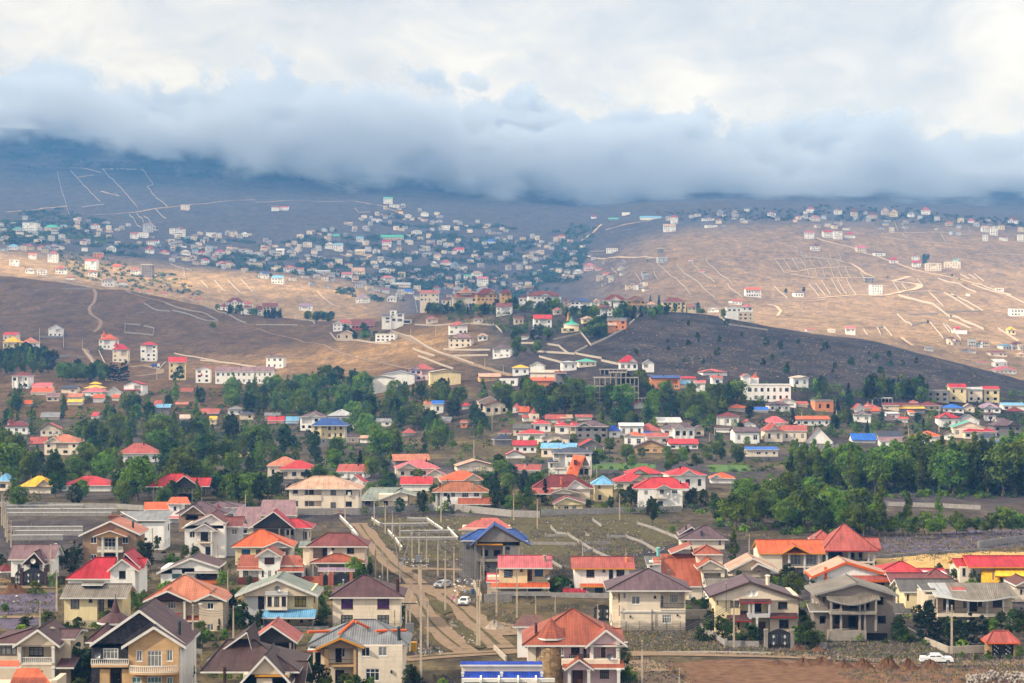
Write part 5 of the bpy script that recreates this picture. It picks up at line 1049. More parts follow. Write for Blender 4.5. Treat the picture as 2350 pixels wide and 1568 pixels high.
MID = {
 'e|among the trees at left': '''
100 272 262 145 108 h maroon white PB
288 467 270 245 207 s pink white -
277 480 320 295 250 s orange cream -
555 710 305 262 232 s navy cream -
765 930 300 256 226 h yellow cream -
812 925 256 220 196 h yellow cream x
745 945 332 292 245 h pink white -
420 545 380 335 300 s mauve beige -
615 757 382 340 305 s peach cream P
970 1115 332 300 250 f lgrey white -
850 960 392 350 315 s orange white P
1020 1095 372 345 315 s orange cream -
1127 1320 322 225 195 f crimson white BA
610 755 412 385 360 s yellow cream -
40 262 682 605 520 k maroon white Y
365 560 702 635 580 f salmon cream -
265 430 790 770 705 s salmon beige -
395 730 872 755 682 n peach cream B
1070 1465 938 858 763 h salmon white -
-40 90 1200 1110 1040 h lblue cream B
165 490 1224 1162 1062 n yellow cream -
555 1025 1205 1150 1064 h red white -
370 545 550 520 480 s grey beige -
830 892 545 515 478 d red white -
205 292 418 405 368 s orange white x
1425 1562 502 437 403 d lblue/corr grey -
2085 2240 505 452 420 h grey white -
2190 2330 547 492 470 h navy beige U
1825 2010 497 487 445 s salmon white x
1645 1745 552 535 500 s cream cream x
1915 1990 592 545 515 s yellow lemon -
1410 1480 425 415 368 s salmon cream x
1650 1770 300 290 255 s brick beige x
1600 1730 420 408 385 s peach cream x''',
 'f|in the middle grove': '''
395 652 648 520 470 n purple white BU
652 908 642 512 452 h lgrey white -
105 262 592 555 517 s red cream A
270 395 592 555 517 s lblue/corr white A
75 225 532 510 483 s grey beige -
945 1062 762 720 690 s tan white -
835 945 757 712 680 d brown beige P
1095 1247 612 560 535 s grey white -
1520 1645 492 412 350 k rust cream -
1610 1728 492 402 370 s bblue white -
2035 2232 470 378 335 f choc beige U
2090 2325 502 420 370 f choc beige UP
1255 1602 962 925 862 s peach grey -
1285 1692 1078 995 914 n pink cream -
1690 2112 1132 1105 1015 n orange cream -
1320 1622 1202 1140 1068 s red white -
1835 2222 1022 975 920 f tan cream P
735 1016 1087 1025 955 s salmon white P
95 417 1087 970 885 h peach cream B
210 577 1092 1000 918 h red cream -
840 997 1152 1125 1060 f red white -
1560 1742 1082 1055 1003 f pink cream -
1870 1947 622 572 550 d brick orange -
1340 1472 692 670 625 h salmon white -
1690 1792 582 555 520 s grey beige -
1885 1962 452 420 385 h red white -
2180 2350 790 730 680 h navy grey U
2215 2350 690 670 630 h wine white -''',
 'f|below the ploughed hill': '''
85 257 80 -30 -60 k purple white -
1035 1268 302 163 140 f lgrey white x
1180 1462 242 126 97 f bblue white x
1410 1622 192 85 30 n salmon pinkw B
1590 1888 238 112 85 f cream lemon x
2045 2255 192 155 120 s tan tan -
2235 2400 245 165 150 F lgrey white -''',
 'g|in the crowded row': '''
185 365 662 585 522 k red white B
390 530 682 602 537 k red white B
520 655 702 607 547 k red cream B
-10 108 482 437 392 c salmon white -
50 160 500 478 425 s orange white x
152 258 562 495 430 c salmon cream -
92 180 562 530 505 s salmon white -
580 888 722 610 555 n purple grey U
38 290 772 675 632 h red white B
190 400 740 705 665 f purple cream -
265 540 792 720 680 f purple cream P
880 1000 712 650 590 h royal white -
980 1215 692 605 575 s white white -
1135 1380 682 650 577 h salmon cream x
1130 1298 690 672 628 h bblue white x
1022 1218 802 695 655 n orange white -
1225 1442 767 705 668 s salmon cream P
1375 1542 702 630 590 h purple white -
1480 1685 722 625 570 n purple white P
1655 1772 700 640 600 f purple beige -
1120 1432 852 800 737 f purple trav -
1435 1718 817 770 722 s red white -
1335 1566 602 572 525 s white/corr cream x
300 492 572 545 500 s salmon white -
445 560 562 530 500 d tan cream -
580 742 552 525 500 s salmon white -
0 182 692 630 588 s dgrey beige -
5 232 852 785 735 s crimson white -
258 592 892 810 760 s lblue cream -
592 862 862 800 730 f crimson grey P
-60 132 902 870 830 f pink white -
20 266 1037 1010 958 s salmon cream -
735 942 1180 1140 1060 h lblue/seam cream -
930 1266 1190 1115 1030 n red cream B
1070 1412 1102 1045 975 n red white -
1435 1792 1202 1055 980 n red white -
1810 2052 1132 1085 1030 n orange white -
2145 2455 887 822 795 s bblue cream -
2035 2282 767 660 615 s purple white -
1865 2042 667 630 607 s brown white -
1870 2092 602 520 480 h maroon white P
2100 2252 612 590 550 f orange white -
1970 2162 472 440 403 h orange cream x
2200 2360 480 460 430 s bblue white x''',
 'g|at the foot of the scrub hill': '''
1270 1552 272 165 140 s blue orange B
1405 1682 262 222 174 h lblue cream x
1550 1692 240 170 150 s crimson cream -
1680 1782 317 210 185 s pink white B
1740 1987 142 110 80 n salmon white -
1830 1942 232 165 140 s salmon white B
2188 2274 222 165 115 c orange white -
2110 2192 227 150 122 f salmon white B
2145 2560 382 235 220 F grey white -
0 162 142 70 42 h yellow white B
160 300 107 50 15 f purple white x
160 430 202 115 90 s cream cream x
165 396 247 190 158 s orange orange x
395 502 252 120 100 s wine grey B
1110 1230 445 405 375 f salmon white -''',
 'h|in the village at right': '''
-60 187 602 577 515 h pink white -
-40 147 752 647 567 n salmon cream -
125 362 750 650 596 s salmon cream -
345 602 767 757 622 f purple white -
240 582 602 545 512 s orange white B
770 1002 762 737 672 s bblue white -
1010 1247 720 705 652 s navy beige x
1020 1238 792 742 705 s mauve white -
1370 1618 802 702 648 n orange white BY
1570 1772 622 532 475 n crimson white -
1740 1947 622 560 500 f navy white -
1695 1992 717 617 562 f teal cream -
1795 2112 722 657 603 h crimson cream -
2068 2332 712 602 540 n purple grey U
1880 2162 792 722 667 h navy cream -
1985 2322 832 782 742 s bblue grey -
1600 1807 482 440 405 h bblue white -
1925 2142 482 440 390 n lav white -
2150 2360 462 415 390 s lblue white -
2200 2360 480 470 430 h maroon white x
1050 1212 462 415 390 s maroon beige -
1215 1402 462 412 392 s maroon cream -
1400 1602 462 418 380 h maroon beige -
790 892 482 450 400 f salmon white -
870 1042 472 440 375 k salmon cream -
940 1052 490 470 430 h orange white x
780 952 572 500 462 n purple white -
1090 1217 542 492 475 d white white -
1050 1202 565 545 505 h purple beige x
1200 1452 482 445 425 s yellow grey x
430 602 472 380 378 F brick orange U
0 212 472 410 375 n purple white P
0 167 382 342 315 s crimson brick U
100 267 432 385 348 f salmon white -
260 372 432 405 378 s salmon cream -
220 382 252 160 140 n cream white -
1200 1292 572 540 520 s red white -
1290 1352 512 482 460 s orange white x
1300 1382 402 387 365 h salmon white x
1615 1712 732 682 652 f purple white -
1985 2100 560 500 470 n plum white -
1800 1905 480 430 400 f tan cream -
1455 1662 387 288 285 F grey grey U
1660 1827 387 252 217 s crimson lemon U
1827 1977 387 270 247 s lgrey cream U
1977 2132 390 268 240 s crimson lemon U
2100 2190 610 560 530 s purple white -''',
 'i|on the left hillside': '''
25 160 800 750 722 s red cream -
20 172 877 815 763 p yellow lemon B
193 347 892 820 770 p peach white B
440 572 768 690 652 f navy white B
900 1058 882 792 702 k orange white B
1028 1180 1002 882 795 k crimson cream B
1285 1442 992 840 812 h crimson white B
1545 1712 1162 998 950 s red lemon B
1790 1937 1190 1062 1030 f red white -
1970 2510 1200 1082 1040 s mauve white -''',
 'i|above the ploughed hill': '''
1995 2100 522 490 460 h maroon white -
2070 2232 502 450 408 n maroon white -
2205 2302 562 502 475 n wine white -
2230 2322 500 467 440 h salmon cream -''',
 'j|on the middle hill': '''
700 892 712 642 605 n salmon white B
735 892 797 737 705 f tan beige U
870 1087 697 660 605 d wine brick U
1095 1277 812 745 735 F white white -
1770 1947 742 660 625 n salmon white -
1760 1982 867 777 732 n mauve cream U
2165 2342 962 870 840 h purple white B
0 68 572 520 485 s wine white -
55 197 517 487 455 s wine beige -
1560 1675 642 602 577 n salmon cream B
2030 2130 802 757 730 n tan white -
1990 2090 640 600 575 h choc cream B''',
 'j|along the hilltop': '''
1500 1685 447 365 338 d salmon cream -
1800 2058 492 405 345 h rust cream B
2020 2217 442 375 320 n maroon tan B
2238 2350 432 362 330 h maroon tan B
2198 2350 572 490 455 s wine white B
1700 1792 472 428 398 h choc cream B''',
 'k|along the hilltop': '''
148 458 472 390 345 n wine white B
533 742 507 440 412 n blue white B
828 1057 492 430 380 n maroon white B
762 932 577 500 470 n wine white B
1052 1228 507 430 392 n choc tan B
1378 1602 517 445 405 h wine lemon -
60 145 455 408 378 h choc white B
468 532 485 442 415 n maroon beige -
742 805 485 442 412 n tan cream -
1235 1335 508 468 440 h tan beige -
1605 1695 532 492 466 n salmon lemon B
1980 2217 617 542 540 F tan beige -
1970 2112 542 500 495 F white white -
2105 2217 532 490 465 h pink white -''',
 'k|under the hilltop': '''
195 372 697 600 563 s red white B
868 1052 702 612 590 s dgrey orange U
868 962 732 660 635 s tan orange -
80 152 792 765 745 s brown white -
455 602 1077 1000 985 h lgrey white B
605 782 1042 992 965 h teal cream -
982 1162 1077 1000 935 n crimson white B
1195 1312 1092 1010 975 f lgrey white B
380 465 562 520 495 n salmon beige B
640 755 642 600 575 n tan lemon -
15 110 652 600 575 s choc beige B''',
 'l|beyond the dark hill': '''
2035 2202 947 912 890 h maroon cream -
2080 2292 1102 1072 1035 n pink white -
2080 2202 1050 1000 970 d white white -
1440 1522 897 875 857 s grey white x
1775 1912 912 897 875 n navy white x
1925 2010 1020 1005 990 s salmon white x
2290 2360 950 925 905 h tan beige -''',
}
for key, txt in MID.items():
    crop, place = key.split('|')
    for ln in txt.strip().splitlines():
        q = ln.split()
        MH(crop, *[float(v) for v in q[:5]], q[5], q[6], q[7], place, q[8].replace('-', ''), dmin=1480.0 if crop == 'l' else 150.0)
FARH = {
 'l|on the far tan slope': '''
950 1052 382 290 285 F white white U
888 977 272 225 222 F grey conc U
245 330 402 362 358 F white white U
710 806 747 690 670 s pink white B
350 430 717 702 690 s salmon white x
550 622 727 708 693 s cream white x
1690 1826 737 712 708 F white white x
1715 1765 712 690 672 s red pinkw x
2195 2276 747 702 670 n yellow lemon -
2228 2352 577 512 508 F white white -
1325 1407 127 85 65 s crimson white B
1120 1202 92 62 33 h red white -
1445 1590 162 95 90 F cream cream B
1620 1766 137 80 75 F tan cream U
1320 1392 65 25 12 n brick white -
1490 1550 160 132 125 s white white x
1700 1750 80 62 52 s teal white x
1700 1730 402 388 384 F white conc x
1825 1855 392 375 372 F white white x
2090 2170 350 325 318 s cream white U''',
 'k|on the far tan slope': '''
2143 2292 402 337 312 s orange white B
2018 2112 472 440 420 s salmon white -
1990 2060 470 455 440 s white cream x
1795 1900 540 515 500 h lgrey white -''',
 'j|in the sunlit dip at left': '''
388 512 527 487 460 s lav white B
912 1037 457 410 375 n lav white B''',
 'p|on the misty ridge': '''
335 427 1092 1035 1018 s salmon white B
508 605 1080 1030 1013 s crimson white B
605 683 1095 1022 1018 F cream white U
705 802 1085 1050 1030 h crimson white B
395 480 1200 1155 1133 n maroon white B
815 907 1215 1175 1153 s pink cream -
980 1080 1250 1220 1213 F tan white -
1965 2032 1030 990 972 s tan white B
2040 2110 1060 980 968 f brown white B
2120 2172 1008 970 955 F yellow lemon -
1970 2022 1112 1050 1040 n wine white B
2125 2202 1110 1075 1055 h wine white B
2293 2360 1115 1055 1048 F white white B
610 682 868 825 805 n purple white B
1045 1112 875 830 800 f choc beige P
1118 1192 888 845 820 n tan lemon B
930 1007 905 870 848 h maroon beige P
1412 1492 868 830 800 h salmon white -
1288 1347 892 860 838 n grey white -
383 482 930 895 876 n salmon cream P
355 425 850 815 795 h salmon white -
765 827 892 845 810 h wine beige -
2208 2302 950 920 893 n wine white -
1632 1702 970 945 930 h salmon beige -
690 755 1012 990 972 h wine white -
0 75 880 855 835 n wine white -
230 272 938 915 900 h salmon cream x
1840 1900 945 925 905 h pink white x''',
 'o|on the middle ridge': '''
1390 1506 1027 970 955 s tan white B
1458 1527 950 890 873 h crimson white B
1172 1372 915 897 882 s lblue white x
885 977 922 908 897 d teal grey x
1748 1862 925 902 885 n brown white B
1868 1927 952 920 905 n rust cream -
1890 1942 862 840 822 h grey beige -
2018 2072 862 842 825 h grey beige -
1778 1887 987 968 955 F white white -
865 972 1222 1180 1175 F cream white U
720 840 1250 1205 1200 F white conc U
655 762 1385 1335 1315 n pink pinkw -
770 830 1382 1372 1358 s salmon cream x
828 895 1425 1412 1395 s salmon cream x
555 655 1412 1392 1370 h lgrey white -
500 600 1722 1700 1680 s salmon cream x
730 780 905 888 868 s wine white x
1008 1082 875 850 838 F white white x
420 490 1085 1065 1050 h crimson cream -
1335 1390 1215 1182 1178 F grey conc U
1340 1430 1310 1262 1255 F grey lgrey U
1225 1280 1308 1275 1268 F tan conc U
1615 1668 1295 1282 1272 s salmon white x
1720 1772 1400 1390 1378 s salmon white x''',
 'm|on the sunny spur at left': '''
85 170 1340 1285 1275 F lgrey white B
258 328 1278 1235 1220 s orange white B
435 530 1308 1225 1202 n salmon white B
508 615 1415 1362 1345 n red white B
775 887 1372 1295 1275 s salmon white B
808 890 1440 1395 1372 n salmon white B
1195 1292 1430 1380 1358 n salmon white B
1297 1395 1445 1330 1325 F white conc U
930 1042 1530 1470 1450 h mauve white B
1065 1157 1530 1488 1470 n salmon white -
340 425 1420 1375 1365 F lgrey white B
228 312 1410 1375 1360 h lgrey white B
1030 1110 1355 1345 1325 s orange cream x
600 680 1465 1445 1430 h salmon white x
858 942 1270 1222 1215 F brick orange U
1225 1285 1580 1565 1550 h orange cream x
1335 1410 1595 1575 1558 h orange lemon x
1465 1535 1605 1590 1572 h orange cream x
1720 1770 1655 1640 1622 h salmon lemon x
1795 1855 1660 1645 1628 h orange cream x''',
 'm|in the blue village at left': '''
205 322 1030 945 935 F white white B
110 210 1030 1000 985 n teal white -
405 540 1020 985 962 h teal beige x
1190 1262 1090 1045 1030 s salmon white B
1268 1352 1080 1035 1025 F white white U
1308 1402 1030 955 942 h mauve lgrey U
1555 1625 1050 995 988 F white white B
1615 1702 1070 1000 980 n wine white B
1330 1410 1225 1185 1160 n crimson white B
1340 1452 1150 1112 1100 s wine white -
1655 1745 1240 1210 1192 h cream white B
1968 2056 1230 1210 1190 h crimson white -
1815 1880 1240 1220 1200 h crimson white x
2212 2275 1070 1045 1028 h white white B
1892 1978 1075 1035 1032 F cream white x
1658 1730 828 780 773 F white cream B
975 1062 1210 1175 1152 n lgrey white B
65 160 1190 1160 1138 h lblue white -
215 298 1190 1160 1135 n salmon beige -
340 402 1195 1165 1145 n crimson cream -
445 522 1175 1155 1138 h lav cream -
748 802 1205 1175 1168 F white white -
1980 2070 1345 1315 1295 n pink white B
2085 2152 1345 1325 1305 n salmon white -
1840 1918 1330 1285 1265 n crimson white B
1460 1545 1230 1215 1195 n red white -
830 905 1000 965 950 n salmon white B
1665 1705 1170 1160 1150 F white white x''',
 'n|in the blue village': '''
1170 1256 770 720 708 s teal white B
1228 1316 805 775 765 F beige white B
1310 1350 860 850 840 s yellow white x
1510 1585 885 855 842 h lgrey white x
1370 1430 900 875 862 n white white -
1100 1160 940 915 902 f lgrey white x
140 215 835 800 788 s wine white -
220 294 830 800 790 s crimson white -
430 510 1168 1125 1115 F cream cream -
710 790 1205 1145 1130 s lblue white B
630 712 1185 1145 1120 h lgrey white -
920 990 1120 1085 1070 s lblue white B
1155 1240 1165 1120 1105 s crimson white B
700 765 1115 1065 1050 s teal grey B
1425 1520 1055 1020 1010 n lgrey white B
1140 1352 1105 1075 1055 s teal beige -
905 1000 1240 1205 1188 s lemon lemon -
1072 1142 1230 1190 1175 n purple white -
180 262 1240 1195 1180 d white white x
880 998 1425 1375 1355 s tan lemon -
535 680 1410 1390 1378 s lgrey white -
1258 1338 1335 1315 1298 h lgrey white B
1130 1240 1410 1375 1362 h lgrey white B
138 252 1480 1445 1425 h lblue white B
248 352 1395 1355 1335 n pink white B
370 434 1400 1370 1355 s salmon white -
1700 1775 1010 970 960 F cream white B
1815 1908 1215 1190 1172 s red white -
2118 2200 1135 1115 1093 h bblue white -'''.replace('lemon lemon', 'cream lemon').replace('beige white', 'tan white'),
 'j|in the lower hazy village': '''
1145 1280 270 225 205 n pink white B
1600 1665 125 90 72 n white white B
1690 1790 110 85 60 h salmon white -
2025 2130 312 230 215 s pink white B
1910 1980 245 205 195 s teal white B
140 252 280 225 205 s lblue white B
255 352 175 135 115 n salmon white B
20 115 232 190 165 n blue white B
880 998 205 165 150 s tan lemon -
780 880 228 190 175 s pink white B
1975 2080 220 180 165 n tan white -
1230 1420 310 285 268 s lgrey cream -
1200 1290 445 410 385 n lgrey white -
1330 1450 370 350 325 h bblue white -
1075 1140 345 330 308 h grey white B'''.replace('lemon -', 'cream -'),
}
for key, txt in FARH.items():
    crop, place = key.split('|')
    for ln in txt.strip().splitlines():
        q = ln.split()
        MH(crop, *[float(v) for v in q[:5]], q[5], q[6] if q[6] in CN else 'tan', q[7], place, q[8].replace('-', '') if len(q) > 8 else '', dmin=1700.0, far=True)

# the carpet of tiny far houses between those that can be told apart
FW = [WM('lgrey'), WM('beige'), WM('cream'), wall_mat('haze_grey', (168, 166, 166))]; FR = [RM(k) for k in ('lgrey', 'grey', 'salmon', 'wine', 'lblue', 'tan', 'mauve', 'white')]  # white walls greyed so the dimming by haze sits in their colour
def far_fill(label, areas, w0=5.5, w1=9.5, seed=1):
    rr = random.Random(seed); mb = MB(); NW = len(FW)
    for poly, n in areas:
        xs = [p[0] for p in poly]; ys = [p[1] for p in poly]; k = tries = 0
        while k < n and tries < n * 20:
            tries += 1; x, y = rr.uniform(min(xs), max(xs)), rr.uniform(min(ys), max(ys)); r = False
            for i in range(len(poly)):
                (x1, y1), (x2, y2) = poly[i], poly[(i + 1) % len(poly)]
                if (y1 > y) != (y2 > y) and x < (x2 - x1) * (y - y1) / (y2 - y1) + x1: r = not r
            if not r: continue
            px, py = pr('z', x, y); p = at(px, py, 1700.0); W, D, Hh = rr.uniform(w0, w1), rr.uniform(w0, w1), rr.choice([2.8, 3.2, 5.0, 5.4, 5.6, 7.5]); m = F / p.y
            if any(q[0] - W * m * .3 < px < q[1] + W * m * .3 and q[2] - 1 < py < q[3] + 1 for q in HOUSES if q[5] > 1700): continue
            k += 1; a = rr.uniform(-.5, .5); ca, sa = math.cos(a), math.sin(a); wm = rr.randrange(NW); rm = NW + rr.randrange(len(FR)); dk = NW + len(FR)
            def T_(u, v, z): return (p.x + u * ca - v * sa, p.y + u * sa + v * ca, p.z + z)
            h = W / 2; C = [(-h, 0), (h, 0), (h, D), (-h, D)]
            for i in range(4):
                c, d = C[i], C[(i + 1) % 4]; mb.quad(T_(*c, -1), T_(*d, -1), T_(*d, Hh), T_(*c, Hh), wm)
            o = .4; rz = rr.uniform(1.2, 2.2); e = [(-h - o, -o), (h + o, -o), (h + o, D + o), (-h - o, D + o)]; E = [T_(*q, Hh) for q in e]
            if rr.random() < .45: A, B = T_(-h * .35, D / 2, Hh + rz), T_(h * .35, D / 2, Hh + rz)
            else: A, B = T_(-h - o, D / 2, Hh + rz), T_(h + o, D / 2, Hh + rz)
            if rr.random() < .15: mb.poly(E, rm)
            else: mb.poly([E[0], E[1], B, A], rm); mb.poly([E[1], E[2], B], rm); mb.poly([E[2], E[3], A, B], rm); mb.poly([E[3], E[0], A], rm)
            for f_ in range(max(1, int(Hh / 2.7))):
                for u in (-.6, 0, .6):
                    if rr.random() < .3: continue
                    z = .8 + f_ * 2.7; w = rr.uniform(.4, .7); mb.quad(T_(u * h - w, -.05, z), T_(u * h + w, -.05, z), T_(u * h + w, -.05, z + 1.2), T_(u * h - w, -.05, z + 1.2), dk)
    o = mb.build('far_houses', FW + FR + [GL[1]]); tag(o, label, None, None, 'stuff')
far_fill('carpet of tiny pale houses of the hazy far village', [([(620, 560), (780, 520), (900, 470), (1080, 505), (1350, 560), (1330, 640), (1240, 665), (980, 690), (860, 690), (640, 640)], 330),
    ([(380, 560), (640, 575), (640, 650), (500, 618), (390, 600)], 50), ([(0, 515), (120, 490), (380, 530), (620, 540), (620, 600), (300, 560), (150, 590), (0, 580)], 95), ([(1500, 495), (1720, 482), (2330, 505), (2350, 545), (2000, 535), (1560, 520)], 45), ([(1350, 565), (1480, 600), (1500, 680), (1370, 660)], 18), ([(2120, 808), (2350, 815), (2350, 860), (2280, 850)], 12)])
# ------------------------------------------------------------------ buildings with a shape of their own
def special():
    H = House
    h = H('f', 655, 797, 'blue_hip_house', 'cream three storey house with blue hip roof on a grey ground floor', yaw=0)
    h.block(507, 600, 602, 722, dy=0, dep=10, m='lemon', w=[(538, 566, 605, 640, 'd2'), (538, 566, 672, 705, 'd2')]); h.block(600, 805, 602, 722, dy=1.2, dep=9, m='lemon', w=[(612, 622, 607, 622, 'd1'), (634, 646, 607, 622, 'd1'), (662, 688, 607, 642, 'd2'), (720, 736, 607, 642, 'd1'), (768, 790, 605, 635, 'd2'), (662, 688, 675, 705, 'd2'), (720, 736, 672, 705, 'd1'), (768, 790, 672, 700, 'd2'), (614, 624, 672, 688, 'd1')])
    h.block(506, 806, 722, dy=-.1, dep=10, m='grey', w=[(538, 566, 735, 770, 'd2'), (610, 625, 735, 755, 'd1')]); h.hip(500, 842, 602, 533, dy=0, dep=10.5, m='blue', rx=(605, 745)); h.cols([812, 828], 602, 790, .5, .12); h.done()
    h = H('g', 960, 395, 'concrete_frame_building', 'bare concrete frame building of five open floors in the town', 'building')
    for (yy, x0, x1) in ((350, 760, 1240), (300, 750, 1170), (240, 752, 1165), (160, 755, 1165), (112, 900, 1060)):
        h.pbox(x0, x1, yy, yy + 7, 0, 14, CONC, 'floor_slab')
    for i, x in enumerate((758, 805, 855, 905, 955, 1000, 1045, 1085, 1125, 1160)):
        for dy in (.3, 6.5, 13.5):
            h.cols([x], 114 if 900 < x < 1050 else 162, 395, dy, .24, CONC)
    h.cols([1190, 1225], 352, 395, .3, .2, CONC); h.pbox(750, 1170, 385, 400, -.2, 14, CONC, 'base'); h.pbox(1040, 1120, 215, 350, 6, 9, WM('conc'), 'stair_core'); h.pbox(860, 1000, 262, 300, 8, 8.4, WM('brick'), 'partition'); h.done()
    h = H('g', 880, 135, 'round_slab_building', 'low unfinished round fronted concrete storey above the frame building', 'building')
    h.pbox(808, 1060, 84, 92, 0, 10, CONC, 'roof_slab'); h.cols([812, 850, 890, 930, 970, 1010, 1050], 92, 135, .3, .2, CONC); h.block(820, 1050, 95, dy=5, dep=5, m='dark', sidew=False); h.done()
    h = H('g', 610, 1082, 'a_frame_house', 'orange steep A frame house with two roof windows')
    mb = MB(); P = lambda x, y, dy: (h.X(x, dy), dy, h.Z(y, dy))
    mb.slab([P(488, 1068, -.3), P(590, 1080, -.3), P(672, 882, 3), P(566, 870, 6)], .25); mb.slab([P(672, 882, 3), P(566, 870, 6), P(640, 990, 9), P(725, 1000, 6)], .25)
    me = mb.mesh('roof', [RM('orange/seam'), TRIMS['y']]); uv_roof(me); link(bpy.data.objects.new('roof', me), h.root)
    h.block(600, 712, 970, dy=3.4, dep=5, m='beige', w=[(620, 655, 1000, 1050, 'd2'), (665, 700, 1000, 1050, 'd2')]); h.pbox(605, 715, 985, 998, 2.4, 4, CONC, 'balcony'); h.pbox(655, 690, 920, 975, 3.5, 8, WM('grey'), 'gable')
    for (x, y) in ((582, 940), (548, 1012)): h.pbox(x - 14, x + 14, y - 24, y + 20, 1.2, 2.6, RM('copper'), 'dormer')
    h.done()
    h = H('g', 560, 1062, 'navy_roof_house', 'tall white house with flat navy roof and white balustrade balconies behind orange A frame')
    h.block(380, 430, 855, dy=.6, dep=9, m='white', loggia=[(385, 428, 860, 900, 1.5)]); h.block(430, 730, 852, dy=0, dep=10, m='white', w=[(500, 560, 865, 895, 'w4'), (672, 708, 860, 880, 'd2'), (515, 535, 935, 975, 'w1')], loggia=[(434, 486, 862, 985, 1.6)]); h.hip(362, 742, 852, 800, dy=0, dep=10, m='navy/seam'); h.rail(382, 486, 972, 995, dy=-.2, style='bal'); h.rail(382, 432, 885, 905, dy=.4, style='bal'); h.shed(330, 425, 940, 905, dy=-1, dep=4, m='navy/seam'); h.block(335, 420, 942, dy=0, dep=5, m='white', w=[(352, 372, 952, 985, 'd1')]); h.done()
    h = H('h', 470, 1000, 'truss_roof_shell', 'unfinished brick house under a bare grey roof truss behind the poplars'); h.block(255, 320, 835, dy=0, dep=10, m='conc', loggia=[(262, 318, 838, 890, 6)]); h.block(320, 720, 835, dy=0, dep=10, m='brick', w=[(335, 400, 845, 880, 'o'), (450, 480, 845, 905, 'o')]); h.cols([260, 405, 460, 520], 835, 960, -.3, .22, CONC); h.gabs(245, 735, 832, 776, dy=-.2, dep=10, m='dgrey/corr', gm='dark', o=.6)
    for i in range(12):
        x = 265 + i * 38; m_ = MB(); m_.tube((h.X(x, -.8), -.8, h.Z(835, -.8)), (h.X(x + 30, 5), 5, h.Z(774, 5)), .1, .1, 4); m_.build('rafter', GREYM, h.root)
    h.done()
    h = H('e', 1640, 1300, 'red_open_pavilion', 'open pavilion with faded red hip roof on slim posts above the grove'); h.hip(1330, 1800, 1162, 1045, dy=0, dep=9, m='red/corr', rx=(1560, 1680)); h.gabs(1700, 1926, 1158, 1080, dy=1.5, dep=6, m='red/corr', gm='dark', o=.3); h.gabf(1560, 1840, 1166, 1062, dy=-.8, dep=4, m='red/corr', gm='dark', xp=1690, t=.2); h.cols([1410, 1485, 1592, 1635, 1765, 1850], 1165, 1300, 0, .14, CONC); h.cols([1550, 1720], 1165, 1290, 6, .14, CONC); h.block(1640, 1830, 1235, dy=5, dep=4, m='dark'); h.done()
    h = H('h', 1075, 387, 'white_pergola', 'white post and beam pergola under dark trees at right', 'pergola'); h.pbox(1003, 1145, 346, 356, 0, 7, TRIM, 'roof_slab'); h.cols([1010, 1042, 1075, 1108, 1140], 356, 387, .2, .12); h.cols([1010, 1075, 1140], 356, 387, 6.6, .12); h.done()
    h = H('j', 1290, 690, 'modern_white_house', 'white stepped modern house with dark flat roofs on the middle hill', dmin=1100); h.block(1155, 1240, 575, dy=0, dep=9, m='white', w=[(1190, 1225, 618, 635, 'd2'), (1190, 1225, 590, 605, 'd2')]); h.block(1230, 1355, 550, dy=1, dep=8, m='white', w=[(1245, 1268, 555, 570, 'd1'), (1300, 1340, 560, 580, 'd3'), (1300, 1340, 600, 625, 'd3'), (1250, 1280, 600, 620, 'd2')]); h.block(1345, 1428, 610, dy=0, dep=9, m='white', w=[(1358, 1418, 618, 640, 'd4')], loggia=[(1350, 1425, 648, 680, 2)]); h.block(1230, 1290, 525, dy=2, dep=6, m='white', w=[(1245, 1268, 535, 548, 'd2')]); h.shed(1150, 1250, 578, 560, dy=-.5, dep=6, m='navy/seam'); h.shed(1285, 1360, 552, 535, dy=.5, dep=7, m='navy/seam'); h.shed(1340, 1432, 612, 606, dy=-.5, dep=8, m='grey/seam'); h.done()
    h = H('j', 1930, 492, 'turret_crown', 'tall rust red flared turret roof crowning the round hilltop villa', 'roof turret', dmin=1200) if False else None
    h = H('k', 548, 722, 'tent_roof_hall', 'round hall with pale green tent shaped roof and golden finial', 'building'); h.drum(545, 70, 650, 722, dy=5, n=16, m='cream'); h.cone(545, 76, 655, 585, dy=5, n=16, m='teal/seam', flare=.9, name='tent_roof'); m_ = MB(); m_.tube((h.X(515, 5), 5, h.Z(620, 5)), (h.X(515, 5), 5, h.Z(540, 5)), 1.1, .2, 6); m_.build('mast', TRIMS['y'], h.root); h.block(455, 620, 685, dy=-1, dep=5, m='lemon', w=[(470, 500, 692, 712, 'd2'), (530, 570, 692, 715, 'd3')]); h.done()
    h = H('k', 150, 352, 'water_tower', 'grey water tank on a slender tower behind the hilltop trees', 'water tower', dmin=1200, lim=1650)
    mb = MB(); mb.tube((0, 0, 0), (0, 0, h.Z(332, 0)), 1.0, .8, 10); mb.build('shaft', CONC, h.root); mb = MB(); mb.tube((0, 0, h.Z(332, 0)), (0, 0, h.Z(322, 0)), .9, 4.2, 14); mb.tube((0, 0, h.Z(322, 0)), (0, 0, h.Z(296, 0)), 4.2, 4.2, 14); mb.tube((0, 0, h.Z(296, 0)), (0, 0, h.Z(290, 0)), 4.2, .5, 14); mb.build('tank', CONC, h.root); h.done()
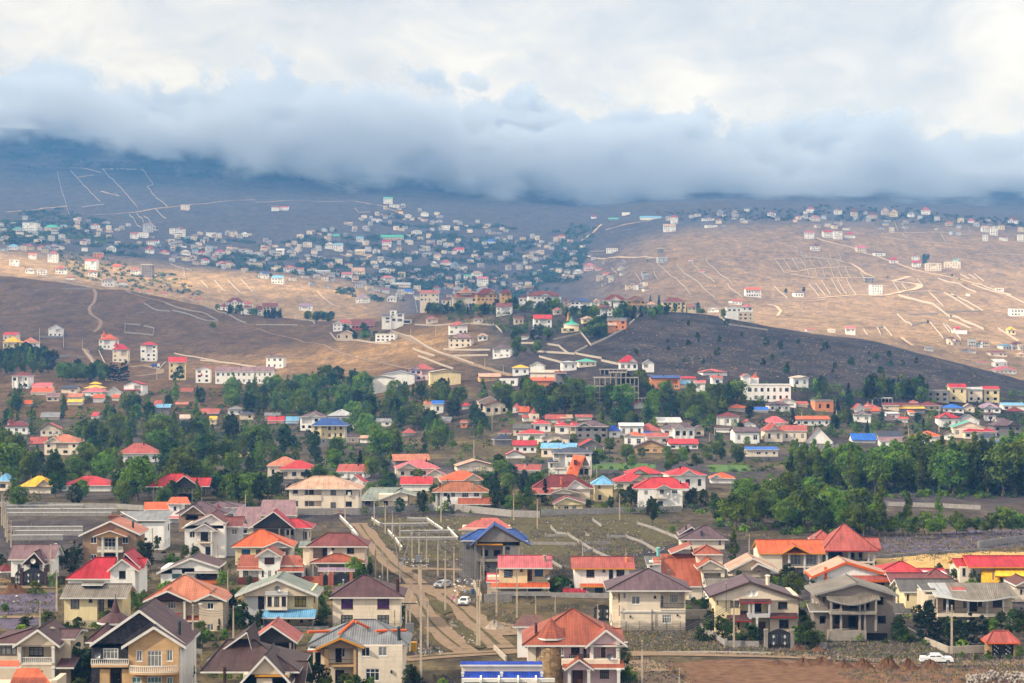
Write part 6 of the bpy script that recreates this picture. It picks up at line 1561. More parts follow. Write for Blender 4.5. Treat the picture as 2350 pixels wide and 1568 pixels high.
    # turret of the round hilltop villa
    for hb in HOUSES:
        if abs(hb[0] - pr('j', 1800, 0)[0]) < 1.5 and hb[4].name.startswith('rust_roof'):
            hh = House('j', 1930, 492, 'helper'); r = hh.root; hh.root = hb[4]; hh.p = hb[4].location.copy(); hh.d = hb[5]; hh.lod = 0
            hh.cone(1930, 62, 362, 298, dy=5.5, n=10, m='rust', flare=1.0); hh.drum(1930, 45, 358, 385, dy=5.5, n=10, m='cream')
            bpy.data.objects.remove(r); break
special()
# ------------------------------------------------------------------ roads, fields, walls, poles
DIRT = mat('road_dirt', lin((130, 111, 92)), rough=1.0, var=.22, scale=.9, bump=.5, bscale=3.0, spec=.05)
PALE = mat('pale_track', lin((178, 156, 128)), rough=1.0, var=.16, scale=.15, spec=.05)
EARTH = mat('bare_earth', lin((108, 82, 64)), rough=1.0, var=.34, scale=.6, bump=.8, bscale=2.5, spec=.05)
STRAW = mat('straw_field', lin((178, 148, 96)), rough=1.0, var=.25, scale=.4, spec=.05)
LAVF = mat('lavender_field', lin((92, 84, 100)), rough=1.0, var=.3, scale=.35, bump=.4, bscale=2.0, spec=.05)
WEED = mat('weedy_verge', lin((84, 78, 54)), rough=1.0, var=.4, scale=.9, bump=.6, bscale=2.5, spec=.05)
GREENF = mat('vegetable_plot', lin((84, 108, 62)), rough=1.0, var=.35, scale=.8, bump=.6, bscale=3.0, spec=.05)
ZL = [0.012]
def nz(): ZL[0] += 0.005; return ZL[0]
def ribbon(name, crop, pts, width, m, label, dmin=150.0, lift=None, kind='structure', jit=.2):
    """a track laid on the ground along picture points"""
    P = []
    for (x, y) in pts:
        px, py = pr(crop, x, y); P.append(at(px, py, dmin))
    Q = []
    for a, b in zip(P, P[1:]):
        n = max(2, int((b - a).length / 5.0))
        for i in range(n): Q.append(a.lerp(b, i / n))
    Q.append(P[-1])
    for _ in range(3):
        Q = [Q[0]] + [(Q[i - 1] + Q[i] * 2 + Q[i + 1]) / 4 for i in range(1, len(Q) - 1)] + [Q[-1]]
    z = lift if lift is not None else nz(); mb = MB(); rr = random.Random(len(Q)); L_, R_ = [], []
    for i, q in enumerate(Q):
        d = (Q[min(i + 1, len(Q) - 1)] - Q[max(i - 1, 0)]); d.z = 0; d.normalize(); nrm = Vector((-d.y, d.x, 0)); w = width / 2
        a = q + nrm * w * rr.uniform(1 - jit, 1 + jit); b = q - nrm * w * rr.uniform(1 - jit, 1 + jit)
        mid = [a.lerp(b, t) for t in (0, .5, 1)]
        for v in mid: v.z = ground(v.x, v.y) + z
        L_.append(mid)
    for A, B in zip(L_, L_[1:]):
        for j in (0, 1): mb.quad(A[j], A[j + 1], B[j + 1], B[j], 0)
    o = mb.build(name, m); tag(o, label, None, None, kind); return o
def patch(name, crop, pts, m, label, kind='structure', rough=1.2):
    P = []
    for (x, y) in pts:
        px, py = pr(crop, x, y); P.append(at(px, py))
    Q = []; rr = random.Random(len(P) + int(pts[0][0]))
    for i, a in enumerate(P):
        b = P[(i + 1) % len(P)]; n = max(2, int((b - a).length / 3.0))
        for k in range(n):
            q = a.lerp(b, k / n); Q.append(q + Vector((rr.gauss(0, rough * .5), rr.gauss(0, rough), 0)))
    z = nz(); c = sum(P, Vector()) / len(P)
    me = bpy.data.meshes.new(name); bm = bmesh.new()
    f = bm.faces.new([bm.verts.new((q.x, q.y, ground(q.x, q.y) + z)) for q in Q]); bmesh.ops.triangulate(bm, faces=[f]); bmesh.ops.recalc_face_normals(bm, faces=bm.faces[:])
    bm.to_mesh(me); bm.free(); me.materials.append(m)
    o = link(bpy.data.objects.new(name, me)); tag(o, label, None, None, kind); return o
patch('lavender_field', 'd', [(880, 560), (1300, 545), (2060, 500), (2060, 375), (1600, 390), (900, 440)], LAVF, 'lavender grey field under the orchard')
patch('lavender_field', 'a', [(-20, 880), (440, 870), (440, 1030), (-20, 1040)], LAVF, 'lavender grey plot left of the corrugated house')
patch('lavender_field', 'a', [(-20, 1060), (360, 1050), (400, 1140), (-20, 1160)], LAVF, 'lavender grey strip by the lower left houses')
patch('lavender_field', 'e', [(2080, 905), (2400, 900), (2400, 985), (2080, 960)], LAVF, 'purple plot beyond the left trees')
patch('straw_field', 'd', [(830, 610), (1200, 575), (2060, 545), (2060, 660), (1480, 690), (850, 690)], STRAW, 'yellow dry grass field at right')
patch('straw_field', 'e', [(1790, 850), (2400, 850), (2400, 890), (2000, 895), (1790, 880)], STRAW, 'straw coloured strip behind the left trees')
patch('vegetable_plot', 'g', [(730, 945), (1180, 950), (1330, 965), (1330, 1000), (740, 1010)], GREENF, 'green plot behind the red roofs')
patch('vegetable_plot', 'g', [(1800, 965), (2150, 960), (2180, 1020), (1810, 1030)], GREENF, 'green plot right of the crowded row')
patch('weedy_ground', 'b', [(870, 300), (1500, 280), (1975, 300), (1975, 560), (1250, 640), (1000, 500)], WEED, 'weedy empty lot by the dirt road')
patch('weedy_ground', 'c', [(0, 300), (900, 260), (1300, 330), (1300, 480), (1000, 560), (400, 600), (0, 560)], WEED, 'weedy empty lots behind the pink roofed house')
patch('weedy_ground', 'c', [(830, 1170), (1460, 1160), (1680, 1290), (900, 1310)], WEED, 'weedy verge below the cream hip house')
patch('weedy_ground', 'd', [(450, 1230), (1080, 1200), (1380, 1345), (1180, 1380), (480, 1320)], WEED, 'weedy verge below the unfinished villa')
patch('bare_earth', 'c', [(1150, 1440), (1300, 1400), (1700, 1385), (2400, 1400), (3300, 1440), (4000, 1430), (4000, 1700), (1400, 1700), (1200, 1500)], EARTH, 'ploughed brown earth at lower right')
ribbon('dirt_road', 'b', [(790, 335), (850, 400), (900, 480), (980, 580), (1060, 660), (1180, 740), (1260, 800)], 4.2, DIRT, 'dirt track winding up between the empty lots')
ribbon('dirt_road', 'b', [(1080, 830), (1260, 830), (1430, 850), (1650, 830)], 9.0, DIRT, 'dirt crossing by the parked cars')
ribbon('dirt_road', 'b', [(1200, 830), (1240, 960), (1330, 1080), (1440, 1180), (1560, 1290), (1680, 1360)], 4.4, DIRT, 'left lane of the dirt road')
ribbon('dirt_road', 'b', [(1400, 850), (1560, 960), (1680, 1090), (1800, 1220), (1900, 1300)], 5.0, DIRT, 'right lane of the dirt road')
ribbon('dirt_road', 'b', [(1120, 690), (1300, 685), (1560, 690), (1640, 700)], 4.0, DIRT, 'side track by the scaffolded house')
ribbon('dirt_road', 'b', [(1130, 1390), (1500, 1350), (1900, 1330), (2400, 1300)], 4.5, DIRT, 'dirt street along the bottom houses')
ribbon('dirt_road', 'c', [(0, 1200), (-150, 1130), (-300, 1110)], 9.0, DIRT, 'gravel yard by the double pole')
ribbon('dirt_road', 'c', [(880, 1345), (1200, 1340), (1900, 1345), (2600, 1380), (3500, 1420), (4000, 1420)], 4.5, DIRT, 'dirt street in front of the right houses')
ribbon('dirt_road', 'c', [(900, 1400), (1000, 1440), (1120, 1520), (1260, 1620)], 7.0, DIRT, 'dirt street turning down to the right')
ribbon('dirt_road', 'a', [(-40, 830), (200, 832), (450, 828)], 3.5, DIRT, 'tan path beside the soil mound')
ribbon('dirt_road', 'a', [(-40, 1062), (200, 1060), (370, 1058)], 2.5, DIRT, 'narrow tan path among lavender strips')
for pts, lab in (([(800, 345), (900, 480), (1060, 662), (1250, 795)], 'grassy strip between the ruts of the climbing track'), ([(1225, 880), (1330, 1080), (1560, 1290)], 'grassy strip in the left lane'), ([(1440, 880), (1680, 1090), (1860, 1270)], 'grassy strip in the right lane'), ([(1180, 1378), (1500, 1348), (1880, 1332)], 'grassy strip of the bottom street')):
    ribbon('grass_strip', 'b', pts, .5, WEED, lab, jit=.9)
patch('traffic_island', 'b', [(1345, 945), (1400, 925), (1480, 965), (1520, 1020), (1450, 1045), (1370, 1000)], WEED, 'weedy oval island in the dirt road', rough=.4)
patch('traffic_island', 'b', [(1480, 1085), (1560, 1085), (1660, 1170), (1780, 1290), (1740, 1310), (1640, 1270), (1540, 1170)], WEED, 'long weedy island with kerb stones in the dirt road', rough=.4)
for nm, cr, pts, w, lab, dm in (
    ('hill_track', 'i', [(845, 325), (880, 370), (870, 440), (815, 510), (835, 565), (905, 605), (930, 640), (905, 690), (860, 725)], 5, 'winding tan track up the ploughed hill', 1200),
    ('hill_track', 'i', [(600, 250), (900, 300), (1200, 370), (1500, 445), (1900, 560)], 5, 'tan track along the top of the ploughed hill', 1200),
    ('hill_road', 'i', [(775, 880), (830, 960), (900, 1040), (970, 1100), (1000, 1180)], 7, 'pale road climbing to the left hill houses', 1000),
    ('hill_track', 'i', [(1200, 1050), (1300, 1030), (1480, 1070), (1460, 1110), (1250, 1130)], 8, 'pale yard loop below the white apartment house', 1000),
    ('hill_road', 'j', [(1240, 720), (1400, 790), (1600, 880), (1800, 955), (2050, 1040), (2350, 1130)], 7, 'pale road slanting down the middle hill', 1000),
    ('hill_track', 'j', [(0, 690), (400, 800), (800, 920), (1200, 1020), (1450, 1075)], 3, 'thin track across the ploughed slope', 1000),
    ('far_track', 'l', [(0, 60), (350, 42), (620, 62), (780, 105), (900, 195), (985, 218)], 7, 'pale track around the upper plots', 1700),
    ('far_track', 'l', [(150, 182), (420, 140), (620, 130), (770, 128)], 7, 'pale track between plots of the tan slope', 1700),
    ('far_track', 'l', [(200, 192), (430, 232), (880, 228)], 8, 'pale track below the middle plots', 1700),
    ('far_track', 'l', [(470, 412), (800, 385), (1080, 392), (1400, 312), (1380, 285), (1130, 260), (1300, 215)], 14, 'ochre zigzag track on the tan slope', 1700),
    ('far_track', 'l', [(0, 425), (400, 440), (820, 395)], 6, 'pale track under the lower plots', 1700),
    ('far_track', 'l', [(1220, 775), (1270, 815), (1330, 855)], 6, 'short pale track above the scrub hill', 1600),
    ('far_track', 'l', [(0, 470), (80, 490), (120, 530), (80, 580)], 6, 'ochre curve by the scrub hill crest', 1600),
    ('far_track', 'p', [(430, 1080), (760, 1168), (1000, 1255), (1340, 1378), (1720, 1455), (2000, 1530)], 9, 'pale road descending the far slope', 1700),
    ('far_track', 'p', [(1040, 1048), (1560, 1030), (1850, 1058)], 7, 'pale track under the misty ridge', 1700),
    ('far_track', 'p', [(1030, 1075), (1600, 1132), (1860, 1162)], 7, 'second pale track under the misty ridge', 1700),
    ('far_track', 'p', [(1900, 1235), (2350, 1240)], 7, 'pale road at right of the far slope', 1700),
    ('far_track', 'm', [(60, 850), (400, 812), (615, 790)], 9, 'pale track at the mountain foot at left', 1700),
    ('far_track', 'm', [(850, 872), (1250, 848), (1600, 798), (2050, 748), (2350, 735)], 8, 'pale track along the mountain foot', 1700),
    ('far_track', 'm', [(640, 440), (740, 440), (930, 485)], 9, 'bare streak high on the blue mountain', 1700),
    ('far_track', 'm', [(710, 530), (860, 505)], 9, 'bare streak inside the mountain plots', 1700),
    ('far_track', 'm', [(930, 655), (1090, 700)], 9, 'lower bare streak inside the mountain plots', 1700),
    ('far_track', 'n', [(0, 756), (400, 742), (900, 746), (1290, 842), (1570, 938)], 8, 'pale road above the blue village', 1700),
    ('far_track', 'n', [(330, 490), (640, 555), (920, 655)], 5, 'pale ridge track under the cloud', 1700),
    ('far_track', 'n', [(1210, 520), (1400, 480), (1640, 487)], 7, 'ochre scar under the cloud', 1700),
    ('far_track', 'n', [(975, 1340), (1000, 1290), (1060, 1240)], 9, 'pale street in the blue village', 1700),
    ('far_track', 'o', [(700, 1250), (1000, 1262), (1340, 1272)], 8, 'pale track by the unfinished blocks', 1700),
    ('far_track', 'o', [(860, 1010), (1050, 960), (1270, 925)], 10, 'pale cut below the long blue roof', 1700),
    ('far_track', 'o', [(640, 1110), (760, 1020), (820, 960)], 8, 'pale lane climbing by the ravine', 1700),
    ('far_track', 'j', [(560, 350), (640, 430), (780, 500)], 5, 'tan track over the sunlit spur', 1700)):
    ribbon(nm, cr, pts, w * (.55 if dm > 1500 else .6), PALE if dm > 1500 else DIRT, lab, dm, lift=.35 if dm < 1500 else .7)
# ---- walls
WQ = []
def wall(crop, pts, h, place, m=None, dmin=150.0, cap=False, t=.22, name='plot_wall', posts=0.0):
    m = m or BLOCK; P = [at(*pr(crop, x, y), dmin) for (x, y) in pts]; base = P[0].copy()
    o = empty(name, base); mb = MB(); cb = MB(); pn = []
    for a, b in zip(P, P[1:]):
        n = max(1, int((b - a).length / 14.0)); d = b - a; d.z = 0; d.normalize(); nr = Vector((-d.y, d.x, 0)) * t / 2
        for i in range(n):
            p, q = a.lerp(b, i / n), a.lerp(b, (i + 1) / n); zp = ground(p.x, p.y); zq = ground(q.x, q.y)
            p = p - base; q = q - base; zp -= base.z; zq -= base.z; lo = min(zp, zq) - .5; st = max(zp, zq) + h - rnd.uniform(0, .12)
            def bx(M, w_, z0, z1a, z1b):
                k = nr * w_; v = [p - k, q - k, q + k, p + k]; c = [Vector((u.x, u.y, z0)) for u in v]; u_ = [Vector((v[0].x, v[0].y, z1a)), Vector((v[1].x, v[1].y, z1b)), Vector((v[2].x, v[2].y, z1b)), Vector((v[3].x, v[3].y, z1a))]
                M.poly(u_); 
                for j in range(4): M.quad(c[j], c[(j + 1) % 4], u_[(j + 1) % 4], u_[j])
            bx(mb, 1.0, lo, zp + h, zq + h)
            if cap: bx(cb, 1.5, zp + h - .05, zp + h + .12, zq + h + .12)
            if posts: pn.append(Vector((p.x, p.y, zp)))
    mb.build('wall', m, o)
    if cap: cb.build('coping', TRIM, o)
    for p in pn:
        q = MB(); q.box(p.x - .2, p.x + .2, p.y - .2, p.y + .2, p.z - .4, p.z + h + posts); q.build('post', CONC, o)
    tag(o, None, 'wall', None, 'thing'); px = (pr(crop, *pts[0])[0] + pr(crop, *pts[-1])[0]) / 2
    kind = ('white capped ' if cap else '') + ('pale ' if m is WSTONE else 'grey ') + ('winding wall' if len(pts) > 2 else 'wall')
    WQ.append((o, kind, place, px)); return o
for y, x0, x1 in ((215, 45, 640), (242, 48, 900), (272, 50, 860), (392, 70, 640), (424, 110, 640), (460, 70, 485)):
    wall('a', [(x0, y + 6), (x1, y + 4)], .9 if y < 300 else 1.2, 'in the terraced lots at far left', cap=True, posts=.5)
wall('a', [(0, 205), (500, 215), (900, 222), (1110, 235)], 1.4, 'along the tree belt at left')
wall('b', [(320, 272), (800, 268), (1100, 250), (1370, 240)], 1.8, 'along the back gardens')
wall('b', [(1365, 222), (1600, 245), (1975, 285)], 1.8, 'behind the empty lots', name='panel_fence', posts=.1)
wall('c', [(0, 285), (215, 292)], 1.8, 'behind the empty lots', name='panel_fence', posts=.1)
wall('c', [(225, 272), (700, 262), (1310, 245)], 1.6, 'below the red roofed villa')
for pts in ([(650, 300), (720, 370), (790, 450)], [(895, 318), (955, 358)], [(1170, 318), (1320, 318)], [(1320, 318), (1440, 402)], [(965, 362), (1330, 358)], [(1020, 412), (1070, 465), (1125, 545)], [(1072, 470), (1540, 468)], [(1110, 418), (1530, 412)], [(1480, 390), (1555, 470)], [(740, 408), (790, 450)]):
    wall('b', pts, .8, 'in the empty lots by the dirt road', BLOCK, cap=True, posts=.4)
for pts in ([(300, 375), (345, 420), (430, 432)], [(260, 440), (430, 440)], [(432, 432), (530, 495), (625, 555), (745, 610)], [(742, 450), (880, 450)], [(880, 448), (1000, 490), (1125, 562)], [(970, 345), (1100, 385), (1200, 425), (1305, 470)], [(150, 500), (500, 505)], [(625, 320), (692, 365)], [(520, 500), (760, 495)], [(570, 435), (600, 438)], [(300, 640), (385, 690)], [(560, 560), (740, 545)]):
    wall('c', pts, .7, 'in the weedy lots at centre', BLOCK, cap=False, posts=.3)
wall('d', [(1625, 528), (1800, 500), (1985, 478)], 1.6, 'on the lavender field', BLOCK, posts=.1)
wall('d', [(440, 200), (700, 205), (925, 200), (1300, 212), (1640, 228)], 1.2, 'behind the orchard', BLOCK)
wall('d', [(830, 600), (1200, 570), (1700, 545)], .5, 'edging the straw field')
wall('c', [(1460, 1165), (1560, 1230), (1650, 1285), (1905, 1288)], .9, 'under the plum gable house', posts=.3)
wall('d', [(178, 1290), (455, 1302)], 1.0, 'left of the unfinished villa', posts=.4)
wall('d', [(1080, 1190), (1220, 1270), (1390, 1340), (1690, 1330)], 1.1, 'around the dark hedge row', WSTONE)
wall('a', [(85, 812), (170, 812)], 1.6, 'left of the ornate gate', WM('dbrown')); wall('a', [(342, 812), (500, 805)], 1.6, 'right of the ornate gate', WM('dbrown'))
wall('a', [(1160, 620), (1390, 615)], 1.4, 'below the white villa', WSTONE); wall('c', [(300, 905), (770, 912)], .9, 'below the arched window house'); wall('c', [(1340, 1075), (1500, 1070)], 1.6, 'right of the cream hip house', WSTONE)
wall('b', [(1740, 940), (1680, 815)], 1.2, 'beside the pink roofed house', WSTONE); wall('b', [(1760, 945), (1975, 940)], 1.5, 'in front of the pink roofed house')
wall('c', [(1150, 1342), (1500, 1340), (2000, 1348)], .4, 'low along the right dirt street', WSTONE); wall('a', [(1400, 1340), (1560, 1345)], .8, 'by the brown tiled house')
wall('b', [(1835, 1310), (1930, 1400)], .8, 'low by the blue canopy', WSTONE)
wall('b', [(370, 800), (560, 806)], 1.5, 'of brick by the gate of the wine hip house', WM('brick')); wall('b', [(280, 1168), (560, 1165)], .8, 'below the bay window house')
for (cr, place, dm, h, m, lst) in (
  ('l', 'between plots on the far tan slope', 1700, 2.0, WSTONE, [[(62,55),(150,180)],[(140,50),(208,155)],[(222,52),(280,150)],[(300,55),(348,135)],[(382,55),(420,130)],[(465,65),(500,125)],[(545,70),(575,130)],[(625,70),(660,120)],[(360,150),(380,215)],[(432,145),(455,225)],[(500,135),(522,225)],[(570,130),(608,222)],[(638,130),(682,222)],[(708,130),(755,220)],[(850,175),(880,220)],
     [(62,310),(180,415)],[(380,290),(470,400)],[(435,280),(525,390)],[(495,250),(575,380)],[(585,240),(670,380)],[(640,245),(725,380)],[(720,235),(808,380)],[(1140,250),(1205,350)],[(1230,280),(1270,335)],[(1370,240),(1420,300)],[(1470,355),(1610,490)],[(1615,365),(1780,460),(1895,530)],[(1680,375),(1975,530)],[(1560,235),(1760,285),(1910,360)],[(1765,195),(1850,240)],[(1840,195),(1920,240)],[(1895,190),(1980,260)],[(1870,285),(2050,350),(2235,385)],[(1950,290),(2100,350)],[(2190,385),(2350,460)],
     [(1185,565),(1320,668)],[(1320,668),(1480,640)],[(1480,640),(1610,790)],[(1665,615),(1860,695)],[(1610,655),(1670,730)],[(880,705),(918,755)],[(1000,690),(1035,750)],[(1060,675),(1140,760)],[(1000,690),(1060,675)],[(2110,695),(2300,810)],[(1640,660),(1770,800)],[(1200,375),(1600,365)],[(1620,548),(1970,540)],[(1280,570),(1560,560)]]),
  ('l', 'long and thick across the far tan slope', 1700, 2.6, WSTONE, [[(1200,392),(1300,420),(1520,475),(1620,555),(1780,620),(1980,705)]]),
  ('k', 'running down the far slope behind the hilltop', 1700, 2.0, WSTONE, [[(1320,80),(1500,230),(1640,380)],[(1510,105),(1700,260),(1860,420)],[(1650,80),(1720,160),(1860,270)],[(1780,65),(2020,280)],[(1980,290),(2115,410)],[(1130,185),(1185,265)],[(910,135),(965,185)],[(1300,170),(1350,250)]]),
  ('k', 'on the slope under the hilltop', 950, 1.8, WSTONE, [[(625,725),(725,850)],[(725,850),(880,780),(1020,705)],[(320,840),(430,855),(515,925)],[(215,905),(575,930)],[(575,925),(820,970)],[(250,955),(455,1010)],[(820,990),(980,1025)],[(380,800),(630,740)],[(190,835),(240,890)],[(70,830),(215,830)],[(580,915),(690,860)],[(1080,650),(1250,540)],[(1905,590),(2000,660),(2350,710)],[(130,525),(660,560)]]),
  ('j', 'on the middle hill', 950, 1.8, WSTONE, [[(1190,695),(1310,745)],[(1310,740),(1560,860),(1800,950),(2000,1022)],[(1490,950),(1810,1065)],[(1440,880),(1640,945)],[(1460,660),(2190,665)],[(2180,650),(2260,730)],[(1720,885),(2150,892)],[(1800,948),(2130,942)],[(680,735),(745,805)],[(740,802),(1000,815),(1240,832)],[(350,575),(540,650)],[(1460,430),(1550,545)],[(0,660),(380,662)]]),
  ('i', 'on the ploughed hill', 1000, 1.9, BLOCK, [[(385,210),(600,265),(840,325)],[(580,330),(840,330)],[(1320,465),(1460,530)],[(1460,530),(1560,535)],[(1520,462),(1750,530),(2000,620)],[(1580,530),(1890,620)],[(1890,622),(2005,627)],[(1870,485),(2050,550),(2260,645)]]),
  ('i', 'round a compound on the left hill', 1000, 2.2, BLOCK, [[(1150,652),(1145,732)],[(1145,732),(1405,757)],[(1405,757),(1415,692)],[(1415,692),(1320,672)],[(1290,662),(1150,652)],[(362,705),(365,878)],[(582,705),(585,880)],[(365,772),(582,777)],[(460,952),(780,957)]]),
  ('i', 'beside the left hill road', 1000, 1.4, WSTONE, [[(765,882),(830,965),(905,1078)],[(905,890),(950,990),(1005,1080)],[(1450,1080),(1520,1005)],[(1600,922),(1950,985),(2350,1045)],[(1840,985),(2100,1010),(2350,1045)]]),
  ('i', 'on the sunlit spur', 1700, 2.0, WSTONE, [[(1565,102),(1760,160)],[(1680,137),(1705,235)],[(1845,257),(1910,320)],[(1970,257),(2075,360)],[(2095,252),(2220,380)],[(2210,242),(2325,365)]]),
  ('m', 'round the plots on the blue mountain', 1700, 2.2, WSTONE, [[(525,475),(640,880)],[(650,467),(780,610),(920,755)],[(940,452),(1090,607),(1260,805)],[(940,452),(1310,457)],[(1310,457),(1405,592),(1352,612),(1400,682),(1535,797)],[(750,802),(955,777)],[(1185,867),(1290,987)],[(1255,862),(1320,942)],[(1320,882),(1440,1002)],[(1430,822),(1525,907)]]),
  ('n', 'in the fields of the blue village', 1700, 1.8, WSTONE, [[(905,807),(940,852),(1050,847)],[(145,1195),(215,1245)],[(320,1175),(390,1230)],[(770,1235),(940,1285)]]),
  ('p', 'below the misty ridge', 1700, 2.0, WSTONE, [[(250,1167),(280,1217)],[(300,1217),(315,1262)],[(380,1217),(395,1277)],[(495,1217),(505,1272)],[(560,1227),(580,1282)],[(655,1237),(672,1287)],[(1160,937),(1195,1027)],[(1225,937),(1265,1027)],[(1745,987),(1760,1042)],[(1840,982),(1855,1057)],[(1230,1042),(1270,1092)],[(1580,1032),(1635,1132)],[(300,1250),(670,1290)]])):
    for pts in lst: wall(cr, pts, h * (.8 if dm > 1500 else .62), place, m, dmin=dm, t=.35)
give_labels(WQ)
# ------------------------------------------------------------------ trees
def leaf_mat(name, dark, light):
    m = bpy.data.materials.new(name); m.use_nodes = True
    t = m.node_tree; b = t.nodes['Principled BSDF']
    b.inputs['Roughness'].default_value = 0.75; b.inputs['Specular IOR Level'].default_value = 0.15
    g = N(t, 'ShaderNodeNewGeometry'); oi = N(t, 'ShaderNodeObjectInfo')
    n = N(t, 'ShaderNodeTexNoise', Scale=0.17, Detail=7.0, Roughness=0.75); L(t, g, 'Position', n, 'Vector')
    r = ramp(t, [(0.36, dark), (0.64, light)]); L(t, n, 'Fac', r, 'Fac')
    hs = N(t, 'ShaderNodeHueSaturation'); L(t, r, 'Color', hs, 'Color')
    mr = N(t, 'ShaderNodeMapRange'); L(t, oi, 'Random', mr, 'Value'); mr.inputs['To Min'].default_value = 0.468; mr.inputs['To Max'].default_value = 0.525; L(t, mr, 0, hs, 'Hue')
    m2 = N(t, 'ShaderNodeMath', operation='MULTIPLY_ADD'); L(t, oi, 'Random', m2, 0); m2.inputs[1].default_value = 0.75; m2.inputs[2].default_value = 0.68; L(t, m2, 0, hs, 'Value')
    L(t, hs, 'Color', b, 'Base Color')
    tr = N(t, 'ShaderNodeBsdfTranslucent'); L(t, hs, 'Color', tr, 'Color')
    mx = N(t, 'ShaderNodeMixShader'); mx.inputs[0].default_value = 0.25
    out = t.nodes['Material Output']; L(t, b, 0, mx, 1); L(t, tr, 0, mx, 2); L(t, mx, 0, out, 'Surface')
    return m
LEAF = leaf_mat('broad_leaves', lin((34, 54, 20)), lin((118, 144, 50)))
LEAFD = leaf_mat('dark_leaves', lin((18, 33, 16)), lin((66, 92, 38)))
NEEDLE = leaf_mat('needles', lin((16, 28, 22)), lin((40, 62, 44)))
BARK = mat('bark', lin((96, 82, 70)), rough=.95, var=.25, scale=2.0)
def crown_mesh(name, rr, profile, n, leaf, h0, h1, clumps, mat_, flat=.5):
    """leaf-sized faces in clumps through the crown's volume; profile(t) = radius at relative height"""
    cl = []
    for _ in range(clumps):
        t = rr.random() ** .9; rad = profile(t); a = rr.uniform(0, 2 * math.pi); q = rad * math.sqrt(rr.uniform(.15, 1)) * .82
        cl.append((q * math.cos(a), q * math.sin(a), h0 + (h1 - h0) * t, max(.35, rad * rr.uniform(.28, .5))))
    v = []; f = []
    for i in range(n):
        c = cl[i % clumps]
        d = Vector((rr.gauss(0, 1), rr.gauss(0, 1), rr.gauss(0, 1))).normalized(); q = c[3] * rr.uniform(.55, 1.12)
        p = Vector(c[:3]) + Vector((d.x * q, d.y * q, d.z * q * .85))
        nrm = (d + Vector((rr.gauss(0, .6), rr.gauss(0, .6), rr.gauss(0, .6) + .35))).normalized()
        t1 = nrm.orthogonal().normalized(); t2 = nrm.cross(t1); ang = rr.uniform(0, 6.28); e1 = t1 * math.cos(ang) + t2 * math.sin(ang); e2 = nrm.cross(e1)
        s = leaf * rr.uniform(.55, 1.25); k = len(v)
        v += [tuple(p - e1 * s), tuple(p + e2 * s * .55 - nrm * s * .2), tuple(p + e1 * s), tuple(p - e2 * s * .55 - nrm * s * .2)]
        f.append((k, k + 1, k + 2, k + 3))
    me = bpy.data.meshes.new(name); me.from_pydata(v, [], f); me.materials.append(mat_); me.update(); return me
def trunk_mesh(rr, h, r, top, limbs):
    mb = MB(); z = 0.0; p = Vector((0, 0, -.4))
    for i in range(4):
        q = Vector((rr.gauss(0, .12), rr.gauss(0, .12), top * (i + 1) / 4)); mb.tube(p, q, r * (1 - i * .22), r * (1 - (i + 1) * .22), 6, cap=False); p = q
    for _ in range(limbs):
        z = top * rr.uniform(.35, .9); a = rr.uniform(0, 6.28); ln = h * rr.uniform(.12, .24); s = Vector((0, 0, z)); e = s + Vector((math.cos(a) * ln, math.sin(a) * ln, ln * rr.uniform(.5, 1.1)))
        mb.tube(s, e, r * .4, r * .1, 5, cap=False)
    return mb.mesh('trunk', [BARK])
TREES = {}
def make_protos():
    rr = random.Random(5)
    def add(kind, H0, prof, n, leaf, h0, clumps, m, tr, top, limbs, k):
        TREES.setdefault(kind, [])
        for _ in range(k):
            TREES[kind].append((crown_mesh('crown', rr, prof, n, leaf, h0, H0, clumps, m), trunk_mesh(rr, H0, tr, top, limbs), H0))
    el = lambda R_: (lambda t: R_ * math.sqrt(max(.02, 1 - (2 * t - 1) ** 2)) )
    add('poplar_tree', 13, lambda t: 2.5 * (math.sin(math.pi * min(1, t * .92 + .1)) ** .7) * (1 - .35 * t), 2300, .36, 1.6, 46, LEAF, .22, 9, 7, 4)
    add('broadleaf_tree', 8.5, lambda t: 3.6 * math.sqrt(max(.05, 1 - (1.75 * t - .8) ** 2)), 2300, .34, 2.0, 40, LEAF, .25, 5, 8, 4)
    add('dark_tree', 9.5, lambda t: 3.0 * math.sqrt(max(.05, 1 - (1.85 * t - .85) ** 2)), 2300, .33, 1.4, 42, LEAFD, .25, 6, 8, 4)
    add('fir_tree', 10, lambda t: 2.3 * (1.02 - t) ** .9, 2000, .3, .8, 60, NEEDLE, .2, 9.5, 10, 2)
    add('cypress_tree', 7.5, lambda t: .85 * (math.sin(math.pi * min(1, t * .9 + .12)) ** .6), 1300, .2, .3, 34, NEEDLE, .12, 5, 3, 3)
    add('orchard_tree', 5.5, lambda t: 2.2 * math.sqrt(max(.05, 1 - (1.7 * t - .75) ** 2)), 1200, .28, 1.7, 24, LEAF, .14, 3.2, 7, 3)
    add('shrub', 2.2, lambda t: 1.3 * math.sqrt(max(.05, 1 - (1.4 * t - .4) ** 2)), 700, .2, .15, 18, LEAF, .06, 1.2, 5, 3)
    add('dark_shrub', 3.0, lambda t: 1.5 * math.sqrt(max(.05, 1 - (1.4 * t - .4) ** 2)), 800, .22, .2, 20, LEAFD, .08, 1.8, 5, 3)
    add('willow_tree', 6.5, lambda t: 2.6 * math.sqrt(max(.08, 1 - (1.3 * t - .35) ** 2)), 1800, .3, .5, 34, LEAF, .2, 4, 8, 2)
make_protos()
TN = dict(poplar_tree='poplar', broadleaf_tree='broadleaf tree', dark_tree='dark leafy tree', fir_tree='fir', cypress_tree='cypress', orchard_tree='orchard tree', shrub='green shrub', dark_shrub='dark shrub', willow_tree='willow')
TQ = []; trr = random.Random(99)
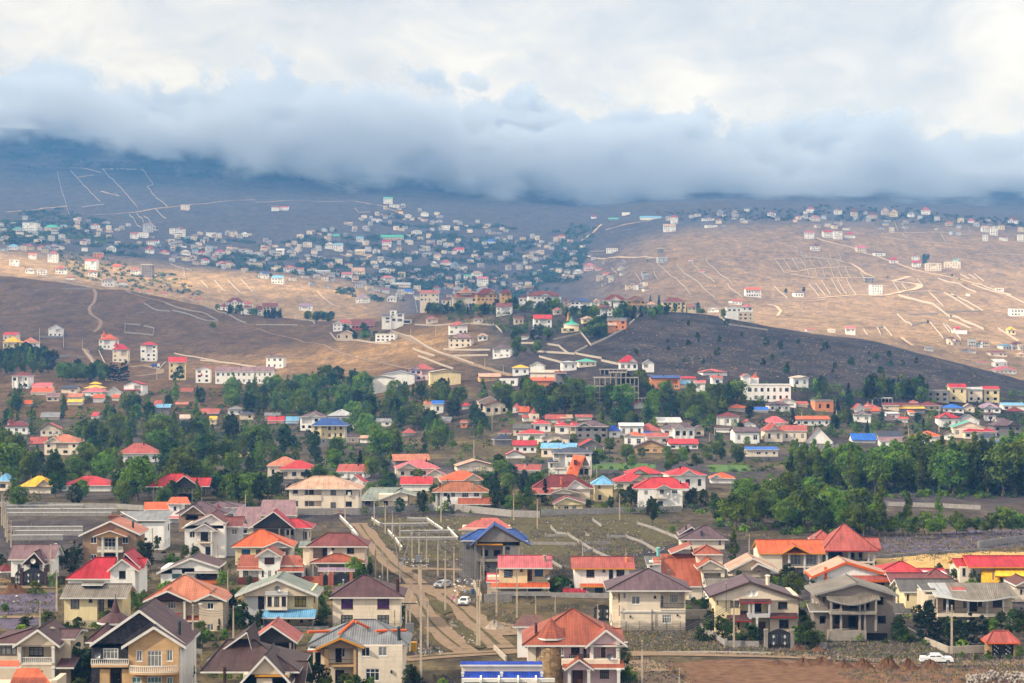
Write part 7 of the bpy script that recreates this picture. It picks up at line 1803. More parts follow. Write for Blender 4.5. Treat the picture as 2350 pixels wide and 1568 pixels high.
def plant(kind, loc, h, place, px, wide=1.0):
    cm, tm, H0 = trr.choice(TREES[kind]); s = h / H0
    o = empty(kind, loc, trr.uniform(0, 6.28)); o.scale = (s * wide, s * wide, s)
    c = bpy.data.objects.new('crown', cm); link(c, o); t = bpy.data.objects.new('trunk', tm); link(t, o)
    tag(o, None, TN[kind].replace('green ', '').replace('dark ', '').replace('leafy ', '')); TQ.append((o, TN[kind], place, px))
    return o
def hand(crop, place, lst):
    for q in lst:
        x, yb, yt, kind = q[:4]; px, py = pr(crop, x, yb); p = at(px, py); _, pt = pr(crop, x, yt)
        plant(kind, p, max(.8, (py - pt) * p.y / F), place, px, q[4] if len(q) > 4 else 1.0)
B_, D_, P_, FI, CY, OR, SH, DS_, WI = 'broadleaf_tree', 'dark_tree', 'poplar_tree', 'fir_tree', 'cypress_tree', 'orchard_tree', 'shrub', 'dark_shrub', 'willow_tree'
hand('a', 'among the lower left houses', [(430, 752, 492, D_), (545, 745, 520, D_), (618, 642, 490, CY, 1.6), (1120, 700, 452, D_), (1212, 545, 432, D_, .8), (1430, 605, 500, B_, .8), (1490, 605, 490, FI, .8),
    (610, 1640, 1262, D_), (690, 1650, 1330, DS_), (1440, 1640, 1375, D_, .8), (1690, 1165, 1070, FI), (1520, 1225, 1155, SH, 1.6), (1600, 1240, 1165, SH, 1.5), (1730, 1230, 1165, SH), (1785, 1110, 850, D_, .8), (1860, 1180, 925, D_, .8),
    (1110, 1010, 850, B_, .6), (1040, 960, 920, SH), (10, 660, 575, DS_), (575, 520, 460, CY, 1.5), (1770, 680, 640, SH), (1750, 930, 850, SH, 1.2), (1830, 880, 830, SH, 1.3), (1930, 1120, 985, D_, .8), (620, 1700, 1540, SH)])
hand('b', 'among the houses left of the dirt road', [(35, 1160, 1000, D_, .9), (170, 1150, 1005, FI, 1.3), (500, 1060, 890, D_, .9), (505, 1160, 985, D_), (440, 1150, 1050, DS_), (760, 800, 600, WI), (820, 790, 650, WI), (880, 745, 640, B_, .7), (860, 640, 580, SH), (1190, 1640, 1425, D_), (1240, 1640, 1500, DS_),
    (320, 600, 528, SH, 1.6), (390, 720, 640, DS_), (470, 1640, 1420, DS_), (550, 1660, 1520, SH), (690, 1640, 1505, SH), (770, 1660, 1515, SH), (880, 1660, 1530, SH), (100, 1160, 1100, DS_), (1130, 1120, 950, D_, .5), (1440, 1640, 1540, SH)])
hand('c', 'around the houses right of the road', [(370, 890, 745, DS_, 1.4), (330, 870, 755, SH), (440, 880, 770, DS_), (870, 1440, 1290, D_), (905, 1600, 1440, B_), (850, 1620, 1470, D_), (1540, 1190, 995, D_), (1620, 1230, 1040, D_), (1500, 1240, 1080, DS_), (1690, 1250, 1070, D_), (1820, 1255, 1110, DS_, 1.3), (1900, 1240, 1150, DS_),
    (1400, 965, 905, DS_), (1470, 965, 915, SH), (1710, 660, 385, P_), (1690, 745, 650, B_, .8), (1080, 340, 130, D_, .9), (1080, 200, 15, D_, .8), (255, 196, -5, FI), (1205, 212, 140, FI), (1262, 212, 115, FI), (1312, 205, 140, FI), (130, 235, 130, B_), (60, 235, 120, B_), (920, 200, 35, D_), (850, 210, 70, D_), (960, 205, 90, D_), (760, 230, 120, D_), (715, 235, 170, B_), (590, 225, 140, D_), (1400, 205, 60, D_), (1480, 200, 70, D_), (1560, 190, 90, D_), (1350, 200, 100, D_), (1240, 410, 350, B_)])
hand('d', 'around the lower right houses', [(200, 920, 715, B_), (130, 880, 740, D_), (250, 1190, 990, D_), (290, 1310, 1050, D_), (220, 1290, 1130, B_), (390, 1260, 1165, SH), (350, 1300, 1180, SH), (990, 1250, 1085, D_), (1050, 1250, 1130, D_), (55, 655, 465, FI), (532, 645, 508, FI, 1.2), (1580, 795, 690, D_), (1430, 780, 678, D_, .8), (1640, 800, 720, DS_),
    (1800, 1160, 1010, D_), (1890, 1190, 995, D_), (1960, 1210, 985, D_), (1495, 1375, 1328, SH), (1605, 1388, 1342, DS_), (1702, 1385, 1322, SH), (1785, 1380, 1290, FI), (1940, 1385, 1280, B_, .8), (1860, 1385, 1352, SH), (945, 1392, 1365, SH), (470, 650, 560, D_), (420, 640, 570, DS_), (360, 820, 740, D_)])
hand('d', 'in the dark hedge row by the gatehouse', [(x, 1255 + i * 3, y, CY, 1.25) for i, (x, y) in enumerate(((1160, 960), (1185, 985), (1210, 968), (1240, 905), (1268, 990), (1292, 1070), (1318, 1068), (1345, 1095), (1388, 1088), (1438, 1060), (1478, 1062), (1520, 1090), (1562, 1030), (1602, 1085), (1650, 1040), (1680, 1060)))])
hand('d', 'in the orchard row on the lavender field', [(x, yb, yt, OR) for (x, yb, yt) in ((920, 440, 300), (965, 440, 285), (1040, 430, 250), (1110, 465, 285), (1200, 430, 245), (1285, 448, 265), (1335, 425, 280), (1450, 420, 245), (1480, 430, 300), (1530, 412, 288), (1612, 412, 290), (1668, 430, 320), (1720, 420, 260), (1800, 450, 210), (1880, 440, 240), (1940, 430, 260))])
hand('d', 'standing tall behind the orchard', [(862, 440, -10, P_, .8), (825, 420, 120, P_), (1080, 430, 90, P_, .9), (1320, 400, 30, P_, .5)])
hand('i', 'alone on the ploughed hill', [(1957, 698, 632, B_, 1.2)])
hand('i', 'below the left hill houses', [(1020, 1170, 1010, CY, 1.4), (1045, 1170, 1020, CY, 1.4), (1072, 1170, 1025, CY, 1.4), (1098, 1175, 1060, CY, 1.4), (1128, 1170, 1000, CY, 1.4), (1158, 1170, 985, CY, 1.4), (920, 895, 850, SH), (1650, 1170, 1035, D_), (1600, 1180, 1090, D_)])
hand('k', 'on the hilltop', [(1270, 500, 390, FI), (1350, 495, 385, FI), (1705, 545, 448, D_, .8), (1475, 520, 455, D_), (1545, 520, 470, D_), (1940, 600, 510, B_, .8)])
hand('l', 'on the far tan slope', [(165, 372, 320, D_), (330, 362, 308, D_), (1465, 645, 612, D_), (1680, 590, 562, D_), (1690, 216, 188, D_), (1440, 110, 5, D_), (1470, 60, 5, D_), (1100, 235, 205, D_), (1755, 245, 225, D_)])
HOCC = {}
def fits(px, py, d, hpx, occl, total=.4):
    add = []
    if occl >= .3: total = 99
    for (x0, x1, yt, yb, _, hd) in HOUSES:
        if x0 - 2 < px < x1 + 2 and -1.5 < d - hd < 11: return False
        if d < hd + 2 and hd < d + 400:
            w = hpx * .22; ox = min(px + w, x1) - max(px - w, x0); oy = min(py, yb) - max(py - hpx, yt)
            if ox > 0 and oy > 0:
                ar = max(4.0, (x1 - x0) * (yb - yt)); k = _.name
                if ox * oy > occl * ar or HOCC.get(k, 0) + ox * oy > max(total, occl) * ar: return False
                add.append((k, ox * oy))
    for k, v in add: HOCC[k] = HOCC.get(k, 0) + v
    return True
def inside(x, y, poly):
    r = False; n = len(poly)
    for i in range(n):
        (x1, y1), (x2, y2) = poly[i], poly[(i + 1) % n]
        if (y1 > y) != (y2 > y) and x < (x2 - x1) * (y - y1) / (y2 - y1) + x1: r = not r
    return r
def scatter(crop, place, poly, n, kinds, h0, h1, occl=.16, gap=3.0, dmin=150.0, seed=1):
    """n trees over an area of ground given by its outline"""
    rr = random.Random(seed); xs = [p[0] for p in poly]; ys = [p[1] for p in poly]; done = []; tries = 0
    while len(done) < n and tries < n * 30:
        tries += 1; x, y = rr.uniform(min(xs), max(xs)), rr.uniform(min(ys), max(ys))
        if not inside(x, y, poly): continue
        px, py = pr(crop, x, y); p = near_at(px, py, dmin, 1650 if 900 < dmin < 1600 else 9e9); h = rr.uniform(h0, h1)
        if any((p.x - q[0]) ** 2 + (p.y - q[1]) ** 2 < gap * gap for q in done): continue
        if not fits(px, py, p.y, h * F / p.y, occl): continue
        done.append((p.x, p.y)); plant(rr.choice(kinds), p, h, place, px, rr.uniform(.85, 1.2))
Wv = 'z'
scatter(Wv, 'in the tree belt at left', [(0, 905), (300, 930), (640, 890), (700, 960), (640, 1090), (420, 1120), (640, 1160), (0, 1150)], 185, [P_, P_, P_, B_, D_], 7.5, 13, gap=6, seed=2)
scatter(Wv, 'in front of the red open pavilion', [(0, 1120), (650, 1130), (640, 1172), (0, 1168)], 34, [D_, B_, P_], 6, 9, gap=4, seed=3)
scatter(Wv, 'in the central grove', [(540, 880), (860, 900), (1120, 930), (1120, 1010), (900, 1060), (720, 1070), (640, 960)], 130, [P_, P_, B_, B_, D_], 8, 14, gap=6, seed=4)
scatter(Wv, 'between the central gardens', [(640, 1060), (980, 1090), (1240, 1080), (1240, 1185), (840, 1180), (640, 1150)], 46, [D_, B_, D_, FI], 4, 8.5, gap=4, occl=.1, seed=5)
scatter(Wv, 'in the grove below the concrete frame', [(1130, 880), (1340, 905), (1640, 900), (1760, 960), (1500, 985), (1160, 965)], 85, [P_, B_, B_, D_], 7, 13, gap=6, seed=6)
scatter('h', 'in the poplar stand at right', [(120, 1080), (600, 1110), (1350, 1130), (1350, 1224), (560, 1224), (120, 1160)], 40, [P_, P_, P_, B_], 10, 15, gap=4.0, occl=.6, seed=7)
scatter('h', 'in the tall stand at right edge', [(1400, 1100), (2400, 1120), (2400, 1260), (1400, 1230)], 46, [P_, P_, B_, D_], 12, 18, gap=4.2, occl=.6, seed=8)
scatter('d', 'in the dense walnut copse', [(-380, 250), (0, 170), (420, 180), (760, 300), (800, 440), (420, 440), (0, 400), (-400, 380)], 52, [B_, B_, D_], 6, 9.5, gap=3.6, occl=.3, seed=9)
scatter(Wv, 'around the village at right', [(1580, 900), (2100, 900), (2350, 940), (2350, 1000), (1650, 1010)], 40, [D_, B_, P_, FI], 5, 10, gap=6, occl=.1, seed=10)
scatter(Wv, 'in the gardens of the crowded row', [(1150, 960), (1650, 990), (1800, 1060), (1500, 1110), (1240, 1080)], 40, [D_, B_, B_], 4, 7, gap=5, occl=.1, seed=11)
scatter('i', 'in the dark wood at left', [(-40, 990), (440, 990), (490, 1060), (430, 1130), (-40, 1130)], 44, [P_, D_], 9, 14, gap=5, occl=.6, seed=12)
scatter('i', 'below the left hill', [(500, 1110), (980, 1120), (1000, 1190), (500, 1190)], 22, [D_, B_], 7, 11, gap=6, seed=13)
scatter('j', 'around the hilltop villas', [(1500, 500), (1760, 490), (2350, 520), (2350, 575), (1560, 560)], 40, [D_, B_, FI], 6, 10, gap=5, occl=.12, seed=14, dmin=1150)
scatter('k', 'around the hilltop villas', [(0, 470), (520, 480), (900, 560), (1100, 500), (1700, 525), (1700, 545), (900, 640), (0, 520)], 52, [D_, B_, FI], 6, 10, gap=5, occl=.12, seed=15, dmin=1100)
scatter('k', 'on the terraces under the hilltop', [(640, 640), (860, 620), (860, 790), (700, 790)], 24, [D_, B_], 6, 9, gap=4, occl=.12, seed=16, dmin=1050)
scatter('j', 'on the terraces of the middle hill', [(700, 720), (1000, 700), (1250, 800), (1240, 830), (740, 800)], 22, [D_, B_], 4, 7, gap=4, occl=.12, seed=17, dmin=1050)
scatter('j', 'in the hedge on the middle hill', [(0, 560), (200, 560), (240, 600), (0, 600)], 14, [D_, FI], 6, 9, gap=4, occl=.12, seed=18, dmin=1300)
scatter('j', 'in the clump on the saddle', [(450, 590), (700, 580), (700, 640), (480, 640)], 14, [D_, B_], 7, 10, gap=5, occl=.2, seed=19, dmin=1250)
scatter('k', 'by the white walls on the slope', [(0, 700), (200, 700), (380, 740), (240, 960), (0, 960)], 22, [D_, B_], 4, 8, gap=5, occl=.12, seed=20, dmin=950)
scatter('k', 'on the scrub hill', [(1100, 640), (2000, 620), (2350, 800), (2300, 1080), (900, 1060)], 16, [DS_, D_], 2, 4.5, gap=12, seed=21, dmin=1000)
scatter('l', 'on the scrub hill', [(0, 800), (700, 880), (1500, 1020), (1500, 1100), (0, 1130)], 22, [DS_, D_], 2, 5, gap=12, seed=22, dmin=950)
scatter('h', 'in the dark clump under the scrub hill', [(880, 330), (1400, 340), (1400, 390), (880, 390)], 22, [D_, P_], 9, 13, gap=5, occl=.5, seed=23, dmin=800)
scatter('a', 'in the yards of the lower left houses', [(0, 640), (1975, 600), (1975, 1500), (0, 1500)], 46, [DS_, SH, SH, D_], 1.2, 3.4, gap=4, occl=.05, seed=24)
scatter('b', 'in the yards left of the road', [(0, 560), (900, 560), (1100, 1500), (0, 1560)], 26, [DS_, SH, SH], 1.0, 2.6, gap=4, occl=.05, seed=25)
scatter('d', 'in the yards of the right houses', [(-900, 700), (0, 780), (1900, 720), (1980, 1250), (400, 1230), (-900, 1170)], 52, [DS_, SH, D_], 1.2, 3.6, gap=4, occl=.06, seed=26)
scatter('i', 'around the red roofs above the ploughed hill', [(1980, 500), (2330, 490), (2390, 590), (2080, 570)], 18, [D_, B_, FI], 5, 9, gap=4, occl=.14, seed=27, dmin=1300)
# ------------------------------------------------------------------ poles and wires
PCONC = mat('pole_concrete', lin((180, 166, 146)), rough=.9, var=.15, scale=1.5, dirt=.3)
PQ = []
def pole(crop, x, yt, yb, place, arms=1, lamp=False, w=.3, tf=False):
    px, py = pr(crop, x, yb); p = at(px, py); h = max(3.0, (py - pr(crop, x, yt)[1]) * p.y / F)
    o = empty('utility_pole', p); mb = MB(); w = w * min(1.0, .55 + h * .05)
    n = len(mb.v); a, b = w / 2, w / 3.4
    mb.v += [(-a, -a * .8, -.5), (a, -a * .8, -.5), (a, a * .8, -.5), (-a, a * .8, -.5), (-b, -b, h), (b, -b, h), (b, b, h), (-b, b, h)]
    mb.f += [(0, 3, 2, 1), (4, 5, 6, 7), (0, 1, 5, 4), (1, 2, 6, 5), (2, 3, 7, 6), (3, 0, 4, 7)]; mb.m += [0] * 6
    mb.build('shaft', PCONC, o)
    if p.y < 520:
        for k in range(3):
            q = MB(); q.tube((-b - .02, -.12, h - .3 - k * .35), (-b - .02, -.3, h - .3 - k * .35), .05, .07, 6); q.build('insulator', IRON, o)
    if arms > 1:
        q = MB(); q.box(-1.1, 1.1, -.16, -.06, h - .4, h - .25); q.build('crossarm', IRON, o)
        for xx in (-1.0, 0, 1.0):
            q = MB(); q.tube((xx, -.1, h - .25), (xx, -.1, h - .02), .07, .04, 6); q.build('insulator', TRIM, o)
    if lamp:
        q = MB(); q.tube((0, 0, h - .3), (.9, -.2, h + .1), .04, .03, 5); q.build('lamp_arm', GREYM, o); q = MB(); q.box(.8, 1.3, -.32, -.1, h + .02, h + .16); q.build('lamp_head', TRIM, o)
    if tf:
        q = MB(); q.box(-.55, .55, -.85, -.15, h * .42, h * .42 + 1.3); q.build('transformer', GREYM, o)
        for xx in (-.3, 0, .3):
            q = MB(); q.tube((xx, -.5, h * .42 + 1.3), (xx, -.5, h * .42 + 1.65), .06, .05, 6); q.build('bushing', IRON, o)
    tag(o, None, 'utility pole'); PQ.append((o, 'tall tapered concrete pole' if h > 9 else 'concrete utility pole', place, px)); return p + Vector((0, 0, h))
T = {}
for crop, place, lst in (
 ('b', 'beside the dirt road', [(687, 100, 318), (912, 130, 350), (997, 180, 418), (1052, 235, 455), (1110, 295, 548), (1203, 352, 628), (1316, 400, 692), (1403, 445, 742), (1460, 550, 1012), (1527, 515, 808), (922, 535, 760), (975, 545, 772), (1015, 605, 782), (1110, 695, 790), (1200, 795, 1012), (1325, 925, 1288), (1160, 950, 1335), (1735, 610, 780), (1855, 680, 1028), (1427, 80, 328), (1070, 1000, 1155)]),
 ('a', 'among the left houses', [(390, 495, 815), (437, 690, 1022), (308, 935, 1142), (1487, 960, 1640), (1800, 970, 1218), (1177, 370, 572), (1680, 490, 642), (1757, 700, 862), (85, 310, 522), (15, 110, 352), (30, 160, 372), (42, 220, 442), (55, 250, 482), (1893, 110, 260)]),
 ('c', 'around the right lots', [(12, 110, 312), (195, 145, 377), (830, 105, 312), (545, 440, 592), (875, 555, 640), (38, 700, 1062), (182, 915, 1032), (333, 925, 1022), (1712, 925, 1292), (1003, 1235, 1640), (818, 1255, 1640), (1290, 1450, 1650), (660, 980, 1097), (1830, 420, 592)]),
 ('d', 'at the lower right', [(1418, 965, 1352), (183, 40, 172), (1282, 580, 682)]),
 ('h', 'in the village at right', [(627, 460, 640), (608, 620, 690), (1290, 615, 742), (1257, 480, 612), (1570, 420, 662), (308, 475, 597)]),
 ('g', 'by the crowded row', [(778, 975, 1097), (722, 925, 1112), (1860, 620, 747), (1812, 670, 752), (1467, 455, 517), (118, 950, 1090)]),
 ('f', 'in the central grove', [(962, 450, 612), (1047, 530, 642), (1190, 440, 537), (2000, 735, 912), (2168, 450, 652), (605, 870, 962), (1275, 920, 1057)]),
 ('j', 'on the middle hill', [(723, 1105, 1292), (878, 1085, 1252), (1605, 800, 882), (1650, 670, 757), (1420, 690, 807), (2100, 960, 1042), (1285, 790, 862), (2270, 1030, 1110)]),
 ('i', 'by the left hill road', [(755, 790, 887), (668, 985, 1107), (692, 1010, 1092), (1440, 1060, 1162)])):
    for (x, yt, yb) in lst: T[(crop, x)] = pole(crop, x, yt, yb, place, lamp=(x in (390, 1800, 1487, 818)), w=.35 if crop in 'abcd' else .4)
T[('b', 1258)] = pole('b', 1258, 380, 815, 'with crossarm at the crossing', 2, tf=True, w=.38)
T[('b', 1272)] = pole('b', 1272, 620, 1640, 'with crossarm nearest the road', 2, w=.35)
T[('b', 1188)] = pole('b', 1188, 935, 1335, 'carrying the grey transformer', 2, tf=True, w=.35)
T[('b', 1706)] = pole('b', 1706, 770, 1282, 'left of the twin poles', w=.35); T[('b', 1724)] = pole('b', 1724, 770, 1284, 'right of the twin poles', w=.35)
give_labels(PQ)
for q in PQ: q[0]['group'] = 'utility poles'
WIRE = mat('wire', lin((96, 92, 90)), rough=.6)
def wires(keys, label):
    o = empty('overhead_line', T[keys[0]].copy()); b0 = T[keys[0]]
    for a, b in zip(keys, keys[1:]):
        A, B = T[a], T[b]; mb = MB()
        for k in range(3):
            z = -.3 - .35 * k; prev = None
            for i in range(9):
                t = i / 8; p = A.lerp(B, t) - b0; p.z += z - 4 * (.012 * (B - A).length) * t * (1 - t); p.y -= .3
                if prev is not None: mb.tube(prev, p, (.034), .034, 3, cap=False)
                prev = p
        mb.build('wire_span', WIRE, o)['kind'] = 'stuff'
    tag(o, label, 'power line')
wires([('b', k) for k in (912, 997, 1052, 1110, 1203, 1316, 1403, 1527)], 'sagging wires along the poles of the empty lots')
wires([('b', 1258), ('b', 1272)], 'wires between the two crossarm poles'); wires([('b', 1403), ('b', 1460), ('b', 1706)], 'wires from the road poles to the twin poles')
wires([('b', 1735), ('b', 1855), ('c', 38)], 'wires passing the pink roofed house'); wires([('b', 922), ('b', 975), ('b', 1015), ('b', 1110), ('b', 1200), ('b', 1325)], 'wires left of the dirt crossing')
wires([('a', 15), ('a', 30), ('a', 42), ('a', 55), ('a', 85)], 'wires of the pole row at far left'); wires([('a', 437), ('a', 308)], 'wires over the lavender plot'); wires([('a', 1800), ('a', 1487)], 'wires in front of the peach roofed house'); wires([('c', 1712), ('c', 1003), ('c', 818)], 'wires over the right dirt street')
# ------------------------------------------------------------------ cars
def paint(nm, c, metal=0.0): return mat(nm, lin(c), rough=.3, var=.03, spec=.5, metal=metal)
TYRE = mat('tyre', lin((26, 26, 28)), rough=.9); RIM = mat('rim', lin((150, 152, 156)), rough=.4, metal=.6); REDL = mat('tail_lamp', lin((150, 20, 22)), rough=.3); HEADL = mat('head_lamp', lin((220, 222, 226)), rough=.15)
CGL = glass_mat('car_glass', (26, 30, 36), .08)
def car(name, crop, x, yb, label, yaw, col, kind='hatch', L_=4.1):
    p = at(*pr(crop, x, yb)); o = empty(name, p, R(yaw)); W = .84
    if kind == 'hatch': low = [(-L_/2, .35), (-L_/2, .95), (-L_/2 + .9, 1.0), (L_/2 - .25, .98), (L_/2, .7), (L_/2, .35)]; cab = [(-L_/2 + .55, .98), (-L_/2 + 1.25, 1.45), (L_/2 - .95, 1.45), (L_/2 - .3, .98)]
    else: low = [(-L_/2, .35), (-L_/2, .82), (-L_/2 + .25, .95), (L_/2 - .12, .98), (L_/2, .85), (L_/2, .35)]; cab = [(-L_/2 + 1.15, .95), (-L_/2 + 1.85, 1.42), (L_/2 - 1.55, 1.42), (L_/2 - .85, .98)]
    def ext(prof, w0, w1, z1):
        mb = MB(); n = len(prof)
        def wy(z): return w0 + (w1 - w0) * max(0, min(1, (z - .98) / .5)) if z > .98 else w0
        Lf = [(q[0], -wy(q[1]), q[1]) for q in prof]; Rt = [(q[0], wy(q[1]), q[1]) for q in prof]
        mb.poly(Lf); mb.poly(Rt[::-1])
        for i in range(n): mb.quad(Rt[i], Rt[(i + 1) % n], Lf[(i + 1) % n], Lf[i])
        return mb
    bd = ext(low, W, W, 1).build('body', col, o); ext(cab, W - .06, W - .24, 1).build('cabin', col, o)
    (a0, _), (a1, z1), (a2, _), (a3, z0) = cab
    for nm, pts in (('windscreen', [(a0 + .05, -.62, 1.0), (a0 + .05, .62, 1.0), (a1 - .03, .5, z1 - .06), (a1 - .03, -.5, z1 - .06)]), ('rear_window', [(a3 - .05, -.62, 1.02), (a2 + .03, -.5, z1 - .06), (a2 + .03, .5, z1 - .06), (a3 - .05, .62, 1.02)])):
        g = MB(); q = [Vector(v) + Vector((-.035 if nm[0] == 'w' else .035, 0, .03)) for v in pts]; g.slab(q, .02, 0, 0); g.build(nm, CGL, o)
    for s in (-1, 1):
        g = MB(); y = s * (W - .055); y2 = s * (W - .20); mid = (a1 + a2) / 2
        for (u0, u1, v0, v1) in ((a0 + .42, mid - .05, a1 + .12, mid - .05), (mid + .05, a3 - .42, mid + .05, a2 - .12)):
            g = MB(); g.poly([(u0, y, 1.02), (u1, y, 1.02), (v1, y2, z1 - .1), (v0, y2, z1 - .1)]); g.build('side_window', CGL, o)
        m_ = MB(); m_.box(a0 + .45, a0 + .6, s * W - (.0 if s > 0 else .18), s * W + (.18 if s > 0 else 0), 1.0, 1.13); m_.build('mirror', col, o)
        for wx in (-L_/2 + .75, L_/2 - .78):
            t = MB(); t.tube((wx, s * (W - .19), .31), (wx, s * (W + .02), .31), .31, .31, 14); wl = t.build('wheel', TYRE, o); r_ = MB(); r_.tube((wx, s * (W - .1), .31), (wx, s * (W + .035), .31), .19, .17, 10); r_.build('rim', RIM, wl)
        h_ = MB(); h_.box(-L_/2 - .02, -L_/2 + .12, s * .6 - .18, s * .6 + .18, .62, .8); h_.build('headlight', HEADL, o); h_ = MB(); h_.box(L_/2 - .1, L_/2 + .02, s * .64 - .14, s * .64 + .14, .66, .86); h_.build('tail_light', REDL, o)
    for e, nm in ((-1, 'front_bumper'), (1, 'rear_bumper')):
        b_ = MB(); b_.box(e * L_/2 - .07, e * L_/2 + .05, -W + .02, W - .02, .3, .52); b_.build(nm, mat('bumper_grey', lin((70, 70, 74)), rough=.6) if kind == 'hatch' else col, o)
    g = MB(); g.box(-L_/2 - .045, -L_/2 - .01, -.28, .28, .4, .5); g.build('number_plate', TRIM, o); g = MB(); g.box(-L_/2 - .015, -L_/2 + .05, -.36, .36, .58, .74); g.build('grille', IRON, o)
    tag(o, label, 'car', 'parked cars'); return o
car('parked_car', 'b', 1443, 832, 'silver hatchback parked beyond the dirt crossing', 60, paint('silver_paint', (176, 180, 186), .4)); car('parked_car', 'b', 1608, 966, 'white hatchback facing the viewer on the dirt road', 82, paint('white_paint', (226, 228, 230)))
car('parked_car', 'd', 1298, 1412, 'white sedan behind the earth heaps at lower right', 176, paint('white_paint', (226, 228, 230)), 'sedan', 4.7)
car('parked_car', 'd', 688, 205, 'small white car parked by the wall behind the walnut trees', 10, paint('white_paint', (226, 228, 230)))
p = at(*pr('i', 1435, 1050)); o = empty('truck', p, R(8)); m_ = MB(); m_.box(-3.2, .6, -1.2, 1.2, .9, 2.6); m_.build('cargo_bed', paint('blue_paint', (44, 92, 170)), o); m_ = MB(); m_.box(.7, 2.3, -1.15, 1.15, .6, 2.7); m_.build('cab', paint('white_paint', (226, 228, 230)), o); m_ = MB(); m_.box(2.3, 2.34, -1, 1, 1.6, 2.5); m_.build('windscreen', CGL, o)
for wx in (-2.4, 1.5):
    for s in (-1, 1): t = MB(); t.tube((wx, s * .9, .5), (wx, s * 1.2, .5), .5, .5, 12); t.build('wheel', TYRE, o)
tag(o, 'blue and white truck on the yard below the left hill', 'truck')
# ------------------------------------------------------------------ people
def person(crop, x, yb, label, h, coat, head, legs, long_coat, yaw, bag=None):
    p = at(*pr(crop, x, yb)); o = empty('person', p, R(yaw)); k = h / 1.68
    V = [(0, 0, .92), (0, 0, 1.12), (0, 0, 1.36), (0, 0, 1.46), (0, -.02, 1.58), (.10, 0, .9), (.11, -.06, .5), (.12, .02, .08), (.12, -.12, .04), (-.10, 0, .9), (-.11, .10, .5), (-.12, .16, .09), (-.12, .03, .05), (.19, 0, 1.36), (.26, .02, 1.1), (.27, -.08, .86), (.27, -.11, .76), (-.19, 0, 1.36), (-.25, .03, 1.1), (-.25, -.1, .88), (-.25, -.13, .78)]
    E = [(0, 1), (1, 2), (2, 3), (3, 4), (0, 5), (5, 6), (6, 7), (7, 8), (0, 9), (9, 10), (10, 11), (11, 12), (2, 13), (13, 14), (14, 15), (15, 16), (2, 17), (17, 18), (18, 19), (19, 20)]
    Rd = [.15, .14, .15, .06, .10, .1, .075, .05, .04, .1, .075, .05, .04, .075, .055, .045, .04, .075, .055, .045, .04]
    me = bpy.data.meshes.new('body'); me.from_pydata([tuple(c * k for c in v) for v in V], E, []); me.materials.append(legs)
    b = link(bpy.data.objects.new('body', me), o); sk = b.modifiers.new('skin', 'SKIN'); b.modifiers.new('sub', 'SUBSURF').levels = 1; b.modifiers['sub'].render_levels = 1
    for i, r_ in enumerate(Rd): me.skin_vertices[0].data[i].radius = (r_ * k, r_ * k)
    me.skin_vertices[0].data[0].use_root = True
    c = MB(); rows = [(1.44, .11), (1.36, .235), (1.1, .21), (.95, .25), (.45 if long_coat else .72, .34 if long_coat else .29)]; n = 12
    for (z0, r0), (z1, r1) in zip(rows, rows[1:]):
        for i in range(n):
            a0, a1 = 2 * math.pi * i / n, 2 * math.pi * (i + 1) / n
            c.quad((r1 * k * math.cos(a0), r1 * k * .72 * math.sin(a0), z1 * k), (r1 * k * math.cos(a1), r1 * k * .72 * math.sin(a1), z1 * k), (r0 * k * math.cos(a1), r0 * k * .72 * math.sin(a1), z0 * k), (r0 * k * math.cos(a0), r0 * k * .72 * math.sin(a0), z0 * k))
    c.build('coat', coat, o)
    for s in (-1, 1): c = MB(); c.tube((s * .2 * k, 0, 1.38 * k), (s * .27 * k, .02 * k, 1.1 * k), .085 * k, .07 * k, 8); c.tube((s * .27 * k, .02 * k, 1.1 * k), (s * .27 * k, -.08 * k, .88 * k), .07 * k, .06 * k, 8); c.build('sleeve', coat, o)
    c = MB(); c.tube((0, .01, 1.42 * k), (0, -.01, 1.56 * k), .13 * k, .125 * k, 10); c.tube((0, -.01, 1.56 * k), (0, .0, 1.7 * k), .125 * k, .06 * k, 10); c.build('headscarf', head, o)
    c = MB(); c.tube((0, -.1 * k, 1.5 * k), (0, -.125 * k, 1.64 * k), .075 * k, .06 * k, 8); c.build('face', mat('skin', lin((196, 150, 126)), rough=.6), o)
    tag(o, label, 'person')
    if bag: m_ = MB(); m_.box(-.17, .17, -.08, .08, 0, .34); m_.box(-.12, -.1, -.01, .01, .34, .5); m_.box(.1, .12, -.01, .01, .34, .5); m_.box(-.12, .12, -.01, .01, .49, .51); b_ = m_.build('shopping_bag', bag); b_.location = p + Vector((.3 * k, -.12, .38)); tag(b_, 'white shopping bag held by the person in pink', 'bag')
CL = lambda n, c: mat(n, lin(c), rough=.9, var=.12, scale=4.0)
person('b', 1518, 952, 'person in pink top and pale headscarf walking with a white bag', 1.62, CL('pink_cloth', (196, 120, 150)), CL('pale_scarf', (200, 170, 190)), CL('dark_trousers', (40, 38, 46)), False, 15, TRIM)
person('b', 1558, 912, 'person in long beige coat and dark headscarf near the white hatchback', 1.66, CL('beige_cloth', (176, 150, 124)), CL('dark_scarf', (44, 36, 36)), CL('dark_trousers', (40, 38, 46)), True, -20)
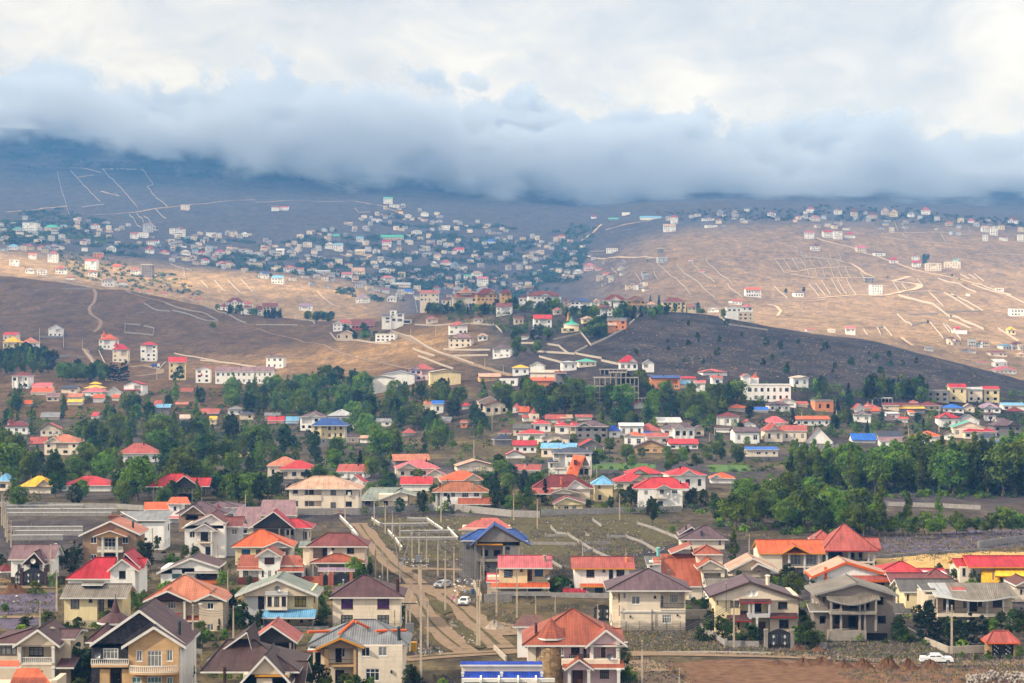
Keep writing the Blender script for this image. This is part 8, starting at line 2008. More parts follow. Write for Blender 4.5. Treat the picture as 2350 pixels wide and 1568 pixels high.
# ------------------------------------------------------------------ heaps, bins, gates, fences
def heap(name, crop, x0, x1, ytop, yb, label, m, cat, dep=.8, seed=1):
    p = at(*pr(crop, (x0 + x1) / 2, yb)); k = p.y / F / (CR[crop][2] * 3.75); rx = (x1 - x0) / 2 * k; hz = (yb - ytop) * k * .85; ry = rx * dep if rx < 4 else 3.0
    mb = MB(); n, r_ = 22, 7; rr = random.Random(seed); ph = [rr.uniform(0, 6.28) for _ in range(6)]
    def P(i, j):
        a = 2 * math.pi * i / n; t = j / r_; w = 1 + .12 * math.sin(3 * a + ph[0]) + .07 * math.sin(7 * a + ph[1])
        z = hz * (.5 + .5 * math.cos(math.pi * min(1, t * 1.02))) * (1 + .22 * math.sin(5 * a + ph[2] + t * 4) + .12 * math.sin(9 * a + ph[3] - t * 7)); return (rx * t * w * math.cos(a), ry * t * w * math.sin(a), max(-.05, z) - (.05 if j == r_ else 0))
    for j in range(r_):
        for i in range(n): mb.quad(P(i, j), P(i, j + 1), P((i + 1) % n, j + 1), P((i + 1) % n, j))
    o = mb.build(name, m); o.location = p + Vector((0, ry, 0)); tag(o, label, cat); return o
SOIL = mat('loose_soil', lin((98, 73, 56)), rough=1, var=.35, scale=1.2, bump=1.0, bscale=4, spec=.03); GRAV = mat('gravel', lin((160, 148, 134)), rough=1, var=.3, scale=3, bump=1, bscale=9, spec=.05)
heap('gravel_heap', 'b', 1735, 1945, 1092, 1160, 'grey gravel heap beside the twin poles', GRAV, 'heap'); heap('soil_heap', 'a', -60, 225, 812, 885, 'brown soil mound at the left edge', SOIL, 'heap', seed=3)
for i, (x0, x1, yt, yb) in enumerate(((-20, 200, 1402, 1442), (160, 420, 1388, 1448), (300, 560, 1382, 1440), (500, 700, 1402, 1462), (640, 860, 1392, 1470), (820, 1060, 1385, 1472), (1000, 1200, 1392, 1475), (1150, 1400, 1402, 1470), (160, 330, 1282, 1325), (320, 470, 1290, 1332))):
    heap('soil_heap', 'd', x0, x1, yt, yb, ('%s of the brown soil heaps along the right dirt street' % ordinal(i)) if i < 8 else ('%s small soil heap by the low grey wall' % ('left' if i == 8 else 'right')), SOIL, 'heap', seed=i + 10)
STN = mat('pale_stone', lin((150, 142, 134)), rough=.95, var=.2, scale=2.0)
rr = random.Random(4); SM = []
for k in range(5):
    bm = bmesh.new(); bmesh.ops.create_icosphere(bm, subdivisions=1, radius=.3)
    for v in bm.verts: v.co *= rr.uniform(.7, 1.2); v.co.z *= .75
    me = bpy.data.meshes.new('stone'); bm.to_mesh(me); bm.free(); me.materials.append(STN); SM.append(me)
pile = empty('stone_pile', at(*pr('d', 1760, 1560))); tag(pile, 'long heap of pale rubble stones in the lower right corner', 'stone pile')
for i in range(190):
    t = rr.uniform(-1, 1); q = at(*pr('d', 1760 + t * 225, rr.uniform(1525, 1575))) - pile.location; s = bpy.data.objects.new('stone', rr.choice(SM)); s.location = q + Vector((0, 0, rr.random() ** 1.5 * 1.1 * (1 - t * t * .6) + .1)); s.rotation_euler = (rr.uniform(0, 6), rr.uniform(0, 6), rr.uniform(0, 6)); s.scale = [rr.uniform(.45, 1.1)] * 3; link(s, pile)
p = at(*pr('b', 1212, 1332)); o = empty('cable_cabinet', p); k = p.y / F / 7.715; m_ = MB(); w, h_ = 26 * k, 74 * k; m_.box(-w, w, 0, .9, 0, h_); m_.build('casing', mat('yellow_paint', lin((200, 156, 36)), rough=.5), o); m_ = MB(); m_.box(-w * .92, w * .92, -.03, 0, .12, h_ - .15); m_.build('door', mat('yellow_door', lin((190, 146, 30)), rough=.5), o); m_ = MB(); m_.box(-w * 1.1, w * 1.1, -.1, 1, h_, h_ + .08); m_.build('lid', TRIMS['y'], o); tag(o, 'yellow metal cabinet by the roadside litter', 'cabinet')
p = at(*pr('b', 1672, 882)); o = empty('barrel', p); m_ = MB(); m_.tube((0, 0, 0), (0, 0, .95), .32, .32, 14); m_.build('drum', mat('blue_plastic', lin((40, 84, 130)), rough=.4), o); m_ = MB(); m_.tube((0, 0, .95), (0, 0, 1.0), .34, .34, 14); m_.build('lid', IRON, o); tag(o, 'blue barrel by the wall of the pink roofed house', 'barrel')
def litter(name, crop, x0, x1, y0, y1, n, label, cols_, seed, s0=.12, s1=.4):
    rr = random.Random(seed); mb = MB(); base = at(*pr(crop, (x0 + x1) / 2, (y0 + y1) / 2))
    for i in range(n):
        q = at(*pr(crop, rr.uniform(x0, x1), rr.uniform(y0, y1))) - base; s = rr.uniform(s0, s1); a = rr.uniform(0, 3); c, d = math.cos(a) * s, math.sin(a) * s; z = q.z + .02
        pts = [(q.x - c, q.y - d, z), (q.x + d * .7, q.y - c * .7, z), (q.x + c, q.y + d, z + rr.uniform(0, s * .4)), (q.x - d * .7, q.y + c * .7, z)]; apex = (q.x, q.y, z + s * rr.uniform(.5, 1.0)); m = rr.randrange(len(cols_))
        for j in range(4): mb.poly([pts[j], pts[(j + 1) % 4], apex], m)
    o = mb.build(name, cols_, None, base); tag(o, label, None, None, 'stuff')
LC = [TRIM, mat('grey_rag', lin((130, 130, 134))), mat('blue_bag', lin((110, 128, 150))), CONC]
litter('litter', 'b', 1250, 1440, 1305, 1350, 70, 'scattered white litter by the yellow cabinet', LC, 1); litter('litter', 'b', 1110, 1330, 600, 690, 60, 'scattered rubbish by the dirt crossing', LC, 2); litter('litter', 'b', 1530, 1680, 765, 870, 45, 'heap of sacks and rubble by the scaffolded house', LC, 3, .15, .45); litter('litter', 'd', 500, 1500, 1370, 1400, 40, 'pale stones along the right dirt street', LC, 4)
litter('kerb_stones', 'b', 1500, 1560, 1095, 1150, 14, 'kerb stones at the top of the island', [CONC], 5, .3, .5); litter('kerb_stones', 'b', 1590, 1700, 1180, 1280, 18, 'kerb stones along the long island', [CONC], 6, .3, .5); litter('scrap', 'a', -20, 440, 870, 1050, 16, 'stones and scraps on the lavender plots', LC, 7); litter('rubble', 'c', 0, 1200, 300, 600, 160, 'stones strewn over the weedy lots', [CONC, LC[1]], 8, .15, .4); litter('rubble', 'b', 880, 1600, 300, 660, 120, 'stones strewn over the lots by the road', [CONC, LC[1]], 9, .15, .4)
def fence(crop, x0, x1, ytop, yb, label, arched=0, m=IRON, post=2.2):
    a, b = at(*pr(crop, x0, yb)), at(*pr(crop, x1, yb)); o = empty('iron_fence', a); k = a.y / F / (CR[crop][2] * 3.75); h = (yb - ytop) * k; d = b - a; Ln = d.length; u = d / Ln
    bars = MB(); n = int(Ln / .16)
    for i in range(n + 1):
        q = u * (Ln * i / n); ph = (Ln * i / n) / 3.0 % 1.0; hh = h * (.72 + .28 * math.sin(math.pi * ph)) if arched else h; bars.box(q.x - .014, q.x + .014, q.y - .014, q.y + .014, .1, hh)
    bars.build('bars', m, o)['kind'] = 'stuff'
    for z in (.2, h * .68):
        r_ = MB(); w = Vector((-u.y, u.x, 0)) * .02; r_.slab([(-w.x, -w.y, z), (d.x - w.x, d.y - w.y, z), (d.x + w.x, d.y + w.y, z), (w.x, w.y, z)], .05, 0, 0); r_.build('rail', m, o)
    for i in range(int(Ln / post) + 1):
        q = u * min(Ln, i * post); r_ = MB(); r_.box(q.x - .04, q.x + .04, q.y - .04, q.y + .04, -.1, h * .9); r_.build('post', m, o)
    tag(o, label, 'fence')
fence('c', 775, 1338, 1082, 1168, 'black arched iron fence before the cream hip house', 1); fence('b', 600, 1110, 1085, 1160, 'iron fence before the plum hip house', 1); fence('c', -100, 330, 850, 905, 'low iron fence before the pink roofed house'); fence('c', 340, 780, 855, 905, 'low iron fence before the arched window house'); fence('b', 215, 445, 1100, 1165, 'iron railing before the bay window house'); fence('a', 1450, 1700, 1205, 1320, 'dark iron fence by the pole in front of peach house'); fence('c', 1340, 1445, 1045, 1145, 'dark spiked fence right of the cream hip house', 1)
fence('a', 500, 745, 1085, 1155, 'pale railing before the corrugated roof house', 0, GREYM)
def gate(crop, x0, x1, ytop, yb, label, pillar=None, scroll=True):
    p = at(*pr(crop, (x0 + x1) / 2, yb)); o = empty('ornate_gate', p); k = p.y / F / (CR[crop][2] * 3.75); w = (x1 - x0) / 2 * k; h = (yb - ytop) * k
    for s in (-1, 1):
        lf = MB(); n = 10
        for i in range(n):
            xa, xb = s * w * i / n, s * w * (i + 1) / n; za = h * (.78 + .22 * math.cos(math.pi / 2 * i / n)); zb = h * (.78 + .22 * math.cos(math.pi / 2 * (i + 1) / n)); lo, hi = min(xa, xb), max(xa, xb)
            v = [(lo, -.04, .08), (hi, -.04, .08), (hi, -.04, zb if s > 0 else za), (lo, -.04, za if s > 0 else zb)]; lf.poly(v); lf.poly([(q[0], .04, q[2]) for q in v][::-1])
        g = lf.build('gate_leaf', IRON, o)
        if scroll:
            for i in range(6):
                c = MB(); xx = s * w * (.15 + .14 * i); z0, z1 = h * .2, h * .72; c.tube((xx, -.08, z0), (xx + s * .1, -.08, (z0 + z1) / 2), .03, .03, 5); c.tube((xx + s * .1, -.08, (z0 + z1) / 2), (xx, -.08, z1), .03, .03, 5); c.build('scroll', GREYM, g)
            for z in (.25, .6):
                c = MB(); xx = s * w * .5; zz = h * z; r_ = .22; c.poly([(xx - r_, -.1, zz), (xx, -.1, zz - r_ * 1.4), (xx + r_, -.1, zz), (xx, -.1, zz + r_ * 1.4)]); c.build('rosette', TRIM, g)
        if pillar: c = MB(); c.box(s * (w + .05) if s > 0 else -w - .6, w + .6 if s > 0 else -w - .05, -.3, .3, -.2, h * .92); c.box((w if s > 0 else -w - .65), (w + .65 if s > 0 else -w), -.35, .35, h * .92, h); c.build('pillar', pillar, o)
    tag(o, label, 'gate')
gate('a', 180, 338, 680, 814, 'wide black arched gate with silver scrolls at left', WM('dbrown')); gate('a', 116, 156, 705, 814, 'narrow black gate leaf beside the arched gate'); gate('d', 0, 172, 1150, 1295, 'black scrolled gate beside the grey pillar', CONC); gate('c', 632, 768, 962, 1085, 'tall black gate left of the cream hip house', None); gate('b', 600, 722, 715, 812, 'dark gate between brick pillars', WM('brick'), False); gate('b', 520, 556, 725, 812, 'narrow dark gate between brick pillars', WM('brick'), False)
p = at(*pr('b', 620, 806)); o = empty('gate_canopy', p); k = p.y / F / 7.715; m_ = MB(); m_.slab([(-142 * k, -.8, 108 * k), (145 * k, -.8, 108 * k), (145 * k, .8, 128 * k), (-142 * k, .8, 128 * k)], .15); me = m_.mesh('roof', [RM('lav/corr'), TRIM]); uv_roof(me); link(bpy.data.objects.new('roof', me), o)
for x in (-125, -45, 125): m_ = MB(); m_.box(x * k - .1, x * k + .1, -.1, .1, 0, 112 * k); m_.build('post', WM('brick'), o)
tag(o, 'mauve metal canopy over the brick pillared gate', 'canopy')
for i, x in enumerate((1852, 2078, 2215)):       # red lanterns hung on the shop fronts
    if i == 0: c_, yy = 'e', 108
    else: c_, yy = 'e', 122
    q = at(*pr('i', x, 1195)); m_ = MB(); kz = q.y / F / 9.18; m_.tube((0, 0, 0), (0, 0, 14 * kz), 5 * kz, 11 * kz, 8); m_.tube((0, 0, 14 * kz), (0, 0, 30 * kz), 11 * kz, 4 * kz, 8); o = m_.build('lantern', mat('red_lantern', lin((190, 24, 34)), rough=.6)); o.location = q + Vector((0, -.9, (1195 - 1130 + (0 if i == 0 else -6)) * kz)); tag(o, '%s red lantern on the white shop fronts at left' % ('leftmost', 'middle', 'rightmost')[i], 'lantern')
# ------------------------------------------------------------------ grass, scrub and woods that nobody could count
def tufts(name, spots, cols_, label, s0, s1, blades=5, seed=1):
    rr = np.random.RandomState(seed); n = len(spots); P = np.array(spots); tot = n * blades
    base = np.repeat(P, blades, 0) + np.stack([rr.normal(0, .25, tot), rr.normal(0, .25, tot), np.zeros(tot)], 1); a = rr.uniform(0, np.pi, tot); h = rr.uniform(s0, s1, tot); w = h * rr.uniform(.25, .5, tot); lx, ly = rr.normal(0, .3, tot) * h, rr.normal(0, .3, tot) * h
    dx, dy = np.cos(a) * w, np.sin(a) * w; Z = np.zeros(tot)
    v = np.stack([base + np.stack([-dx, -dy, Z - .02], 1), base + np.stack([dx, dy, Z - .02], 1), base + np.stack([lx + dx * .3, ly + dy * .3, h], 1), base + np.stack([lx - dx * .5, ly - dy * .5, h * .9], 1)], 1).reshape(-1, 3)
    mesh_quads(name, v, tot, cols_, np.repeat(rr.randint(0, len(cols_), n), blades), label)
def mesh_quads(name, v, tot, mats, mi, label):
    me = bpy.data.meshes.new(name); me.vertices.add(len(v)); me.vertices.foreach_set('co', v.astype(np.float32).ravel()); me.loops.add(tot * 4); me.loops.foreach_set('vertex_index', np.arange(tot * 4, dtype=np.int32)); me.polygons.add(tot); me.polygons.foreach_set('loop_start', np.arange(0, tot * 4, 4, dtype=np.int32)); me.polygons.foreach_set('loop_total', np.full(tot, 4, dtype=np.int32))
    for m in mats: me.materials.append(m)
    me.polygons.foreach_set('material_index', np.asarray(mi, dtype=np.int32)); me.update(); o = link(bpy.data.objects.new(name, me)); tag(o, label, None, None, 'stuff'); return o
def bushes(name, spots, label, mats, leaf=1.0, n=70, seed=1, sq=.75):
    """rounded leafy masses; spots = (x, y, z, radius)"""
    rr = np.random.RandomState(seed); k = len(spots); S = np.repeat(np.array(spots), n, 0); tot = k * n
    d = rr.normal(0, 1, (tot, 3)); d /= np.linalg.norm(d, axis=1)[:, None]; d[:, 2] = np.abs(d[:, 2]) * 1.0; lump = np.repeat(rr.uniform(.8, 1.15, (k, 1)), n, 0)
    q = rr.uniform(.6, 1.08, (tot, 1)) * S[:, 3:4] * lump; c = S[:, :3] + d * q * np.array([1, 1, sq * 1.3]); nn = d + rr.normal(0, .5, (tot, 3)); nn /= np.linalg.norm(nn, axis=1)[:, None]
    t = np.cross(nn, rr.normal(0, 1, (tot, 3))); t /= np.linalg.norm(t, axis=1)[:, None]; b = np.cross(nn, t); s = (S[:, 3:4] * .26 * leaf) * rr.uniform(.6, 1.3, (tot, 1))
    v = np.stack([c - t * s, c + b * s * .6, c + t * s, c - b * s * .6], 1).reshape(-1, 3); mesh_quads(name, v, tot, mats, np.repeat(rr.randint(0, len(mats), k), n), label)
def spots_in(crop, poly, n, seed, dmin=150.0, houses=True, r=None, clump=0):
    rr = random.Random(seed); xs = [p[0] for p in poly]; ys = [p[1] for p in poly]; out = []; tries = 0
    while len(out) < n and tries < n * 12:
        tries += 1; x, y = rr.uniform(min(xs), max(xs)), rr.uniform(min(ys), max(ys))
        if not inside(x, y, poly): continue
        px, py = pr(crop, x, y)
        if houses and any(q[0] < px < q[1] and q[2] < py < q[3] + .5 for q in HOUSES): continue
        p = at(px, py, dmin)
        if clump and float(fbm(np.array([p.x]), np.array([p.y]), clump, 2, seed)[0]) < 0: continue
        out.append((p.x, p.y, p.z) if r is None else (p.x, p.y, p.z, rr.uniform(*r)))
    return out
DG = [mat('dry_grass_blade', lin((140, 122, 92)), rough=1, var=.3, scale=1), mat('grey_weed_blade', lin((104, 98, 96)), rough=1, var=.3, scale=1), mat('green_weed_blade', lin((88, 98, 60)), rough=1, var=.3, scale=1), mat('lavender_blade', lin((98, 88, 100)), rough=1, var=.3, scale=1)]
road_px = [('b', [(790, 335), (900, 480), (1060, 660), (1260, 800), (1330, 1080), (1560, 1290), (1680, 1360)]), ('b', [(1400, 850), (1680, 1090), (1900, 1300)])]
def off_road(s):
    out = []
    RP = [[at(*pr(c, *q)) for q in pts] for c, pts in road_px]
    for p in s:
        v = Vector(p[:3]); ok = True
        for P in RP:
            for a, b in zip(P, P[1:]):
                t = max(0, min(1, (v - a).dot(b - a) / (b - a).length_squared))
                if (v - a.lerp(b, t)).length < 3.4: ok = False
        if ok: out.append(p)
    return out
gs = off_road(spots_in('z', [(820, 1185), (1560, 1185), (1560, 1330), (1180, 1330), (830, 1210)], 5200, 31, clump=9) + spots_in('z', [(0, 1190), (2350, 1180), (2350, 1568), (0, 1568)], 5200, 32, clump=14) + spots_in('c', [(830, 1170), (1460, 1160), (1680, 1300), (2600, 1340), (2600, 1385), (900, 1320)], 1600, 33) + spots_in('d', [(450, 1230), (1080, 1200), (1400, 1345), (1980, 1370), (1980, 1480), (480, 1400)], 2400, 34) + spots_in('b', [(1345, 945), (1400, 925), (1520, 1020), (1780, 1290), (1640, 1270), (1490, 1090)], 900, 35) + spots_in('b', [(1130, 1150), (1330, 1120), (1480, 1300), (1400, 1360), (1130, 1350)], 700, 36) + spots_in('d', [(880, 560), (2060, 500), (2060, 375), (900, 440)], 1200, 37))
tufts('dry_grass', gs, DG, 'dry grass and grey weeds over the empty ground', .12, .36)
bushes('undergrowth', spots_in('z', [(0, 900), (640, 890), (1160, 930), (1160, 1180), (0, 1165)], 620, 41, r=(.7, 1.9), clump=40) + spots_in('z', [(1130, 890), (2350, 900), (2350, 1180), (1240, 1180)], 520, 42, r=(.6, 1.6), clump=40), 'low garden bushes between the village houses', [LEAF, LEAFD], n=46, seed=2)
bushes('undergrowth', spots_in('d', [(-400, 250), (0, 180), (420, 190), (780, 300), (800, 440), (0, 420), (-400, 380)], 60, 43, r=(1.0, 2.2), houses=False) + spots_in('h', [(120, 1120), (2400, 1150), (2400, 1270), (120, 1200)], 110, 44, r=(.8, 1.8)), 'low bushes under the trees at right', [LEAF, LEAFD], n=60, seed=3)
bushes('far_woods', spots_in('z', [(0, 490), (140, 480), (380, 545), (640, 560), (900, 490), (1080, 510), (1350, 540), (1340, 640), (1240, 680), (860, 695), (640, 640), (420, 600), (0, 560)], 2100, 51, 1700.0, r=(3.2, 6.4), clump=70), 'blue green trees between the far village houses', [LEAFD], n=30, seed=4)
bushes('far_woods', spots_in('m', [(520, 1200), (900, 1230), (1350, 1400), (1600, 1420), (1900, 1620), (1200, 1560), (700, 1440), (480, 1300)], 240, 52, 1700.0, r=(2.0, 3.8)) + spots_in('m', [(0, 900), (400, 930), (900, 1000), (1150, 1130), (500, 1180), (0, 1120)], 300, 57, 1700.0, r=(2.5, 4.5), clump=90), 'trees of the far left village', [LEAFD, LEAF], n=34, seed=5)
bushes('far_woods', spots_in('o', [(560, 950), (760, 1000), (660, 1300), (420, 1450), (180, 1560), (0, 1640), (250, 1400), (400, 1200)], 330, 53, 1700.0, r=(2.8, 5.2)), 'dense trees filling the ravine', [LEAFD], n=40, seed=6)
bushes('far_woods', spots_in('p', [(0, 830), (400, 790), (1200, 790), (1700, 880), (2350, 920), (2350, 990), (1600, 960), (800, 930), (0, 930)], 210, 54, 1700.0, r=(2.6, 5.0)) + spots_in('o', [(1300, 850), (2350, 800), (2350, 930), (1600, 930)], 90, 58, 1700.0, r=(2.2, 4.2)), 'trees along the misty ridge', [LEAFD], n=40, seed=7)
bushes('far_woods', spots_in('z', [(0, 290), (150, 310), (420, 320), (500, 365), (900, 400), (860, 440), (560, 420), (200, 385), (0, 390)], 1300, 55, 2500.0, r=(2.6, 6.0), houses=False, clump=150), 'scrub wood high on the blue mountain', [LEAFD], n=26, seed=8)
bushes('scrub', spots_in('k', [(950, 560), (1700, 540), (2350, 700), (2350, 1090), (900, 1080)], 500, 56, 950.0, r=(.3, .8)) + spots_in('l', [(0, 720), (700, 820), (1600, 980), (2350, 1200), (0, 1150)], 600, 59, 950.0, r=(.3, .8)), 'low scrub dotted over the dark hill', [LEAFD, DG[1], DG[0]], n=20, seed=9, leaf=1.4)
litter('hill_stones', 'k', 1000, 2350, 620, 1080, 200, 'pale stones scattered on the dark hill', [CONC], 60, .2, .55); litter('hill_stones', 'l', 0, 1300, 800, 1150, 160, 'pale stones on the right flank of the dark hill', [CONC], 61, .2, .55)
def spots_fit(crop, poly, n, seed, r, hk=2.4, occl=.12, dmin=150.0, tot=.3):
    rr = random.Random(seed); xs = [p[0] for p in poly]; ys = [p[1] for p in poly]; out = []; tries = 0
    while len(out) < n and tries < n * 25:
        tries += 1; x, y = rr.uniform(min(xs), max(xs)), rr.uniform(min(ys), max(ys))
        if not inside(x, y, poly): continue
        px, py = pr(crop, x, y); p = near_at(px, py, dmin, 1650 if 900 < dmin < 1600 else 9e9); q = rr.uniform(*r)
        if fits(px, py, p.y, q * hk * F / p.y, occl, tot): out.append((p.x, p.y, p.z + q * .4, q))
    return out
bushes('tree_belt', spots_fit('z', [(0, 890), (300, 920), (640, 880), (860, 900), (1120, 930), (1120, 1040), (880, 1080), (640, 1100), (640, 1165), (0, 1165)], 360, 71, (1.4, 2.8)), 'mass of lower trees filling the left and central belt', [LEAF, LEAFD], n=110, seed=21, leaf=.62, sq=1.35)
bushes('tree_belt', spots_fit('z', [(1130, 880), (1340, 905), (1640, 895), (2350, 905), (2350, 1000), (1750, 1010), (1160, 985)], 300, 72, (1.2, 2.6)), 'mass of lower trees among the village at right', [LEAF, LEAFD], n=110, seed=22, leaf=.62, sq=1.3)
bushes('tree_belt', spots_fit('z', [(640, 1050), (1240, 1060), (1560, 1100), (1560, 1180), (840, 1185), (640, 1165)], 200, 73, (.9, 2.0)), 'garden greenery around the central red roofs', [LEAF, LEAFD], n=90, seed=23, leaf=.62, sq=1.2)
bushes('tree_belt', spots_fit('j', [(1500, 480), (1760, 470), (2350, 500), (2350, 575), (1560, 560)], 90, 74, (1.4, 2.8), dmin=1150, occl=.2, tot=.6) + spots_fit('k', [(0, 450), (520, 470), (900, 540), (1100, 490), (1700, 515), (1780, 560), (1000, 545), (700, 600), (0, 530)], 150, 75, (1.4, 2.8), dmin=1100, occl=.2, tot=.6) + spots_fit('k', [(0, 600), (200, 600), (380, 640), (650, 640), (860, 620), (860, 780), (400, 760), (0, 760)], 60, 76, (1.4, 2.6), dmin=1000) + spots_fit('j', [(1700, 560), (2350, 580), (2350, 760), (2150, 700), (1750, 640)], 40, 77, (1.4, 2.8), dmin=1050), 'dark green thicket around the hilltop villas', [LEAF, LEAFD], n=90, seed=24, leaf=.62, sq=1.3)
bushes('undergrowth', spots_fit('a', [(0, 560), (1975, 520), (1975, 1560), (0, 1560)], 120, 81, (.5, 1.1), occl=.05, tot=.2) + spots_fit('b', [(0, 560), (880, 560), (1080, 1560), (0, 1560)], 70, 82, (.5, 1.1), occl=.05, tot=.2) + spots_fit('d', [(-900, 700), (0, 760), (1975, 720), (1975, 1330), (400, 1240), (-900, 1170)], 130, 83, (.5, 1.2), occl=.06, tot=.25), 'weeds and bushes in the yards of the near houses', [LEAF, LEAFD], n=60, seed=25)
give_labels(LABELQ); give_labels(TQ)
# ------------------------------------------------------------------ clouds and air
def unseen_cloud_layer():
    """cloud deck above the frame, added to dim the valley; gaps placed for sun patches"""
    H = 1500.0
    mb = MB()
    x0, x1, y0, y1 = -7000.0, 4000.0, -4000.0, 5300.0
    mb.quad((x0, y0, H), (x1, y0, H), (x1, y1, H), (x0, y1, H))
    m = bpy.data.materials.new('thin_cloud'); m.use_nodes = True
    t = m.node_tree; t.nodes.clear()
    out = N(t, 'ShaderNodeOutputMaterial'); tr = N(t, 'ShaderNodeBsdfTransparent'); tl = N(t, 'ShaderNodeBsdfTranslucent')
    tl.inputs['Color'].default_value = (0.94, 0.95, 0.96, 1)
    mx = N(t, 'ShaderNodeMixShader')
    g = N(t, 'ShaderNodeNewGeometry')
    no = N(t, 'ShaderNodeTexNoise', Scale=0.0022, Detail=5.0, Roughness=0.55); L(t, g, 'Position', no, 'Vector')
    off = H / math.tan(R(SUN_EL))
    dx, dy = off * math.sin(R(SUN_AZ)), off * math.cos(R(SUN_AZ))
    last = None
    for (gx, gy, rx, ry, st) in ((590, 2060, 470, 560, 1.0), (-520, 2480, 330, 140, .9), (-190, 1330, 170, 150, 0.4)):  # gaps placed over the ground spots meant to be sunlit
        gz = ground(gx, gy); k = (H - gz) / H
        sb = N(t, 'ShaderNodeVectorMath', operation='SUBTRACT'); L(t, g, 'Position', sb, 0)
        sb.inputs[1].default_value = (gx + dx * k, gy + dy * k, H)
        dv = N(t, 'ShaderNodeVectorMath', operation='DIVIDE'); L(t, sb, 0, dv, 0); dv.inputs[1].default_value = (rx, ry, 1e9)
        ln = N(t, 'ShaderNodeVectorMath', operation='LENGTH'); L(t, dv, 0, ln, 0)
        ad = N(t, 'ShaderNodeMath', operation='MULTIPLY_ADD'); L(t, no, 'Fac', ad, 0); ad.inputs[1].default_value = 1.6; t.links.new(ln.outputs['Value'], ad.inputs[2])
        mr = N(t, 'ShaderNodeMapRange'); mr.interpolation_type = 'SMOOTHSTEP'
        L(t, ad, 0, mr, 'Value'); mr.inputs['From Min'].default_value = 1.55; mr.inputs['From Max'].default_value = 2.0
        mr.inputs['To Min'].default_value = st; mr.inputs['To Max'].default_value = 0.0
        if last is None: last = mr
        else:
            mm = N(t, 'ShaderNodeMath', operation='MAXIMUM'); L(t, last, 0, mm, 0); L(t, mr, 0, mm, 1); last = mm
    fl = N(t, 'ShaderNodeMapRange'); L(t, last, 0, fl, 'Value')
    fl.inputs['To Min'].default_value = 0.62; fl.inputs['To Max'].default_value = 1.0
    sy = N(t, 'ShaderNodeSeparateXYZ'); L(t, g, 'Position', sy, 0); th = N(t, 'ShaderNodeMapRange'); th.interpolation_type = 'SMOOTHSTEP'; L(t, sy, 1, th, 'Value')
    th.inputs['From Min'].default_value = 950.0 + dy; th.inputs['From Max'].default_value = 1750.0 + dy; th.inputs['To Min'].default_value = 0.66; th.inputs['To Max'].default_value = 0.2; L(t, th, 0, fl, 'To Min')  # deck made denser towards the far slopes to keep them shaded
    L(t, fl, 0, mx, 0); L(t, tl, 0, mx, 1); L(t, tr, 0, mx, 2); L(t, mx, 0, out, 'Surface')
    o = mb.build('unseen_clouds', m)
    tag(o, 'unseen cloud layer over the valley with gaps placed for sun patches', None, None, 'stuff')

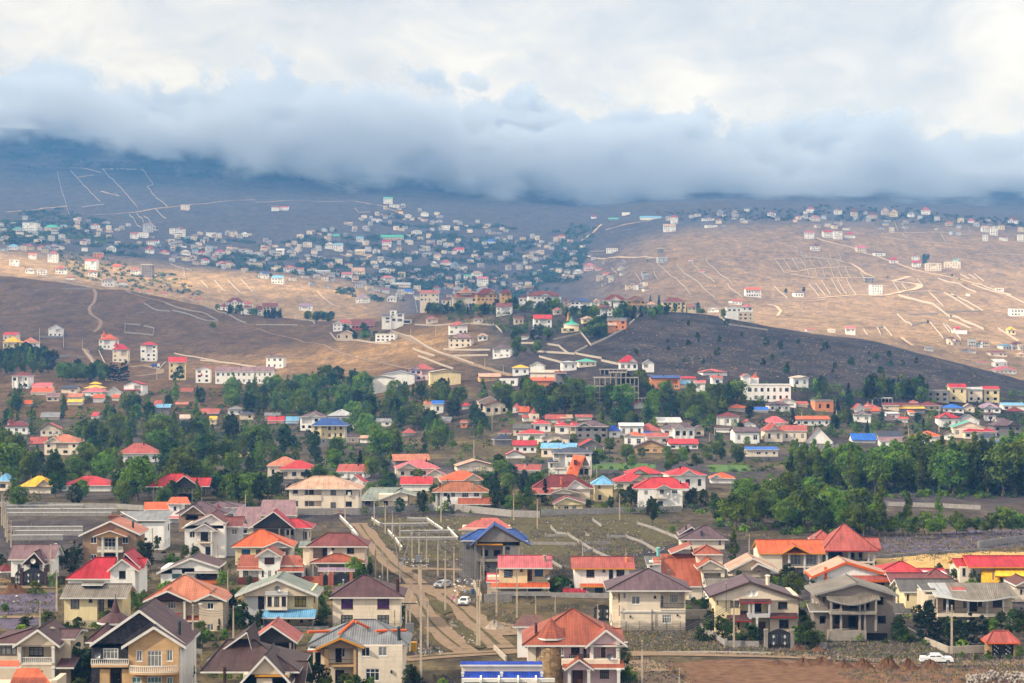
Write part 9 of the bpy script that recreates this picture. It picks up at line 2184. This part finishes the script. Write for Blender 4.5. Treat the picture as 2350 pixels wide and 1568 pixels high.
def cloud_bank():
    x0, x1, y0, y1, z0, z1 = -3500.0, 2600.0, 4150.0, 5700.0, 220.0, 757.0
    mb = MB(); mb.box(x0, x1, y0, y1, z0, z1)
    m = bpy.data.materials.new('mist'); m.use_nodes = True
    t = m.node_tree; t.nodes.clear()
    out = N(t, 'ShaderNodeOutputMaterial'); pv = N(t, 'ShaderNodeVolumePrincipled')
    pv.inputs['Color'].default_value = (0.69, 0.80, 1.0, 1); pv.inputs['Anisotropy'].default_value = 0.0  # blue of the distant air is tinted into the mist colour
    g = N(t, 'ShaderNodeNewGeometry')
    sx = N(t, 'ShaderNodeSeparateXYZ'); L(t, g, 'Position', sx, 0)
    mp = N(t, 'ShaderNodeMapping'); mp.inputs['Scale'].default_value = (1, 0.3, 1.35); L(t, g, 'Position', mp, 'Vector')
    no = N(t, 'ShaderNodeTexNoise', Scale=0.0042, Detail=6.0, Roughness=0.62, Distortion=0.35); L(t, mp, 'Vector', no, 'Vector')
    def ma(op, a, b, c=None):
        n = N(t, 'ShaderNodeMath', operation=op)
        for i, q in enumerate((a, b, c)):
            if q is None: continue
            if isinstance(q, (int, float)): n.inputs[i].default_value = q
            else: t.links.new(q, n.inputs[i])
        return n.outputs[0]
    def mrange(v, a, b, c, d, typ='LINEAR'):
        n = N(t, 'ShaderNodeMapRange'); n.interpolation_type = typ; n.clamp = True
        t.links.new(v, n.inputs['Value'])
        for k, q in zip(('From Min', 'From Max', 'To Min', 'To Max'), (a, b, c, d)): n.inputs[k].default_value = q
        return n.outputs[0]
    X, Y, Z = sx.outputs[0], sx.outputs[1], sx.outputs[2]
    n2 = N(t, 'ShaderNodeTexNoise', Scale=0.013, Detail=4.0, Roughness=0.6); L(t, mp, 'Vector', n2, 'Vector')
    f = ma('MULTIPLY_ADD', ma('SUBTRACT', n2.outputs['Fac'], 0.5), 0.5, no.outputs['Fac'])
    # lower edge: high over the left mountain, low to the right; upper edge sinks to the right
    base = ma('MULTIPLY_ADD', Y, mrange(X, -1250, 100, 0.100, 0.0625, 'SMOOTHSTEP'), 48.0)
    top = ma('MULTIPLY_ADD', Y, mrange(X, -1300, 1300, 0.130, 0.092), 48.0)
    zb = ma('MULTIPLY_ADD', ma('SUBTRACT', f, 0.5), -400, ma('SUBTRACT', Z, base))      # height above the ragged base
    zt = ma('MULTIPLY_ADD', ma('SUBTRACT', f, 0.5), 540, ma('SUBTRACT', top, Z))       # depth below the billowing top
    lo = mrange(zb, 0, 100, 0, 1, 'SMOOTHSTEP'); hi = mrange(zt, 0, 40, 0, 1, 'SMOOTHSTEP')
    fr = mrange(Y, 4160, 4400, 0, 1, 'SMOOTHSTEP')
    dens = ma('MULTIPLY', ma('MULTIPLY', lo, hi), ma('MULTIPLY', fr, 0.011))
    t.links.new(dens, pv.inputs['Density'])
    L(t, pv, 0, out, 'Volume')
    o = mb.build('cloud_bank', m)
    m.cycles.volume_step_rate = 0.25
    tag(o, 'blue grey cloud bank lying on the mountain slope', None, None, 'stuff')

def haze():
    mb = MB(); mb.box(-4800, 4800, -60, 8600, -3.0, 760.0)
    m = bpy.data.materials.new('haze'); m.use_nodes = True
    t = m.node_tree; t.nodes.clear()
    out = N(t, 'ShaderNodeOutputMaterial'); pv = N(t, 'ShaderNodeVolumePrincipled')
    pv.inputs['Color'].default_value = (0.14, 0.42, 1.0, 1)
    pv.inputs['Absorption Color'].default_value = (1, 1, 1, 1)
    pv.inputs['Density'].default_value = 0.00012
    L(t, pv, 0, out, 'Volume')
    o = mb.build('haze', m)
    tag(o, 'blue haze in the air of the valley', None, None, 'stuff')
unseen_cloud_layer()
cloud_bank()
haze()
